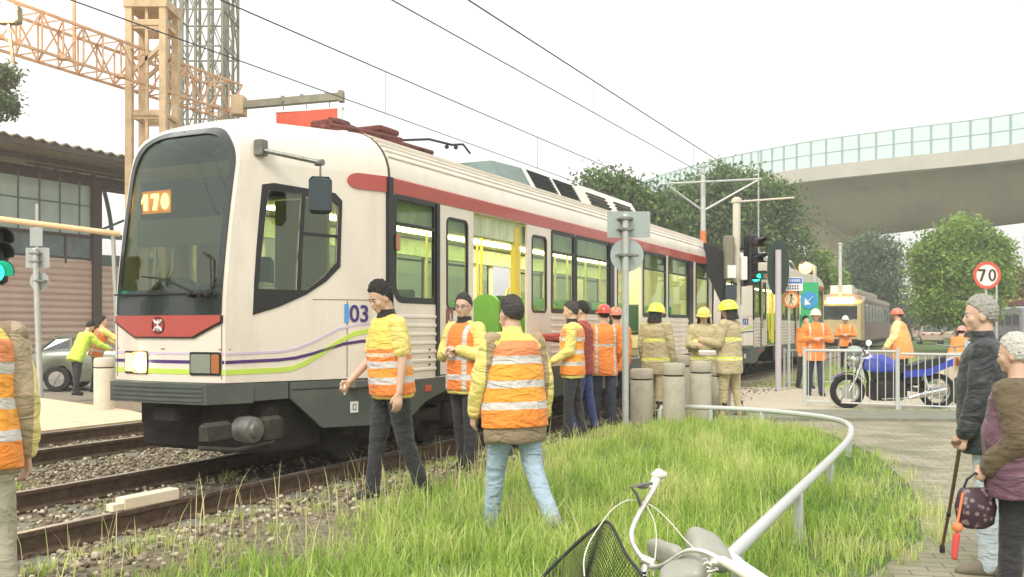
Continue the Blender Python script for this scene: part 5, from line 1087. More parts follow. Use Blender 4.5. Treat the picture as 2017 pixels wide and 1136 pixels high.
# ================================================================ flyover
def flyover():
    P = [(88, 40), (66, 72), (50.5, 94), (41, 103), (32.3, 113), (26, 130), (21.5, 154), (19, 190), (18, 240)]
    Q = []
    for i in range(len(P)-1):
        p0, p1, p2, p3 = [Vector(P[min(max(j, 0), len(P)-1)]) for j in (i-1, i, i+1, i+2)]
        for k in range(6): u = k/6; Q.append(.5*((2*p1)+(p2-p0)*u+(2*p0-5*p1+4*p2-p3)*u*u+(3*p1-p0-3*p2+p3)*u**3))
    Q.append(Vector(P[-1])); t = thing('flyover', 'curved concrete road flyover with a teal glazed noise barrier crossing at the right', 'flyover', (0, 0, 0))
    mc = mat('flyover_concrete', (.34, .29, .19), .9, var=.14, vs=.35, dirt=.5, dcol=(.10,.085,.06), ds=.25, stretch=(1, 1, .4)); mp_ = mat('parapet_concrete', (.50, .48, .41), .85, var=.08, vs=.4, dirt=.35, dcol=(.3,.28,.2), ds=.3)
    ztop = lambda y: float(np.interp(y, [40, 94, 113, 154, 240], [19.6, 19.6, 19.9, 22.0, 25])); pier = Vector((42.5, 122))
    N_ = []
    for i, p in enumerate(Q):
        d = (Q[min(i+1, len(Q)-1)]-Q[max(i-1, 0)]).normalized(); N_.append(Vector((-d.y, d.x))*-1 if (Vector((-d.y, d.x)).x < 0) else Vector((-d.y, d.x)))
    def ring(p, n, pts): return [Vector((p.x+n.x*a, p.y+n.y*a, z)) for a, z in pts]
    mb = MB(); rs_ = []
    for p, n in zip(Q, N_):
        zt = ztop(p.y); c = p+n*6.5; dist = abs(p.y-114); hh = 3.4+3.4*math.exp(-(dist/26)**2)+(.6 if p.y < 100 else 0)
        rs_.append(ring(p, n, [(0.0, zt-1.3), (0.0, zt-1.75), (1.4, zt-1.95), (2.8, zt-2.3-(hh-3.4)*.25), (4.2, zt-hh*.55-1.2), (5.6, zt-hh*.85-.8), (7.0, zt-hh-.9), (9.4, zt-hh-.9), (11, zt-2.8), (13.2, zt-1.75), (13.2, zt-1.3)]))
    mb.loft(rs_); mb.build('box_girder', mc, t, True)
    mb = MB(); mb.loft([ring(p, n, [(-.28, ztop(p.y)), (.2, ztop(p.y)), (.2, ztop(p.y)-1.29), (-.28, ztop(p.y)-1.6)]) for p, n in zip(Q, N_)]); mb.build('parapet', mp_, t)
    mb = MB(); mb.loft([ring(p, n, [(13.0, ztop(p.y)), (13.4, ztop(p.y)), (13.4, ztop(p.y)-1.5), (13.0, ztop(p.y)-1.29)]) for p, n in zip(Q, N_)]); mb.build('parapet', mp_, t)
    mbg = MB(); rg_ = [ring(p, n, [(-.03, ztop(p.y)), (.03, ztop(p.y)), (.03, ztop(p.y)+3.0), (-.03, ztop(p.y)+3.0)]) for p, n in zip(Q, N_)]; mbg.loft(rg_)
    g = bpy.data.materials.new('barrier_glazing'); g.use_nodes = True; nn = g.node_tree; nn.nodes.clear(); o = nn.nodes.new('ShaderNodeOutputMaterial'); a = nn.nodes.new('ShaderNodeBsdfTransparent'); a.inputs[0].default_value = (.86, .93, .90, 1); b = nn.nodes.new('ShaderNodeBsdfDiffuse'); b.inputs[0].default_value = (.62, .76, .72, 1); x = nn.nodes.new('ShaderNodeMixShader'); x.inputs[0].default_value = .12; nn.links.new(a.outputs[0], x.inputs[1]); nn.links.new(b.outputs[0], x.inputs[2]); nn.links.new(x.outputs[0], o.inputs[0])
    mbg.build('noise_barrier', g, t)
    # mullions along the curve
    ln = [0]; 
    for i in range(1, len(Q)): ln.append(ln[-1]+(Q[i]-Q[i-1]).length)
    mt_ = mat('barrier_mullion', (.34, .47, .44), .5, var=.05); s = 0; k = 0; ms = []
    while s < ln[-1]-1:
        x_ = np.interp(s, ln, [q.x for q in Q]); y_ = np.interp(s, ln, [q.y for q in Q]); z = ztop(y_); ms.append((x_, y_, z)); s += 1.95
    ms = [q for q in ms if 80 < q[1]]
    for i, (x_, y_, z) in enumerate(ms[:99]):
        m1 = MB(); m1.box(x_-.10, x_+.10, y_-.10, y_+.10, z, z+3.05); m1.build('mullion', mt_, t)
    mb = MB()
    for hh in (1.45, 3.02): mb.loft([ring(p, n, [(-.08, ztop(p.y)+hh), (.08, ztop(p.y)+hh), (.08, ztop(p.y)+hh+.09), (-.08, ztop(p.y)+hh+.09)]) for p, n in zip(Q, N_)])
    mb.build('barrier_rail', mt_, t)
    mb = MB(); c = dp(1655, 560, 116); mb.loft([[(c.x+a*(2.2+f), c.y+b*(1.6+f*.5), z) for a, b in ((-1,-1), (1,-1), (1,1), (-1,1))] for z, f in ((-1, 0), (9.5, 0), (11.5, .9), (13.4, 2.6))]); mb.build('pier', mc, t)
    return t
flyover()
# ================================================================ trees
def leaf_mesh(pts, size, tone, seed, m, name, parent, asp=.55):
    rs = np.random.RandomState(seed); n = len(pts); q = rs.randn(n, 3); q /= np.linalg.norm(q, axis=1)[:, None]; r = rs.randn(n, 3)
    u = np.cross(q, r); u /= np.linalg.norm(u, axis=1)[:, None]; v = np.cross(q, u); s = (size*rs.uniform(.55, 1.3, n))[:, None]
    V = np.stack([pts-u*s, pts-v*s*asp, pts+u*s, pts+v*s*asp], 1); Fc = (np.arange(n)*4)[:, None]+np.arange(4)[None]
    me = bpy.data.meshes.new(name); me.vertices.add(n*4); me.vertices.foreach_set('co', V.reshape(-1).astype(np.float32))
    me.loops.add(n*4); me.loops.foreach_set('vertex_index', Fc.reshape(-1).astype(np.int32)); me.polygons.add(n)
    me.polygons.foreach_set('loop_start', (np.arange(n)*4).astype(np.int32)); me.update(calc_edges=True)
    a = me.attributes.new('tone', 'FLOAT', 'POINT'); a.data.foreach_set('value', np.repeat(tone, 4).astype(np.float32)); me.materials.append(m)
    o = bpy.data.objects.new(name, me); COL.objects.link(o); o.parent = parent; return o
def tree(label, base, blobs, n, leaf, m, seed=1, trunk=.25, name='tree', grp=None, clump=.5, bark=None):
    """blobs: (x, y, z, rx, ry, rz) relative to the base"""
    rs = np.random.RandomState(seed); t = thing(name, label, 'tree', base, 0, grp)
    vol = np.array([b[3]*b[4]*b[5] for b in blobs])**.75; vol = vol/vol.sum(); P = []; T = []
    for b, f in zip(blobs, vol):
        nc = max(6, int(n*f/45)); d = rs.randn(nc, 3); d /= np.linalg.norm(d, axis=1)[:, None]; rad = rs.uniform(.35, 1.06, nc)**.55
        C = d*rad[:, None]*np.array(b[3:6])+np.array(b[:3]); ct = np.clip(rs.normal(.5, .2, nc), 0, 1); cs_ = clump*rs.uniform(.5, 1.3, nc)
        for c, tt, s in zip(C, ct, cs_):
            k = int(45*rs.uniform(.5, 1.5)); e = rs.randn(k, 3)*s*np.array([.6, .6, .42]); P.append(c+e); T.append(np.clip(tt+rs.normal(0, .1, k)+e[:, 2]/s*.10, 0, 1))
    P = np.concatenate(P); T = np.concatenate(T); keep = P[:, 2] > .1
    leaf_mesh(P[keep], leaf, T[keep], seed, m, 'crown', t)
    bk = bark or mat('bark', (.12, .09, .06), .9, var=.3, vs=8, bump=.6)
    mb = MB(); top = max(b[2] for b in blobs); mb.tube([(0, 0, -.3), (trunk*.3, 0, top*.25), (-trunk*.4, .1, top*.55), (0, 0, top*.9)], [trunk*1.2, trunk, trunk*.75, trunk*.25], 10); tk = mb.build('trunk', bk, t, True)
    for b in blobs[:7]:
        mb = MB(); z0 = min(b[2]*.5, top*.5); a = Vector((0, 0, z0)); e = Vector((b[0]*.85, b[1]*.85, b[2])); mid = a.lerp(e, .5)+Vector((0, 0, -.1*e.length)); mb.tube([a, mid, e], [trunk*.55, trunk*.35, trunk*.1], 7); mb.build('limb', bk, tk, True)
    return t
FD = tone_mat('foliage_dark', [(0, (.035, .07, .02)), (.5, (.10, .18, .05)), (1, (.22, .33, .09))], .7, .25)
FG = tone_mat('foliage_grey_green', [(0, (.05, .09, .045)), (.5, (.11, .18, .09)), (1, (.20, .30, .14))], .7, .25)
FB = tone_mat('foliage_bright', [(0, (.10, .18, .03)), (.5, (.22, .35, .06)), (1, (.38, .52, .13))], .65, .35)
FW = tone_mat('foliage_amber_lit', [(0, (.10, .09, .03)), (.5, (.26, .21, .06)), (1, (.42, .33, .12))], .7, .3)  # amber lamp light is put into these leaf colours
def pblobs(px, d, base, rows):
    """crown blobs given as photo pixels (x, y, rx, ry) at depth d"""
    s = d/F; out = []
    for x, y, rx, ry, *dd in rows:
        p = dp(x, y, d)-base; out.append((p.x, (dd[0] if dd else 0), p.z, rx*s, rx*s*.9, ry*s))
    return out
def ptree(label, px, d, rows, n, leaf, m, seed, trunk=.3, clump=.6, z0=-.05, grp='trees beyond the tracks'):
    b = Vector(((px-CX)/F*d, d, z0)); return tree(label, b, pblobs(px, d, b, rows), n, leaf, m, seed, trunk, clump=clump, grp=grp)
ptree('leafy branch tips of a tree at the upper left edge above the canopy', -40, 30, [(-50, 180, 62, 60), (-10, 165, 30, 45), (8, 212, 26, 26), (14, 150, 14, 20)], 5200, .075, FG, 1, .2, .30, grp=None)
ptree('dark tree showing above the roof boxes of the white tram', 1205, 48, [(1190, 368, 36, 24), (1225, 372, 34, 22), (1160, 358, 16, 10), (1240, 400, 46, 34), (1290, 430, 50, 50), (1200, 430, 60, 60)], 16000, .13, FD, 2, .35, .7)
ptree('large dense dark-green tree between the tram and the flyover', 1440, 58, [(1430, 358, 42, 28), (1475, 385, 60, 38), (1400, 390, 52, 38), (1350, 410, 52, 48), (1510, 415, 56, 48), (1440, 450, 90, 60), (1545, 470, 38, 56), (1330, 460, 60, 60), (1490, 520, 90, 70), (1400, 540, 90, 70), (1300, 540, 60, 60), (1415, 345, 18, 14)], 60000, .14, FD, 3, .55, .9)
ptree('broad grey-green tree filling the space left of the large dark tree', 1290, 66, [(1300, 430, 50, 42), (1260, 450, 50, 45), (1340, 440, 46, 40), (1290, 520, 70, 60)], 16000, .17, FG, 4, .4, 1.0)
ptree('airy grey-green tree right of the flyover pier', 1722, 78, [(1700, 500, 40, 26), (1735, 492, 34, 22), (1760, 520, 26, 28), (1715, 545, 55, 34), (1690, 585, 40, 34), (1745, 580, 36, 28), (1725, 475, 20, 12)], 14000, .15, FG, 5, .3, .8)
ptree('rounded bright-green tree right of centre under the flyover', 1895, 52, [(1895, 470, 50, 34), (1850, 500, 44, 40), (1940, 500, 48, 42), (1890, 540, 80, 60), (1955, 545, 34, 50), (1840, 560, 34, 44), (1885, 600, 76, 40), (1900, 445, 22, 14), (1830, 520, 20, 30)], 48000, .11, FB, 6, .35, .65)
ptree('small yellow-green tree behind the street lamp', 1612, 60, [(1612, 535, 30, 34), (1595, 560, 30, 34), (1640, 575, 34, 34), (1620, 610, 46, 34)], 6000, .18, FB, 7, .2, .6)
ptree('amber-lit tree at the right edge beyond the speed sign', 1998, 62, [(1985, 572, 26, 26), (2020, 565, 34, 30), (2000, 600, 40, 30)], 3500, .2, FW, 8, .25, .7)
ptree('grey-green tree at the right edge behind the amber-lit tree', 2080, 90, [(2070, 590, 60, 40), (2130, 580, 60, 50)], 3000, .35, FG, 9, .3, 1.2)
ptree('low dark hedge-like tree beyond the yellow tram', 1790, 95, [(1770, 612, 22, 22), (1800, 618, 24, 18), (1745, 612, 26, 24), (1825, 622, 20, 16)], 4000, .2, FG, 10, .2, .8)
# trees behind the photographer, mirrored in the windscreen
for i, (x, y) in enumerate(((-13, -9), (-20, -5), (-7, -14), (-27, 3))):
    tree(('spreading', 'tall', 'bushy', 'low')[i]+' tree behind the camera mirrored in the windscreen', Vector((x, y, -.1)), [(0, 0, 4.6, 2.6, 2.6, 1.8), (1.5, .6, 3.6, 2, 2, 1.6), (-1.6, -.4, 3.8, 2, 2, 1.7), (.4, -1, 6.0, 1.6, 1.6, 1.3)], 2600, .22, FD, 30+i, .25, clump=.6)
# distant wood and town edge on the horizon, one mass
rs = np.random.RandomState(44); N = 16000; xx = rs.uniform(-260, 330, N); yy = rs.uniform(240, 300, N)+np.abs(xx)*.05; hh = 5+3*np.sin(xx*.09)+2.5*np.sin(xx*.23+1)+1.5*np.sin(xx*.51); zz = rs.rand(N)**.8*np.clip(hh, 1.5, None)
far = leaf_mesh(np.stack([xx, yy, zz], -1), 1.5, np.clip(rs.normal(.5, .25, N), 0, 1), 45, FG, 'distant_wood', None); tag(far, 'far-off line of trees on the horizon', 'distant wood', kind='stuff')

# ================================================================ yellow tram on the second track
def far_tram():
    d0 = 58.0; L = 10.2
    s0 = 57.8; L = 7.1; t = thing('tram', 'yellow-fronted tram far down the second track with a lit yellow sign', 'tram', tr(L, s0, 0), R(63.73))
    cfy = mat('far_tram_yellow', (.50, .41, .20), .4, dirt=.2, dcol=(.4,.36,.2)); cb = mat('far_tram_side', (.30, .20, .19), .5, var=.1); rf = mat('far_tram_roof', (.46, .42, .33), .6, var=.1, dirt=.3)
    w_ = 1.3; mb = MB(); mb.loft([[(x, -w_, .55), (x, -w_, 2.85), (x, -w_+.25, 3.25), (x, 0, 3.42), (x, w_-.25, 3.25), (x, w_, 2.85), (x, w_, .55)] for x in (.35, 18)]); mb.build('body', cb, t)
    mb = MB(); mb.loft([[(x, -w_*f, z0), (x, -w_*f, z1), (x, w_*f, z1), (x, w_*f, z0)] for x, f, z0, z1 in ((0, .86, .6, 2.7), (.36, 1.0, .55, 2.95))]); mb.build('front', cfy, t)
    mb = MB(); mb.box(-.03, .2, -.95, .95, 1.75, 2.62, .05); mb.build('windscreen', mat('dark_window', (.02, .03, .025), .08, coat=1), t)
    mb = MB(); mb.box(-.05, .3, -.75, .75, 2.72, 3.08, .03); mb.build('destination_sign', emis('sign_yellow_glow', (1, .80, .22), 5), t)
    mb = MB(); mb.box(.3, 1.6, -.62, .62, 3.30, 3.80, .05); mb.build('roof_box', M_white, t)
    mb = MB(); mb.box(2.5, 15, -.7, .7, 3.35, 3.65, .05); mb.box(.4, 18, -w_-.03, w_+.03, 2.86, 3.12, .02); mb.build('roof_edge', rf, t)
    for k in range(8):
        for s in (-1, 1):
            mb = MB(); x = .8+k*2.1; mb.box(x, x+1.5, s*w_-.02, s*w_+.02, 1.65, 2.70, .01); o = mb.build('side_window', mat('far_window', (.07, .09, .10), .2, coat=1), t)
    for s in (-.7, .7): mb = MB(); mb.lathe([(.10, -.06), (.10, .02)], (0, s, 1.1), 14, 'x'); mb.build('headlamp', emis('far_headlamp', (1, .85, .5), 4), t)
    mb = MB(); mb.box(.4, 18, -1.1, 1.1, .25, .56); mb.box(-.1, .3, -1, 1, .4, .65, .04)
    mb.build('underframe', M_under, t)
far_tram()
def lattice_lamp():
    p = gp(1711, 706, GZ); t = thing('globe_lamp', 'small white globe lamp on a short post behind the motorcycle', 'lamp', p); h = dp(1711, 675, p.y).z-GZ
    mb = MB(); mb.tube([(0, 0, -.1), (0, 0, h-.1)], .03, 8); mb.build('post', M_galv, t); mb = MB(); mb.ell((0, 0, h), (.11, .11, .12)); mb.build('globe', emis('globe_glow', (1, .95, .85), 1.6), t, True)
lattice_lamp()
def bus(label, px, d, ln, rz, col, h=3.0):
    p = dp(px, 642, d); t = thing('bus', label, 'bus', (p.x, d, -.05), rz); pm = mat('bus_'+label[:6].strip(), col, .4, var=.06)
    mb = MB(); mb.box(-ln/2, ln/2, -1.2, 1.2, .45, h, .12); mb.build('body', pm, t)
    for k in range(int(ln/1.25)):
        for s in (-1, 1): mb = MB(); x = -ln/2+.3+k*1.25; mb.box(x, x+1.0, s*1.2-.02, s*1.2+.02, 1.5, h-.45, .01); mb.build('window', mat('far_window', (.07, .09, .10), .2), t)
    for x in (-ln*.3, ln*.3):
        for s in (-1, 1): mb = MB(); mb.lathe([(.2, -.12), (.45, -.12), (.45, .12), (.2, .12)], (x, s*1.08, .45), 18, 'y'); mb.build('wheel', mat('tyre', (.015, .015, .015), .8), t)
    mb = MB(); mb.box(-ln/2-.03, -ln/2+.05, -1.0, 1.0, 1.3, h-.4, .02); mb.build('windscreen', mat('dark_window', (.02, .03, .025), .08, coat=1), t)
    for s in (-.85, .85): mb = MB(); mb.lathe([(.13, -.05), (.13, .03)], (-ln/2, s, .85), 12, 'x'); mb.build('headlight', emis('far_headlamp', (1, .85, .5), 4), t)
bus('dark red bus at the right edge beyond the two old onlookers', 2130, 60, 9, R(8), (.20, .05, .045), 3.2)
bus('pale minibus half out of the picture at the right edge', 2028, 56, 4.2, R(80), (.42, .38, .44), 2.6)
for i, (px, d, c) in enumerate(((1832, 75, (.6, .45, .35)), (1858, 85, (.35, .08, .06)), (1812, 95, (.55, .52, .5)))):
    p = dp(px, 642, d); car(('pale orange car', 'small dark red car', 'pale grey car')[i]+' far off on the road under the bright-green tree', (p.x, d, -.05), R(70), c, name=('distant_car'), L=4)

# ================================================================ white timber offcut on the near rail
p = tr(5.80, 0, 0); c = gp(280, 992, .0); s_c = LS(c.x, c.y)[1]
t = thing('timber_offcut', 'pale cut timber block lying on the near rail at the lower left', 'timber block', tr(5.83, s_c, 0), R(63.73-2))
mb = MB(); mb.box(-.26, .27, -.055, .055, .002, .092, .006); mb.mi = 0; mb.box(-.36, -.262, -.05, .03, .006, .06, .004); mb.build('block', mat('pale_timber', (.80, .68, .50), .6, var=.1, vs=6, stretch=(1, 8, 8)), t)

# ================================================================ motorcycle behind the fence
def motorcycle():
    a = gp(1669, 801); b = gp(1843, 806); a.y = b.y = 16.35; a.x = (1669-CX)/F*16.35; b.x = (1843-CX)/F*16.35
    n = b.x-a.x; t = thing('motorcycle', 'blue and black motorcycle parked behind the white barred fence', 'motorcycle', (a.x, 16.35, GZ), R(-2))
    blue = mat('motorcycle_blue', (.03, .06, .45), .25, var=.05, coat=1); ch = mat('chrome', (.65, .65, .62), .2, .9); ty = mat('tyre', (.015, .015, .015), .8); r = .295; seat = mat('seat_black', (.02, .02, .025), .5)
    for x, rr in ((0, r), (n, r*1.03)):
        mb = MB(); mb.lathe([(rr-.09, -.04), (rr-.03, -.065), (rr, -.035), (rr, .035), (rr-.03, .065), (rr-.09, .04)], (x, 0, rr), 32, 'y', False); wh = mb.build('wheel', ty, t, True)
        mb = MB(); mb.lathe([(rr-.10, -.035), (rr-.085, -.035), (rr-.085, .035), (rr-.10, .035)], (x, 0, rr), 32, 'y', False); mb.lathe([(.05, -.05), (.05, .05)], (x, 0, rr), 14, 'y')
        for k in range(5): q = k*2*PI/5+.3; mb.bar((x, 0, rr), (x+(rr-.09)*math.cos(q), 0, rr+(rr-.09)*math.sin(q)), .035, .03)
        mb.build('rim', ch, wh)
        mb = MB(); mb.lathe([(.13, -.075), (.13, -.07)], (x, 0, rr), 20, 'y'); mb.build('brake_disc', ch, wh)
    mb = MB()
    for y in (-.09, .09): mb.tube([(0, y, r), (.13, y, .55), (.24, y, .86)], .024, 8)
    mb.build('fork', ch, t)
    mb = MB(); n_ = 10; mb.loft([[(math.cos(q)*rr_, y, r+math.sin(q)*rr_) for rr_ in (r+.03, r+.045) for y in (-.07, .07)][:4] for q in [R(40+k*11) for k in range(n_)]]); mb.build('mudguard', blue, t)
    mb = MB(); mb.tube([(.22, -.36, .98), (.26, -.28, .93), (.25, 0, .90), (.26, .28, .93), (.22, .36, .98)], .016, 8); mb.build('handlebar', ch, t)
    for s in (-1, 1): mb = MB(); mb.tube([(.22, s*.25, .92), (.16, s*.30, 1.08)], .008, 5); mb.ell((.15, s*.32, 1.10), (.02, .07, .045)); mb.build('mirror', M_blk, t)
    mb = MB(); mb.ell((.10, 0, .84), (.11, .13, .13)); mb.build('headlamp', ch, t, True)
    mb = MB(); mb.ell((.12, 0, .99), (.14, .17, .10)); mb.build('flyscreen', M_plate, t, True)
    mb = MB(); mb.loft([[(x, -w_, z0), (x, -w_*1.1, (z0+z1)/2), (x, -w_*.6, z1), (x, w_*.6, z1), (x, w_*1.1, (z0+z1)/2), (x, w_, z0)] for x, w_, z0, z1 in ((.26, .09, .68, .84), (.40, .15, .64, .94), (.62, .15, .64, .93), (.82, .11, .66, .82), (.92, .07, .68, .76))]); mb.build('fuel_tank', blue, t, True)
    mb = MB(); mb.loft([[(x, -w_, z0), (x, -w_, z1), (x, w_, z1), (x, w_, z0)] for x, w_, z0, z1 in ((.82, .12, .64, .77), (1.05, .16, .60, .75), (1.30, .15, .62, .84), (1.66, .10, .72, .90))]); mb.build('seat', seat, t)
    mb = MB(); mb.loft([[(x, -w_, z0), (x, -w_, z1), (x, w_, z1), (x, w_, z0)] for x, w_, z0, z1 in ((.92, .17, .54, .66), (1.35, .16, .58, .70), (1.80, .08, .76, .88))]); mb.build('tail_panel', blue, t)
    mb = MB(); mb.box(1.72, 1.80, -.06, .06, .74, .80, .01); mb.build('tail_lamp', mat('lamp_red', (.35, .02, .02), .2), t)
    mb = MB(); mb.box(.36, .98, -.20, .20, .14, .50, .07); mb.box(.44, .86, -.15, .15, .48, .66, .03); mb.box(.95, 1.25, -.11, .11, .40, .66, .04)
    for k in range(5): mb.box(.46, .77, -.15, .15, .49+k*.033, .505+k*.033)
    mb.lathe([(.12, -.21), (.14, -.18), (.14, .18), (.12, .21)], (.70, 0, .34), 20, 'y'); mb.build('engine', mat('engine_dark', (.05, .05, .045), .45, .6, var=.3), t)
    mb = MB(); mb.tube([(.26, 0, .80), (.42, 0, .30), (.5, 0, .2)], .03, 8); mb.tube([(.26, 0, .78), (.8, 0, .66), (1.7, 0, .74)], .028, 8); mb.tube([(.85, 0, .62), (1.0, 0, .34), (n, 0, r)], .04, 8); mb.tube([(.9, -.1, .35), (n, -.1, r)], .03, 8); mb.build('frame', M_blk, t)
    mb = MB(); mb.tube([(.52, -.12, .45), (.40, -.14, .30), (.55, -.16, .18), (1.0, -.17, .20)], .022, 8); mb.tube([(1.0, -.17, .20), (1.15, -.18, .24), (1.62, -.2, .34)], [.03, .05, .055], 12); mb.build('exhaust', ch, t)
    mb = MB(); mb.tube([(1.25, -.13, .62), (1.33, -.13, .32)], .035, 8); mb.build('shock_absorber', ch, t); mb = MB(); mb.tube([(.85, -.1, .3), (.80, -.3, .0)], .014, 6); mb.build('side_stand', ch, t)
    mb = MB(); mb.lathe([(.07, -.008), (.07, .008)], (1.9, 0, .80), 14, 'x'); mb.build('indicator', mat('indicator_orange', (.42, .14, .04)), t)
motorcycle()
def scooter():
    p = dp(1893, 700, 17.2); t = thing('scooter', 'cream scooter with boxes partly hidden behind the old man and the fence', 'scooter', (p.x, 17.4, GZ), R(75)); c = mat('scooter_cream', (.62, .52, .38), .35, coat=.5); ty = mat('tyre', (.015, .015, .015), .8)
    for x in (0, 1.15): mb = MB(); mb.lathe([(.12, -.04), (.21, -.05), (.24, 0), (.21, .05), (.12, .04)], (x, 0, .24), 20, 'y'); mb.build('wheel', ty, t, True)
    mb = MB(); mb.loft([[(x, -w_, z0), (x, -w_, z1), (x, w_, z1), (x, w_, z0)] for x, w_, z0, z1 in ((.0, .12, .35, .95), (.15, .18, .28, .80), (.25, .16, .25, .35), (.6, .16, .25, .35), (.7, .17, .28, .72), (1.3, .14, .42, .78))]); mb.build('body', c, t)
    mb = MB(); mb.box(.65, 1.3, -.14, .14, .78, .86, .03); mb.build('seat', M_blk, t)
    mb = MB(); mb.tube([(.05, 0, .9), (.12, 0, 1.05)], .02, 8); mb.tube([(.15, -.3, 1.08), (.1, 0, 1.04), (.15, .3, 1.08)], .014, 8); mb.build('handlebar', M_steel, t)
    mb = MB(); mb.lathe([(.08, -.05), (.06, .02)], (-.06, 0, .78), 14, 'x'); mb.build('headlamp', mat('indicator_orange', (.42, .14, .04)), t)
scooter()

# ================================================================ bicycle fallen against the handrail
def bicycle():
    D0 = 4.15; O = dp(1300, 1120, D0); O.z = GZ; t = thing('bicycle', 'old bicycle with chromed handlebar, black wire basket and grey saddles leaning over at the handrail', 'bicycle', O)
    q = lambda a, b, d=D0: dp(a, b, d)-O
    chm = mat('chrome_white', (.80, .78, .74), .22, .75, var=.08, dirt=.35, dcol=(.30, .14, .06), ds=14); fr = mat('bicycle_frame_dark', (.05, .05, .055), .4, .3)
    P = [q(1295, 948, 4.55), q(1285, 968, 4.5), q(1262, 1006, 4.42), q(1246, 1040, 4.35), q(1244, 1060, 4.3), q(1252, 1082, 4.22), q(1268, 1102, 4.15), q(1285, 1116, 4.1), q(1302, 1115, 4.05), q(1322, 1104, 4.0), q(1345, 1089, 3.95), q(1368, 1084, 3.9), q(1392, 1089, 3.87), q(1412, 1099, 3.85), q(1424, 1104, 3.83)]
    Q = []
    for i in range(len(P)-1):
        p0, p1, p2, p3 = P[max(i-1, 0)], P[i], P[i+1], P[min(i+2, len(P)-1)]
        for k in range(4): u = k/4; Q.append(.5*((2*p1)+(p2-p0)*u+(2*p0-5*p1+4*p2-p3)*u*u+(3*p1-p0-3*p2+p3)*u**3))
    Q.append(P[-1]); mb = MB(); mb.tube(Q, .0125, 12); hb = mb.build('handlebar', chm, t, True)
    mb = MB(); c = q(1294, 938, 4.57); mb.capsule(q(1287, 957, 4.53), q(1297, 933, 4.6), .022, .026, 12); mb.ell(c+Vector((.012, 0, .008)), (.04, .03, .022)); mb.build('grip', mat('grip_ivory', (.78, .72, .62), .5), t, True)
    mb = MB(); mb.capsule(q(1424, 1104, 3.83), q(1500, 1150, 3.6), .020, .023, 12); mb.build('grip', mat('grip_ivory', (.78, .72, .62), .5), t, True)
    mb = MB(); mb.tube([q(1264, 1000, 4.45), q(1254, 972, 4.42), q(1243, 959, 4.4), q(1262, 955, 4.42), q(1284, 952, 4.48)], .008, 8); mb.ell(q(1266, 958, 4.45), (.030, .014, .012)); mb.build('brake_lever', M_steel, t, True)
    mb = MB(); mb.tube([q(1400, 1098, 3.86), q(1412, 1122, 3.85), q(1392, 1125, 3.85)], .009, 8); mb.ell(q(1408, 1108, 3.84), (.022, .018, .018)); mb.build('brake_lever', chm, t, True)
    cb = mat('cable_pale', (.62, .62, .48), .4)
    for pts in ([(1268, 990, 4.48), (1240, 985, 4.4), (1210, 1000, 4.3), (1185, 1030, 4.2), (1160, 1070, 4.1), (1150, 1105, 4.05), (1152, 1140, 4.0)], [(1270, 990, 4.48), (1290, 1000, 4.4), (1320, 1028, 4.3), (1345, 1058, 4.2), (1375, 1092, 4.05), (1385, 1140, 4.0)], [(1272, 993, 4.46), (1288, 1025, 4.35), (1293, 1060, 4.25), (1290, 1100, 4.15), (1286, 1140, 4.05)]):
        P = [q(*p) for p in pts]; Q = []
        for i in range(len(P)-1):
            p0, p1, p2, p3 = P[max(i-1, 0)], P[i], P[i+1], P[min(i+2, len(P)-1)]
            for k in range(5): u = k/5; Q.append(.5*((2*p1)+(p2-p0)*u+(2*p0-5*p1+4*p2-p3)*u*u+(3*p1-p0-3*p2+p3)*u**3))
        mb = MB(); mb.tube(Q, .0032, 6); mb.build('brake_cable', cb, t, True)
    # stem and frame sinking below the edge of the picture
    st = q(1272, 1106, 4.13); mb = MB(); mb.tube([st, q(1268, 1135, 4.1)], .017, 10); mb.tube([st+Vector((-.02, 0, .012)), st+Vector((.03, -.01, -.008))], .024, 12); mb.build('stem', chm, t, True)
    hub_f = Vector((-.42, .1, .06)); mb = MB(); hd = q(1268, 1150, 4.1); hd.z = .26; mb.tube([hd+Vector((0, 0, .1)), hd, hub_f], .014, 8); mb.tube([hd, Vector((.55, -.15, .12))], .018, 8); mb.tube([Vector((.55, -.15, .12)), Vector((.32, -.1, .32))], .014, 8); mb.tube([Vector((.55, -.15, .12)), Vector((1.0, -.25, .22))], .012, 8); mb.build('frame', fr, t, True)
    for c, ax in ((hub_f, (-.1, .5, .8)), (Vector((1.0, -.25, .20)), (-.1, .5, .8))):
        A = Vector(ax).normalized(); u = A.orthogonal().normalized(); v = A.cross(u); rr_ = .30
        mb = MB(); mb.tube([c+(u*math.cos(k*PI/18)+v*math.sin(k*PI/18))*rr_*(1 if (c.z+(u*math.cos(k*PI/18)+v*math.sin(k*PI/18)).z*rr_) > 0 else .99) for k in range(37)], .016, 8); w_ = mb.build('wheel', mat('tyre', (.015, .015, .015), .8), t, True)
        mb = MB()
        for k in range(18): a = k*PI/9; mb.tube([c, c+(u*math.cos(a)+v*math.sin(a))*rr_], .0014, 4)
        mb.build('spokes', M_steel, w_)
    # saddles
    sd = mat('saddle_grey', (.34, .34, .28), .5, var=.12, vs=6, dirt=.4, dcol=(.30, .20, .08), ds=4, coat=.2)
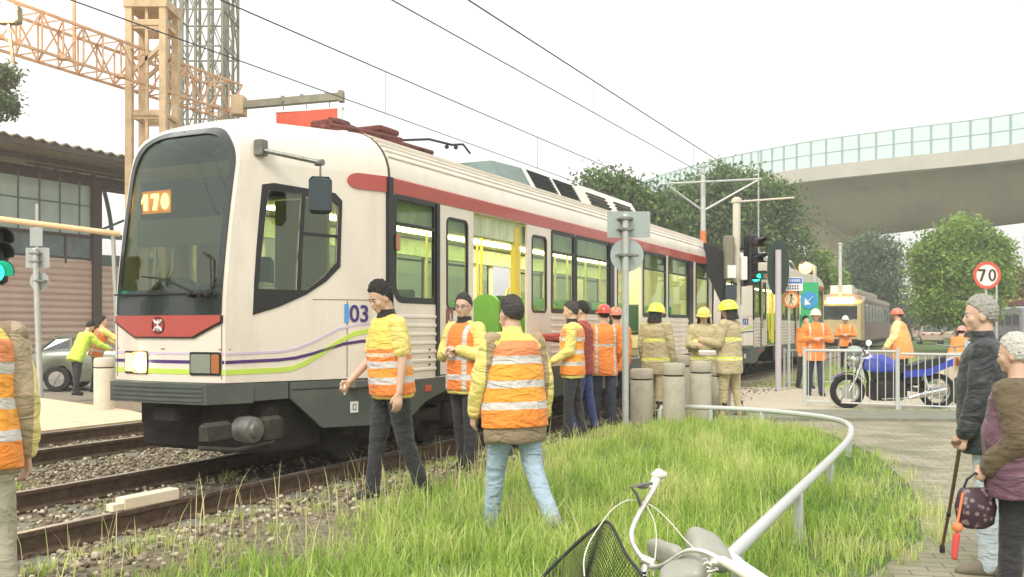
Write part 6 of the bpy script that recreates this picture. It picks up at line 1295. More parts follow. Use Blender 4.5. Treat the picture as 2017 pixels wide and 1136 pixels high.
    def pad(pts, wd, th, nm, ax):
        # rounded cushion following pts (head to tail), wd/th half sizes, ax = sideways axis
        P = [Vector(p) for p in pts]; A = Vector(ax).normalized(); mb = MB(); rings = []; n = 18; m_ = 14
        for j in range(m_+1):
            u = j/m_; g_ = u*(len(P)-1); i = min(int(g_), len(P)-2); c = P[i].lerp(P[i+1], g_-i); T = (P[min(i+1, len(P)-1)]-P[i]).normalized(); sd_ = (A-T*A.dot(T)).normalized(); up = sd_.cross(T)
            e = (1-abs(2*u-1)**5)**.5 if 0 < j < m_ else .12; wv = wd[0]+(wd[1]-wd[0])*u
            rings.append([c+sd_*(wv*e*math.copysign(abs(math.cos(q_))**.6, math.cos(q_)))+up*(th*e*math.copysign(abs(math.sin(q_))**.7, math.sin(q_))) for q_ in [2*PI*i_/n for i_ in range(n)]])
        mb.loft(rings); return mb.build(nm, sd, t, True)
    pad([q(1375, 1050, 4.45), q(1395, 1085, 4.3), q(1405, 1112, 4.2)], (.085, .11), .055, 'rear_cushion', (.9, .2, -.35))
    pad([q(1278, 1072, 4.4), q(1310, 1090, 4.3), q(1345, 1102, 4.2)], (.045, .06), .035, 'rear_cushion', (-.3, .3, .8))
    pad([q(1300, 1145, 3.98), q(1345, 1128, 3.95), q(1390, 1112, 3.93)], (.05, .09), .045, 'saddle', (.25, .75, .6))
    mb = MB()
    for k in range(8): mb.tube([q(1392, 1112, 3.86)+Vector((.012*math.cos(a+k), 0.01*k-.03, .012*math.sin(a+k))) for a in (0, .5, 1, 1.5)], .006, 5)
    mb.tube([q(1388, 1110, 3.86), q(1404, 1120, 3.86), q(1396, 1140, 3.86)], .011, 8); mb.build('saddle_spring', chm, t)
    # wire basket: net sides between a rim and a smaller floor
    bm_ = mat('basket_black', (.02, .025, .02), .5)
    rim = [q(1200, 1030, 4.35), q(1232, 1090, 4.15), q(1262, 1150, 3.95), q(1120, 1150, 3.95), q(1060, 1150, 4.2), q(1130, 1075, 4.45), q(1175, 1038, 4.5)]
    cen = sum(rim, Vector())/len(rim); low = [cen+(p-cen)*.68+Vector((-.06, .05, -.22)) for p in rim]
    def closed(P, n=6):
        Q = []; m_ = len(P)
        for i in range(m_):
            p0, p1, p2, p3 = P[i-1], P[i], P[(i+1) % m_], P[(i+2) % m_]
            for k in range(n): u = k/n; Q.append(.5*((2*p1)+(p2-p0)*u+(2*p0-5*p1+4*p2-p3)*u*u+(3*p1-p0-3*p2+p3)*u**3))
        return Q
    r1, r2 = closed(rim), closed(low); m_ = len(r1)
    mb = MB(); mb.tube(r1+[r1[0], r1[1]], .008, 8); mb.tube(r2+[r2[0]], .005, 6); bk = mb.build('basket', bm_, t, True)
    mb = MB()
    for k in range(m_*2):
        i, f = k//2, (k % 2)/2; a = r1[i].lerp(r1[(i+1) % m_], f); b = r2[i].lerp(r2[(i+1) % m_], f); mb.tube([a, b], .0017, 4)
    for j in range(1, 15): f = j/15; mb.tube([r1[i % m_].lerp(r2[i % m_], f) for i in range(m_+1)], .0015, 4)
    for k in range(1, 12): i = int(k/12*m_/2); mb.tube([r2[i], r2[-1-i]], .0018, 4)
    mb.build('wire_mesh', bm_, bk)
bicycle()
# ================================================================ people
def skinmat(nm='skin', c=(.64, .42, .30)): return mat(nm, c, .55, var=.07, vs=12, spec=.35)
SK = skinmat(); 
def remesh(mb, name, mats, parent, vox, it=4, disp=0, dsc=.08, attr=None, smooth=True, thr=None):
    me = bpy.data.meshes.new(name); me.from_pydata(mb.v, [], mb.f); o = bpy.data.objects.new('tmp', me); COL.objects.link(o)
    bm = bmesh.new(); bm.from_mesh(me); bmesh.ops.recalc_face_normals(bm, faces=bm.faces); bm.to_mesh(me); bm.free()
    m = o.modifiers.new('r', 'REMESH'); m.mode = 'VOXEL'; m.voxel_size = vox
    if it: m = o.modifiers.new('s', 'SMOOTH'); m.iterations = it; m.factor = .5
    if disp:
        tx = bpy.data.textures.new('folds', 'CLOUDS'); tx.noise_scale = dsc; tx.noise_depth = 2
        m = o.modifiers.new('d', 'DISPLACE'); m.texture = tx; m.strength = disp; m.mid_level = .5; m.texture_coords = 'LOCAL'
    n = bpy.data.meshes.new_from_object(o.evaluated_get(bpy.context.evaluated_depsgraph_get())); bpy.data.objects.remove(o); bpy.data.meshes.remove(me)
    n.name = name; n.materials.clear()
    for q in (mats if isinstance(mats, (list, tuple)) else [mats]): n.materials.append(q)
    n.polygons.foreach_set('use_smooth', [True]*len(n.polygons))
    if attr is not None:
        org, u, f = attr; co = np.empty(len(n.vertices)*3, np.float32); n.vertices.foreach_get('co', co); co = co.reshape(-1, 3)-np.array(org)
        tc = np.stack([co[:, 0], co@np.array(f), co@np.array(u)], -1).astype(np.float32); a = n.attributes.new('tc', 'FLOAT_VECTOR', 'POINT'); a.data.foreach_set('vector', tc.reshape(-1))
    r = bpy.data.objects.new(name, n); COL.objects.link(r); r.parent = parent; return r
def bandmat(name, bands, rough=.7, vert=None, vcol=None, front=None):
    """bands: [(height along the torso, colour)...] ascending, constant colour upward from each"""
    if name in MT: return MT[name]
    m = bpy.data.materials.new(name); m.use_nodes = True; n = m.node_tree; b = n.nodes['Principled BSDF']; b.inputs['Roughness'].default_value = rough; b.inputs['Sheen Weight'].default_value = .15
    at = n.nodes.new('ShaderNodeAttribute'); at.attribute_name = 'tc'; sp = n.nodes.new('ShaderNodeSeparateXYZ'); n.links.new(at.outputs['Vector'], sp.inputs[0])
    tc = n.nodes.new('ShaderNodeTexCoord'); nz = n.nodes.new('ShaderNodeTexNoise'); nz.inputs['Scale'].default_value = 9; n.links.new(tc.outputs['Object'], nz.inputs[0])
    a = n.nodes.new('ShaderNodeMath'); a.operation = 'MULTIPLY_ADD'; a.inputs[1].default_value = .020; n.links.new(nz.outputs[0], a.inputs[0]); n.links.new(sp.outputs['Z'], a.inputs[2])
    c = n.nodes.new('ShaderNodeMath'); c.operation = 'ADD'; c.inputs[1].default_value = .4-.010; n.links.new(a.outputs[0], c.inputs[0])
    r = n.nodes.new('ShaderNodeValToRGB'); r.color_ramp.interpolation = 'CONSTANT'; el = r.color_ramp.elements
    while len(el) < len(bands): el.new(.5)
    for e, (p, col) in zip(el, bands): e.position = min(1, max(0, p+.4)); e.color = (*col, 1)
    n.links.new(c.outputs[0], r.inputs[0]); out = r.outputs[0]
    if vert:
        ab = n.nodes.new('ShaderNodeMath'); ab.operation = 'ABSOLUTE'; n.links.new(sp.outputs['X'], ab.inputs[0])
        r2 = n.nodes.new('ShaderNodeValToRGB'); r2.color_ramp.interpolation = 'CONSTANT'; e = r2.color_ramp.elements; e.new(.5); e[0].position = 0; e[0].color = (0,0,0,1); e[1].position = vert[0]; e[1].color = (1,1,1,1); e[2].position = vert[1]; e[2].color = (0,0,0,1)
        n.links.new(ab.outputs[0], r2.inputs[0]); mx = n.nodes.new('ShaderNodeMix'); mx.data_type = 'RGBA'; mx.inputs[7].default_value = (*vcol, 1); n.links.new(r2.outputs[0], mx.inputs[0]); n.links.new(out, mx.inputs[6]); out = mx.outputs[2]
    n2 = n.nodes.new('ShaderNodeTexNoise'); n2.inputs['Scale'].default_value = 5; n2.inputs['Detail'].default_value = 5; n.links.new(tc.outputs['Object'], n2.inputs[0])
    hv = n.nodes.new('ShaderNodeHueSaturation'); mr = n.nodes.new('ShaderNodeMapRange'); mr.inputs[3].default_value = .82; mr.inputs[4].default_value = 1.15; n.links.new(n2.outputs[0], mr.inputs[0]); n.links.new(mr.outputs[0], hv.inputs['Value']); n.links.new(out, hv.inputs['Color'])
    n.links.new(hv.outputs[0], b.inputs['Base Color'])
    bp = n.nodes.new('ShaderNodeBump'); bp.inputs['Strength'].default_value = .9; bp.inputs['Distance'].default_value = .035; n3 = n.nodes.new('ShaderNodeTexNoise'); n3.inputs['Scale'].default_value = 7; n3.inputs['Detail'].default_value = 3; n3.inputs['Distortion'].default_value = 2.2; mpp = n.nodes.new('ShaderNodeMapping'); mpp.inputs['Scale'].default_value = (.6, .6, 1.5); mpp.inputs['Rotation'].default_value = (.3, .5, 0); n.links.new(tc.outputs['Object'], mpp.inputs[0]); n.links.new(mpp.outputs[0], n3.inputs[0]); n.links.new(n3.outputs[0], bp.inputs['Height']); n.links.new(bp.outputs[0], b.inputs['Normal'])
    MT[name] = m; return m
def cloth(name, col, bs=16, rough=.85, var=.14):
    new = 'cloth_'+name not in MT; m = mat('cloth_'+name, col, rough, var=var, vs=7, bump=.9, bs=7, sheen=.15, stretch=(.6, .6, 1.4))
    if new:
        for q in m.node_tree.nodes:
            if q.type == 'TEX_NOISE' and abs(q.inputs['Scale'].default_value-7) < .01: q.inputs['Distortion'].default_value = 2.0
            if q.type == 'BUMP': q.inputs['Distance'].default_value = .035
    return m
ORG = (.88, .24, .04); YEL = (.84, .62, .12); SIL = (.66, .62, .58)
def person(label, loc, rz, H=1.74, lean=0, twist=0, legs=((6, 4), (-6, 6)), arms=(((-.1, 0, -1), (-.05, .15, -1)), ((.1, 0, -1), (.05, .15, -1))), head=(0, 0), vox=.011,
           skin=None, hair='short', haircol=(.02, .018, .016), top=None, sleeve=None, short=False, vest=None, trousers=None, shoes=None, helmet=None, helmcol=(.5, .04, .03), neckflap=None,
           collar=None, bulk=1.0, hem=-.16, girth=1.0, vesthem=-.12, curl=.5, group=None, glasses=False, splay=4, gloves=None, face=True, boots=None):
    k = H/1.75; t = thing('person', label, 'person', loc, rz, group); sk = skin or SK; V = Vector
    ll = R(lean); u = V((0, math.sin(ll), math.cos(ll))); f = V((0, math.cos(ll), -math.sin(ll))); X = V((1, 0, 0))
    th, sh, an = .43*k, .42*k, .085*k
    LG = []; ext = []
    for i, (sw, kn) in enumerate(legs):
        a, b = R(sw), R(sw-kn); d1 = V((0, math.sin(a), -math.cos(a))); d2 = V((0, math.sin(b), -math.cos(b))); ext.append(-(d1*th+d2*sh).z); LG.append((d1, d2, b))
    hz = max(ext)+an; hip = V((0, 0, hz)); P = lambda a, s=0, fo=0: hip+u*(a*k)+X*(s*k)+f*(fo*k)
    sho = P(.50); nb = P(.555, 0, .0)
    # ---- head frame
    hp, hy = head; HM = Matrix.Rotation(R(hy), 3, 'Z') @ Matrix.Rotation(R(-hp), 3, 'X'); nk = nb+V((0, .02*k*math.cos(ll), 0))+u*.03*k+V((0, 0, .012*k))
    hd = lambda x, y, z: nk+HM @ (V((x, y, z))*k)
    # ---- body
    mb = MB()
    def E(x, y, z, rx, ry, rz_): mb.ell(hd(x, y, z), (rx*k, ry*k, rz_*k), HM, 20, 14)
    mb.ell(hd(0, -.012, .125), (.075*k, .094*k, .103*k), HM, 20, 14); E(0, .020, .070, .060, .062, .076); E(0, .055, .016, .030, .026, .022); E(0, .070, .118, .046, .014, .012)
    E(-.034, .052, .076, .028, .026, .03); E(.034, .052, .076, .028, .026, .03); E(0, .078, .046, .023, .009, .0065); E(0, .077, .036, .020, .009, .0065)
    mb.capsule(hd(0, .080, .102), hd(0, .092, .068), .008*k, .013*k, 8)
    for s in (-1, 1): E(s*.075, -.006, .088, .009, .020, .031)
    mb.capsule(nb-u*.05*k, hd(0, -.018, .035), .064*k, .058*k, 14)
    def torso(mb, rows, n=20):
        mb.loft([[P(a)+X*(rx*k*math.cos(q))+f*(k*(ry*math.sin(q)+o)) for q in [2*PI*i/n for i in range(n)]] for a, rx, ry, o in rows])
    torso(mb, [(-.10, .11, .09, 0), (0, .155*girth, .105*girth, 0), (.12, .145*girth, .10*girth, .01), (.24, .14*girth, .10*girth, .01), (.36, .16, .105, .005), (.46, .165, .095, 0), (.52, .12, .075, 0), (.56, .06, .05, 0)])
    HJ = []
    for i, (d1, d2, b) in enumerate(LG):
        s = -1 if i == 0 else 1; h = hip+X*(s*.088*k); kn_ = h+d1*th+X*(s*.01*splay/4); ak = kn_+d2*sh+X*(s*.006*splay/4)
        mb.capsule(h, kn_, .075*k, .050*k); mb.capsule(kn_, ak, .050*k, .034*k); HJ.append((h, kn_, ak))
        mb.capsule(ak-V((0, .01*k, .02*k)), ak+V((0, .04*k, -.03*k)), .028*k, .02*k)
    AJ = []
    for i, (a1, a2) in enumerate(arms):
        s = -1 if i == 0 else 1; S = P(.475, s*.178); d1 = V(a1).normalized(); d2 = V(a2).normalized()
        if not (abs(lean) > 30): pass
        e = S+d1*.285*k; wv = e+d2*.245*k; AJ.append((S, e, wv, d2))
        mb.capsule(P(.46, s*.12), S, .055*k, .052*k); mb.capsule(S, e, .048*k, .038*k); mb.capsule(e, wv, .038*k, .026*k, 12)
        # hand
        side = V((0, 1, 0))-d2*d2.y if abs(d2.y) < .8 else V((0, 0, 1))-d2*d2.z; side.normalize(); nrm = side.cross(d2); 
        if nrm.x*s > 0: nrm = -nrm
        hk = k*1.0; pm = wv+d2*.045*hk; mb.capsule(wv-d2*.01, wv+d2*.075*hk, .027*hk, .038*hk, 12, .42, side)
        c_ = curl if not isinstance(curl, (tuple, list)) else curl[i]
        for j, (o_, ln) in enumerate(((.030, .072), (.010, .080), (-.010, .075), (-.029, .060))):
            b0 = wv+d2*.085*hk+side*o_*hk; a = c_*R(55)+.12; dd = d2*math.cos(a)+nrm*math.sin(a); m1 = b0+dd*ln*.48*hk; a2_ = a+c_*R(70)+.15; de = d2*math.cos(a2_)+nrm*math.sin(a2_); m2 = m1+de*ln*.52*hk
            mb.capsule(b0-d2*.012*hk, m1, .0100*hk, .0092*hk, 8); mb.capsule(m1, m2, .0092*hk, .0075*hk, 8)
        b0 = wv+d2*.028*hk+side*.028*hk; dd = (d2*.75+side*.55+nrm*.35*(.5+c_)).normalized(); m1 = b0+dd*.042*hk; mb.capsule(b0, m1, .0135*hk, .011*hk, 8); mb.capsule(m1, m1+(d2*.8+nrm*.5*(.3+c_)+side*.1).normalized()*.034*hk, .011*hk, .0085*hk, 8)
    body = remesh(mb, 'body', sk, t, min(vox, .0085) if face else vox, 2)
    # eyes
    if face:
        for s in (-1, 1): 
            mb = MB(); mb.ell(hd(s*.031, .0745, .104), (.013*k, .008*k, .007*k), HM, 12, 8); ey = mb.build('eye', mat('eye_white', (.7, .68, .62), .3), body, True)
            mb = MB(); mb.ell(hd(s*.031, .081, .104), (.006*k, .004*k, .006*k), HM, 10, 6); mb.build('iris', mat('iris_dark', (.02, .012, .01), .2), ey, True)
            mb = MB(); mb.capsule(hd(s*.018, .084, .1205), hd(s*.046, .074, .121), .0035*k, .0025*k, 6); mb.build('eyebrow', mat('hair_%d' % int(haircol[0]*100), haircol, .8), body, True)
        mb = MB(); mb.capsule(hd(-.018, .086, .041), hd(.018, .086, .041), .0028*k, .0028*k, 6); mb.build('lips', mat('lip', (.30, .12, .10), .6), body, True)
    if glasses:
        mb = MB()
        for s in (-1, 1): c = (s*.032, .093, .102); mb.tube([hd(c[0]+.020*math.cos(a), c[1]-.004*abs(math.cos(a)), c[2]+.014*math.sin(a)) for a in [2*PI*i/14 for i in range(15)]], .0022*k, 6); mb.tube([hd(s*.052, .086, .104), hd(s*.078, .0, .104)], .0022*k, 6)
        mb.tube([hd(-.012, .097, .104), hd(.012, .097, .104)], .002*k, 6); mb.build('glasses', M_blk, t)
    # ---- hair
    if hair and hair != 'none':
        mb = MB(); rings = []; nu, nv = 72, 44; rr = random.Random(len(label))
        for j in range(nv+1):
            tt = min(max(PI*j/nv, .04), PI-.04); rg = []
            for i in range(nu):
                a = 2*PI*i/nu; d = V((math.sin(tt)*math.cos(a), math.sin(tt)*math.sin(a), -math.cos(tt))); y = d.y
                thr = np.interp(y, [-1, -.5, 0, .35, .7, 1], [-.86, -.75, -.38 if hair != 'bob' else -.6, .02, .36, .42]); thr += mnoise.noise(V((d.x*9, d.y*9, d.z*9)))*.14; q = min(1, max(0, (d.z-thr)/.12)); q = q*q*(3-2*q)
                g_ = mnoise.noise(V((d.x*5, d.y*5, d.z*5)))*.006+mnoise.noise(V((d.x*22, d.y*9, d.z*22)))*.009+mnoise.noise(V((d.x*40, d.y*18, d.z*40)))*.004
                R0 = V((.074, .092, .100)); R1 = V((.082, .101, .112 if hair != 'tall' else .124)) if hair != 'bald' else V((.078, .097, .106)); r_ = R0*(1-q)*.93+R1*q
                rg.append(hd(0, -.013, .126)+HM @ V((d.x*(r_.x+g_*q), d.y*(r_.y+g_*q), d.z*(r_.z+g_*q)))*k)
            rings.append(rg)
        mb.loft(rings); mb.build('hair', mat('hair_%d' % int(haircol[0]*100), haircol, .85, spec=.2, var=.35, vs=30, bump=.8, bs=90, stretch=(1, 1, .25)), t, True)
    if helmet:
        hc = mat('helmet_%d_%d_%d' % tuple(int(c*99) for c in helmcol), helmcol, .3, var=.05, coat=.6, dirt=.15, dcol=(.3,.25,.15), ds=6)
        mb = MB(); n = 28; fire = helmet == 'fire'; rx, ry, rzz = (.118, .150, .135) if fire else (.108, .132, .118); c0 = .135 if not fire else .125; rings = []
        for j in range(9):
            a = PI/2*j/8*.97; rings.append([hd(rx*math.cos(a)*math.cos(q), -.008+ry*math.cos(a)*math.sin(q), c0+rzz*math.sin(a)+(.012 if fire and abs(math.cos(q)) < .18 else 0)*math.cos(a)) for q in [2*PI*i/n for i in range(n)]])
        bw = .03 if not fire else .028
        lo = [[hd((rx+w_)*math.cos(q), -.008+(ry+w_*(1+(1.2 if not fire and math.sin(q) > .5 else (1.0 if fire and math.sin(q) < -.3 else 0))))*math.sin(q), c0-z) for q in [2*PI*i/n for i in range(n)]] for w_, z in ((-.012, .02), (bw*.6, .022), (bw*.6, .010), (.001, .004))]
        mb.loft(lo+rings); h_ = mb.build('helmet', hc, t, True)
        if fire:
            mb = MB(); mb.capsule(hd(0, .10, c0+.075), hd(0, -.10, c0+.085), .012, .014, 8); mb.build('crest', hc, h_, True)
            mb = MB(); mb.loft([[hd((rx-.012)*math.cos(q)*sc, -.01+(ry-.012)*math.sin(q)*sc, z) for q in [R(175+i*19) for i in range(11)]]+[hd((rx-.022)*math.cos(q)*sc, -.01+(ry-.022)*math.sin(q)*sc, z) for q in [R(365-i*19) for i in range(11)]] for z, sc in ((c0-.01, 1), (.04, 1.02), (-.05, 1.12))]); mb.build('neck_flap', cloth('flap_black', (.02, .02, .02)), h_)
            mb = MB(); mb.tube([hd(s_*.085, .03, .10) if s_ else hd(0, .072, -.006) for s_ in (-1, -.8, 0, .8, 1)], .008*k, 6); mb.build('chin_strap', M_blk, h_)
        else:
            mb = MB(); mb.tube([hd(-.083, .02, .11), hd(-.06, .055, .03), hd(0, .075, -.008), hd(.06, .055, .03), hd(.083, .02, .11)], .004*k, 6); mb.build('chin_strap', M_blk, h_)
    # ---- clothes
    g = .028*bulk; at = (tuple(hip), tuple(u), tuple(f)); tm = top or cloth('grey', (.2, .2, .2)); smt = sleeve or tm
    mb = MB(); torso(mb, [(hem, (.165+g)*girth, (.115+g)*girth, 0), (hem+.03, (.172+g)*girth, (.122+g)*girth, 0), (.0, (.162+g)*girth, (.118+g)*girth, .005), (.12, (.152+g)*girth, (.113+g)*girth, .01), (.24, (.150+g)*girth, (.112+g)*girth, .01), (.36, .168+g, .115+g, .005), (.44, .172+g, .105+g, 0), (.50, .150+g*.8, .085+g*.6, 0), (.545, .088, .068, .0), (.565, .064, .060, .004)])
    for i, (S, e, wv, d2) in enumerate(AJ): s = -1 if i == 0 else 1; mb.capsule(P(.455, s*.11), S, (.062+g*.6)*k, (.056+g*.6)*k, 14)
    jk = remesh(mb, 'jacket' if not short else 'polo_shirt', tm, t, vox, 5, .014*bulk, .13, at)
    for i, (S, e, wv, d2) in enumerate(AJ):
        mb = MB(); d1 = (e-S).normalized()
        if short: mb.capsule(S, S+d1*.20*k, (.058+g*.5)*k, (.058+g*.3)*k, 14)
        else:
            mb.capsule(S, e, (.053+g*.7)*k, (.046+g*.7)*k, 14); mb.capsule(e, wv-d2*.012*k, (.046+g*.7)*k, (.034+g*.55)*k, 14)
        remesh(mb, 'sleeve', smt, jk, vox, 5, .016*bulk, .10, at)
    if gloves:
        pass
    if collar:
        mb = MB(); mb.loft([[P(a)+X*(r_*k*math.cos(q))+f*(k*(r_*1.0*math.sin(q)+.006+fo)) for q in [2*PI*i/18 for i in range(18)]] for a, r_, fo in ((.535, .085, 0), (.56, .074, 0), (.60, .070, .006), (.60, .058, .006), (.55, .055, 0))]); mb.build('collar', collar, t, True)
    if vest:
        gg = g+.014; mb = MB(); torso(mb, [(vesthem, (.172+gg)*girth, (.122+gg)*girth, 0), (vesthem+.05, (.168+gg)*girth, (.122+gg)*girth, 0), (.05, (.160+gg)*girth, (.119+gg)*girth, .006), (.15, (.152+gg)*girth, (.115+gg)*girth, .01), (.26, (.150+gg)*girth, (.115+gg)*girth, .01), (.36, .160+gg, .118+gg, .005), (.44, .150+gg, .108+gg, 0), (.505, .125+gg*.7, .088+gg*.8, 0), (.548, .088, .072, .0)])
        remesh(mb, 'hi_vis_vest', vest, t, vox, 4, .014, .14, at)
    tr_m = trousers or cloth('black', (.025, .025, .028)); mb = MB()
    torso(mb, [(-.11, .12*girth, .10*girth, 0), (0, .166*girth, .118*girth, 0), (.06, .16*girth, .115*girth, 0), (.10, .15*girth, .108*girth, 0)])
    for i, (h, kn_, ak) in enumerate(HJ):
        lg = (ak-kn_).normalized(); mb.capsule(h, kn_, .098*k*girth, .073*k, 16); mb.capsule(kn_, ak+lg*(.02*k), .070*k, .058*k, 16)
    remesh(mb, 'trousers', tr_m, t, vox, 4, .016, .12)
    sm = shoes or mat('shoe_black', (.02, .02, .02), .5, var=.1)
    for i, ((h, kn_, ak), (d1, d2, b)) in enumerate(zip(HJ, LG)):
        pit = max(-.2, min(.75, -b*.85 if b < 0 else -b*.3)); M = Matrix.Rotation(-pit if b < 0 else R(8) if b > .25 else 0, 3, 'X'); mb = MB(); s = -1 if i == 0 else 1; o = ak
        if boots: mb.capsule(ak+(-d2)*.16*k, ak, .062*k, .056*k, 14)
        mb.loft([[o+M @ (V((w_*math.cos(q)*k+s*.012*(y > .05), y*k, max(-.085, z0+hh*math.sin(q))*k)) ) for q in [2*PI*j/14 for j in range(14)]] for y, w_, hh, z0 in ((-.075, .018, .02, -.05), (-.06, .038, .055, -.040), (0, .046, .072, -.025), (.06, .046, .052, -.040), (.12, .048, .036, -.055), (.165, .040, .026, -.062), (.19, .018, .014, -.068))])
        remesh(mb, 'boot' if boots else 'shoe', sm, t, max(vox, .008), 2)
    Wm = Matrix.Translation(V(loc)) @ Matrix.Rotation(rz, 4, 'Z')
    return dict(root=t, hands=[Wm @ (a[2]+a[3]*.075*k) for a in AJ], wr=[Wm @ a[2] for a in AJ], M=Wm, hd=hd, P=P, AJ=AJ, hip=hip)
C_blk = cloth('black', (.030, .030, .034)); C_jean = cloth('light_denim', (.36, .47, .56), 20); C_khaki = cloth('khaki', (.34, .31, .22)); C_yel = cloth('hi_vis_yellow', (.84, .69, .20), 14, .7); C_brn = cloth('brown_lining', (.27, .20, .12))
C_dred = cloth('dark_red', (.33, .05, .035)); C_navy = cloth('navy', (.035, .045, .07)); C_org = cloth('hi_vis_orange', (.92, .27, .05), 14, .7); C_col = cloth('collar_black', (.02, .02, .022))
V_str2 = bandmat('vest_orange_yoke', [(0, ORG), (.02, SIL), (.075, (.92, .36, .05)), (.15, SIL), (.205, ORG), (.24, (.86, .62, .42)), (.27, ORG), (.30, YEL)])
V_back3 = bandmat('vest_three_bands', [(-.4+.0, (.92, .28, .03)), (.0, SIL), (.05, (.95, .38, .04)), (.15, SIL), (.20, (.95, .38, .04)), (.31, SIL), (.365, (.78, .26, .09)), (.47, YEL)])
V_plain = bandmat('vest_two_bands', [(0-.4, ORG), (-.02, SIL), (.03, ORG), (.17, SIL), (.22, ORG)], vert=(.10, .14), vcol=(.62, .60, .56))
J_two = bandmat('jacket_two_bands', [(0-.4, (.92, .27, .05)), (.02, (.92, .27, .05)), (.22, (.60, .52, .44)), (.26, (.92, .27, .05))], vert=(.115, .145), vcol=(.62, .58, .52))
J_fire = bandmat('fire_coat', [(0-.4, (.50, .42, .24)), (-.06, (.80, .85, .10)), (-.045, (.72, .72, .55)), (-.03, (.80, .85, .10)), (-.005, (.50, .42, .24)), (.24, (.80, .85, .10)), (.255, (.72, .72, .55)), (.27, (.80, .85, .10)), (.295, (.50, .42, .24))], .9)
C_fire = cloth('fire_sand', (.50, .42, .24), 14, .9)
def at_px(px, py, z=GZ, lift=0): p = gp(px, py, z); p.z = z+lift; return p
def face(deg): return R(deg)      # 0 away from the camera, 90 to the left, 180 towards it, -90 to the right
# 1 cropped man, left edge
p = dp(-64, 642, 4.25); A1 = person('man at the left edge in khaki with yellow sleeves and orange vest, back turned', (p.x, p.y, -.05), face(38), 1.80, lean=6, legs=((22, 6), (-18, 14)), arms=(((-.15, .4, -1), (-.1, .6, -.8)), ((.16, -.14, -1), (.10, .18, -1))),
    head=(8, 0), vox=.010, top=C_brn, sleeve=bandmat('sleeve_yellow_tan', [(-.4, (.80, .66, .26))], vert=(0, .262), vcol=(.42, .32, .20)), vest=V_back3, trousers=C_khaki, bulk=1.35, hem=-.14, curl=.3)
# 2,3 bending pair by the car
p = at_px(152, 778, -.15); person('worker in a lime jacket bending over beside the parked car', p, face(-35), 1.72, lean=26, legs=((4, 3), (-6, 3)), arms=(((-.1, .8, -.8), (0, .9, -.5)), ((.2, .7, -.8), (.1, 1, -.4))), head=(30, 0), top=cloth('lime', (.62, .85, .10), 14, .7), hem=-.18, bulk=1.5, group='two workers leaning by the parked car')
p = at_px(190, 772, -.12); person('worker in an orange vest leaning forward behind the cream bollard', p, face(-50), 1.76, lean=14, legs=((4, 3), (-6, 3)), arms=(((-.3, .7, -.8), (0, .9, -.5)), ((.3, .8, -.6), (.2, 1, -.3))), head=(-5, -20), top=C_yel, vest=V_plain, hem=-.14, bulk=1.1, group='two workers leaning by the parked car')
# 4 walking man with phone
p = at_px(772, 987); A4 = person('black-haired man in yellow polo and orange vest walking with a phone', (p.x, p.y, p.z+.0), face(122), 1.80, lean=4, legs=((-9, 12), (10, 3)), arms=(((-.18, -.06, -1), (-.10, .16, -1)), ((.14, .22, -1), (-.02, .85, -.85))),
    head=(24, 6), vox=.009, hair='tall', top=bandmat('polo_yellow', [(-.4, YEL), (.02, YEL)]), sleeve=C_yel, short=True, vest=V_str2, collar=C_col, hem=-.10, vesthem=-.07, girth=1.08, curl=(.25, .8), group='workers along the tram')
# 5 man with glasses, arms folded
p = at_px(916, 930); A5 = person('man in glasses with folded arms and yellow sleeves beside the tram door', p, face(138), 1.74, legs=((3, 2), (-4, 4)), arms=(((-.35, .12, -.95), (.80, .55, .28)), ((.35, .12, -.95), (-.85, .50, .15))),
    head=(4, 22), vox=.010, haircol=(.05, .045, .04), top=C_yel, vest=V_plain, collar=C_col, glasses=True, bulk=1.2, curl=.6, group='workers along the tram')
# 6 man behind, arm outstretched
p = at_px(1003, 898); person('dark-haired worker beside the tram door reaching left with a yellow-sleeved arm', p, face(108), 1.62, arms=(((-.2, .3, -.9), (0, .7, -.6)), ((.15, .95, -.05), (.0, 1, .08))), head=(8, 10), top=cloth('yellow_black', (.80, .68, .2)), trousers=C_blk, vox=.012, group='workers along the tram')
# 7 big back view
p = at_px(1014, 1048); A7 = person('man in a yellow jacket, striped orange vest and light jeans striding away', (p.x, p.y, p.z-.02), face(30), 1.67, lean=3, legs=((13, 3), (-12, 26)), arms=(((-.24, .16, -1), (-.02, .36, -1)), ((.24, -.10, -1), (.12, .16, -1))),
    head=(2, 6), vox=.009, haircol=(.055, .055, .05), top=bandmat('jacket_brown_yellow', [(-.4, (.27, .20, .12)), (.36, YEL)]), sleeve=bandmat('sleeve_yellow_brown', [(-.4, (.80, .68, .20))], vert=(0, .235), vcol=(.38, .28, .15)), vest=V_back3, trousers=C_jean, shoes=mat('shoe_grey', (.25, .25, .24), .7), bulk=1.7, hem=-.24, girth=1.12, vesthem=-.13, curl=.3, collar=C_yel)
# 8,9 pair by the tram
p = at_px(1128, 862); person('yellow-sleeved worker in orange vest facing left before a man in dark red', p, face(84), 1.74, arms=(((-.1, .1, -1), (0, .8, -.5)), ((.12, -.1, -1), (.05, .35, -1))), head=(6, 0), haircol=(.06, .055, .05), top=C_yel, vest=V_back3, collar=C_col, bulk=1.1, vox=.010, group='workers along the tram')
p = at_px(1148, 850); person('man in a dark red jacket and blue trousers behind the yellow-sleeved worker', p, face(70), 1.76, arms=(((-.45, .7, -.5), (-.1, 1, .05)), ((.12, -.1, -1), (.05, .25, -1))), head=(4, 10), top=C_dred, trousers=cloth('blue', (.06, .08, .22)), vox=.011, group='workers along the tram')
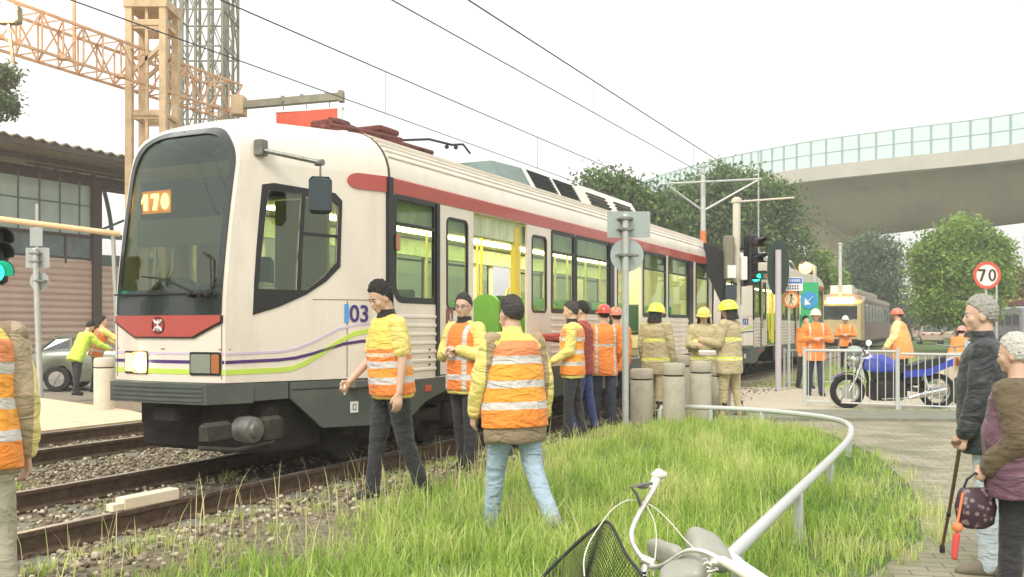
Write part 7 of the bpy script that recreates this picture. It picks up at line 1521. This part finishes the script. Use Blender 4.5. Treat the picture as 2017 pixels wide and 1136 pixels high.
# 10 orange jacket, red helmet, back view
p = at_px(1190, 838); person('worker in an orange jacket and red helmet standing with his back to the camera', p, face(8), 1.72, legs=((6, 3), (-5, 4)), arms=(((-.26, .05, -1), (.12, .5, -.7)), ((.26, .05, -1), (-.12, .5, -.7))), top=J_two, sleeve=C_org, trousers=C_navy, helmet='safety', helmcol=(.55, .06, .04), hem=-.20, bulk=1.3, vox=.010, group='workers along the tram')
p = at_px(1214, 826); person('worker in a pale red helmet half hidden behind the grey signpost', p, face(20), 1.70, top=J_two, sleeve=C_org, trousers=C_navy, helmet='safety', helmcol=(.62, .20, .14), hem=-.18, bulk=1.2, vox=.013, face=False, group='workers along the tram')
# 11-13 firefighters
g_ = 'firefighters'; kw = dict(top=J_fire, sleeve=C_fire, trousers=C_fire, helmet='fire', helmcol=(.80, .78, .06), hair=None, bulk=1.9, hem=-.26, girth=1.08, vox=.011, group=g_, boots=True)
p = at_px(1292, 822); person('firefighter in yellow helmet behind the left bollards, turned to the right', p, face(-35), 1.76, arms=(((-.2, 0, -1), (0, .3, -1)), ((.2, .05, -1), (.05, .3, -1))), head=(6, -20), **kw)
p = at_px(1386, 808); person('firefighter facing the camera holding a radio and papers', p, face(172), 1.72, arms=(((-.25, .15, -1), (.4, .9, .05)), ((.25, .15, -1), (-.4, .9, -.05))), head=(10, 0), **dict(kw, helmcol=(.78, .66, .14)))
p = at_px(1437, 824); person('firefighter seen from behind on the right of the trio', p, face(52), 1.80, arms=(((-.25, .25, -1), (.1, .95, .1)), ((.25, .1, -1), (.1, .8, -.1))), head=(6, 10), **kw)
# 14.. far workers
p = at_px(1606, 779); person('worker in orange and white cap with folded arms by the far fence', p, face(176), 1.76, arms=(((-.4, .1, -.9), (.75, .6, .12)), ((.4, .1, -.9), (-.75, .6, .05))), top=J_two, sleeve=C_org, helmet='safety', helmcol=(.80, .72, .58), bulk=1.5, hem=-.22, trousers=C_navy, vox=.012, group='workers beyond the crossing')
p = at_px(1586, 765); person('dark-haired worker in orange half hidden behind the white-capped worker', p, face(200), 1.66, top=C_org, sleeve=C_org, trousers=C_blk, vox=.014, face=False, group='workers beyond the crossing')
p = at_px(1665, 730); person('worker in orange and a white helmet standing in front of the yellow tram', p, face(165), 1.74, top=J_two, sleeve=C_org, helmet='safety', helmcol=(.82, .78, .76), bulk=1.4, arms=(((-.35, .1, -.9), (.7, .6, .1)), ((.35, .1, -.9), (-.7, .6, .05))), vox=.013, face=False, group='workers beyond the crossing')
p = at_px(1776, 765); person('stout red-helmeted worker in orange and pale yellow behind the motorcycle', p, face(58), 1.82, lean=8, top=bandmat('jacket_orange_pale', [(-.4, (.92, .33, .08)), (.02, (.92, .40, .12))]), sleeve=cloth('pale_yellow', (.88, .76, .36), 14, .7), arms=(((-.2, .2, -1), (0, .6, -.8)), ((.2, .15, -1), (0, .5, -.9))), helmet='safety', helmcol=(.70, .18, .10), bulk=2.2, girth=1.25, hem=-.28, trousers=C_blk, vox=.012, group='workers beyond the crossing')
p = at_px(1880, 762); person('crouching worker in a pink-red helmet and orange jacket beyond the fence', p, face(-50), 1.70, lean=38, legs=((60, 80), (20, 70)), arms=(((-.2, .8, -.6), (0, 1, .2)), ((.2, .7, -.7), (0, 1, .2))), head=(10, 0), top=C_org, sleeve=C_brn, helmet='safety', helmcol=(.66, .26, .22), vox=.012, group='workers beyond the crossing')
# onlookers at the right
p = at_px(1948, 1126); A_old = person('grey-haired old man in black jacket and pale jeans leaning on a stick', p, face(64), 1.60, lean=3, legs=((2, 3), (-8, 5)), arms=(((-.12, .12, -1), (-.02, .34, -1)), ((.1, -.05, -1), (.05, .3, -1))), head=(2, 10), vox=.008, haircol=(.33, .32, .28), top=cloth('black_nylon', (.028, .034, .036), 10, .55), trousers=cloth('pale_denim', (.52, .60, .63), 20), shoes=mat('shoe_brown_grey', (.20, .17, .12), .7), bulk=1.5, girth=1.12, hem=-.17, collar=cloth('black_nylon', (.028, .034, .036)), curl=.9)
p = dp(2022, 642, 4.45); A_wom = person('grey-haired old woman in a quilted plum vest with a flowered bag, right edge', (p.x, p.y, GZ), face(40), 1.39, lean=4, arms=(((-.2, -.32, -1), (.02, .62, -.62)), ((.2, .05, -1), (.1, .3, -1))), head=(4, 6), vox=.008, hair='bob', haircol=(.52, .51, .45), top=cloth('brown_wool', (.13, .095, .05), 40), vest=bandmat('plum_quilt', [(-.4, (.13, .055, .085)), (-.02, (.085, .035, .055)), (0, (.14, .06, .09)), (.12, (.085, .035, .055)), (.135, (.14, .06, .09)), (.26, (.085, .035, .055)), (.275, (.14, .06, .09)), (.40, (.085, .035, .055)), (.415, (.14, .06, .09))], .5), trousers=cloth('black', (.03, .03, .034)), bulk=1.8, girth=1.2, hem=-.06, vesthem=-.14, curl=.8)
# ---- things they hold
h = A_old['hands'][0]; tip = at_px(1856, 1090); tip.z = GZ+.01
t = thing('walking_stick', 'brown walking stick in the old man\'s left hand', 'walking stick', tip); top_ = h-tip; wd_ = mat('stick_brown', (.16, .10, .05), .45, var=.2)
mb = MB(); mb.tube([(0, 0, .03), top_*.45, top_+Vector((0, 0, .01))], [.010, .010, .012], 10); mb.build('shaft', wd_, t, True)
mb = MB(); d_ = Vector((-.8, -.4, 0)).normalized(); mb.tube([top_-d_*.06+Vector((0, 0, -.005)), top_+Vector((0, 0, .015)), top_+d_*.06+Vector((0, 0, .01))], .013, 10); mb.build('handle', wd_, t, True)
mb = MB(); mb.lathe([(.017, 0), (.016, .035), (.011, .045)], n=12); mb.build('rubber_tip', M_blk, t, True); mb = MB(); mb.lathe([(.013, -.012), (.013, .012)], top_*.37, 12); mb.build('joint_ring', M_blk, t)
h = A4['hands'][1]; t = thing('mobile_phone', 'white mobile phone held low by the walking man in orange', 'phone', h, R(110)); mb = MB(); mb.X = Matrix.Rotation(R(70), 4, 'Y'); mb.box(-.038, .038, -.006, .006, -.06, .08, .003); mb.build('case', M_white, t)
h = A_wom['hands'][0]; t = thing('handbag', 'small flowered handbag with a red tag hanging from the old woman\'s hand', 'handbag', (h.x-.02, h.y, h.z-.02))
fm = bpy.data.materials.new('flowered_cloth'); fm.use_nodes = True; n_ = fm.node_tree; v_ = n_.nodes.new('ShaderNodeTexVoronoi'); v_.inputs['Scale'].default_value = 34; tc_ = n_.nodes.new('ShaderNodeTexCoord'); n_.links.new(tc_.outputs['Object'], v_.inputs[0]); r_ = n_.nodes.new('ShaderNodeValToRGB'); e_ = r_.color_ramp.elements; e_[0].color = (.25, .18, .18, 1); e_[0].position = .22; e_[1].color = (.045, .02, .03, 1); e_[1].position = .42; n_.links.new(v_.outputs['Distance'], r_.inputs[0]); n_.links.new(r_.outputs[0], n_.nodes['Principled BSDF'].inputs['Base Color'])
mb = MB(); mb.loft([[(x*w_, y*d_2, z) for x, y in [(math.cos(q), math.sin(q)) for q in [2*PI*i/16 for i in range(16)]]] for z, w_, d_2 in ((-.23, .05, .03), (-.21, .085, .045), (-.13, .10, .05), (-.06, .085, .03), (-.04, .07, .012))]); mb.build('bag_body', fm, t, True)
mb = MB(); mb.tube([(-.06, 0, -.05), (-.04, 0, .0), (0, 0, .03), (.04, 0, .0), (.06, 0, -.05)], .006, 6); mb.build('strap', M_blk, t)
mb = MB(); mb.ell((-.10, -.03, -.22), (.024, .024, .024)); mb.tube([(-.07, -.02, -.06), (-.10, -.03, -.2)], .006, 6); mb.mi = 1; mb.capsule((-.105, -.03, -.26), (-.115, -.03, -.36), .016, .014); mb.build('tassel', [mat('tassel_orange', (.75, .22, .08), .6), mat('tassel_red', (.62, .07, .06), .7)], t, True)
p = at_px(1386, 808); t = thing('radio', 'black hand radio held up by the firefighter facing the camera', 'radio', (p.x+.12, p.y-.42, 1.10)); mb = MB(); mb.X = Matrix.Rotation(R(25), 4, 'Y'); mb.box(-.03, .03, -.02, .02, -.08, .08, .006); mb.tube([(.015, 0, .07), (.015, 0, .18)], .006, 6); mb.build('case', M_blk, t)
t = thing('paper_sheet', 'pale folded papers held by the firefighter facing the camera', 'papers', (p.x-.02, p.y-.46, .96)); mb = MB(); mb.X = Matrix.Rotation(R(12), 4, 'X'); mb.box(-.15, .12, -.05, .05, -.03, .03, .004); mb.build('sheet', M_signw, t)
# white cord across the old man's back
mb = MB(); c_ = A_old['P']; Mx_ = A_old['M']; mb.tube([Mx_ @ c_(.50, .16, -.13), Mx_ @ c_(.38, .02, -.165), Mx_ @ c_(.20, -.12, -.13), Mx_ @ c_(.10, -.19, -.05)], .0045, 6); cdo = mb.build('cord', M_galv, A_old['root'], True); cdo.matrix_parent_inverse = A_old['M'].inverted()

# ================================================================ air
mb = MB(); mb.box(-415, 415, -70, 915, -3, 34); hz = mb.build('haze', [])
hm = bpy.data.materials.new('haze_air'); hm.use_nodes = True; hn = hm.node_tree; hn.nodes.clear(); ho = hn.nodes.new('ShaderNodeOutputMaterial'); hv = hn.nodes.new('ShaderNodeVolumePrincipled')
hv.inputs['Color'].default_value = (.97, .95, .90, 1); hv.inputs['Density'].default_value = .0023; hv.inputs['Anisotropy'].default_value = .2; hn.links.new(hv.outputs[0], ho.inputs['Volume']); hz.data.materials.append(hm)
tag(hz, 'thin warm haze in the air', 'haze', kind='stuff')
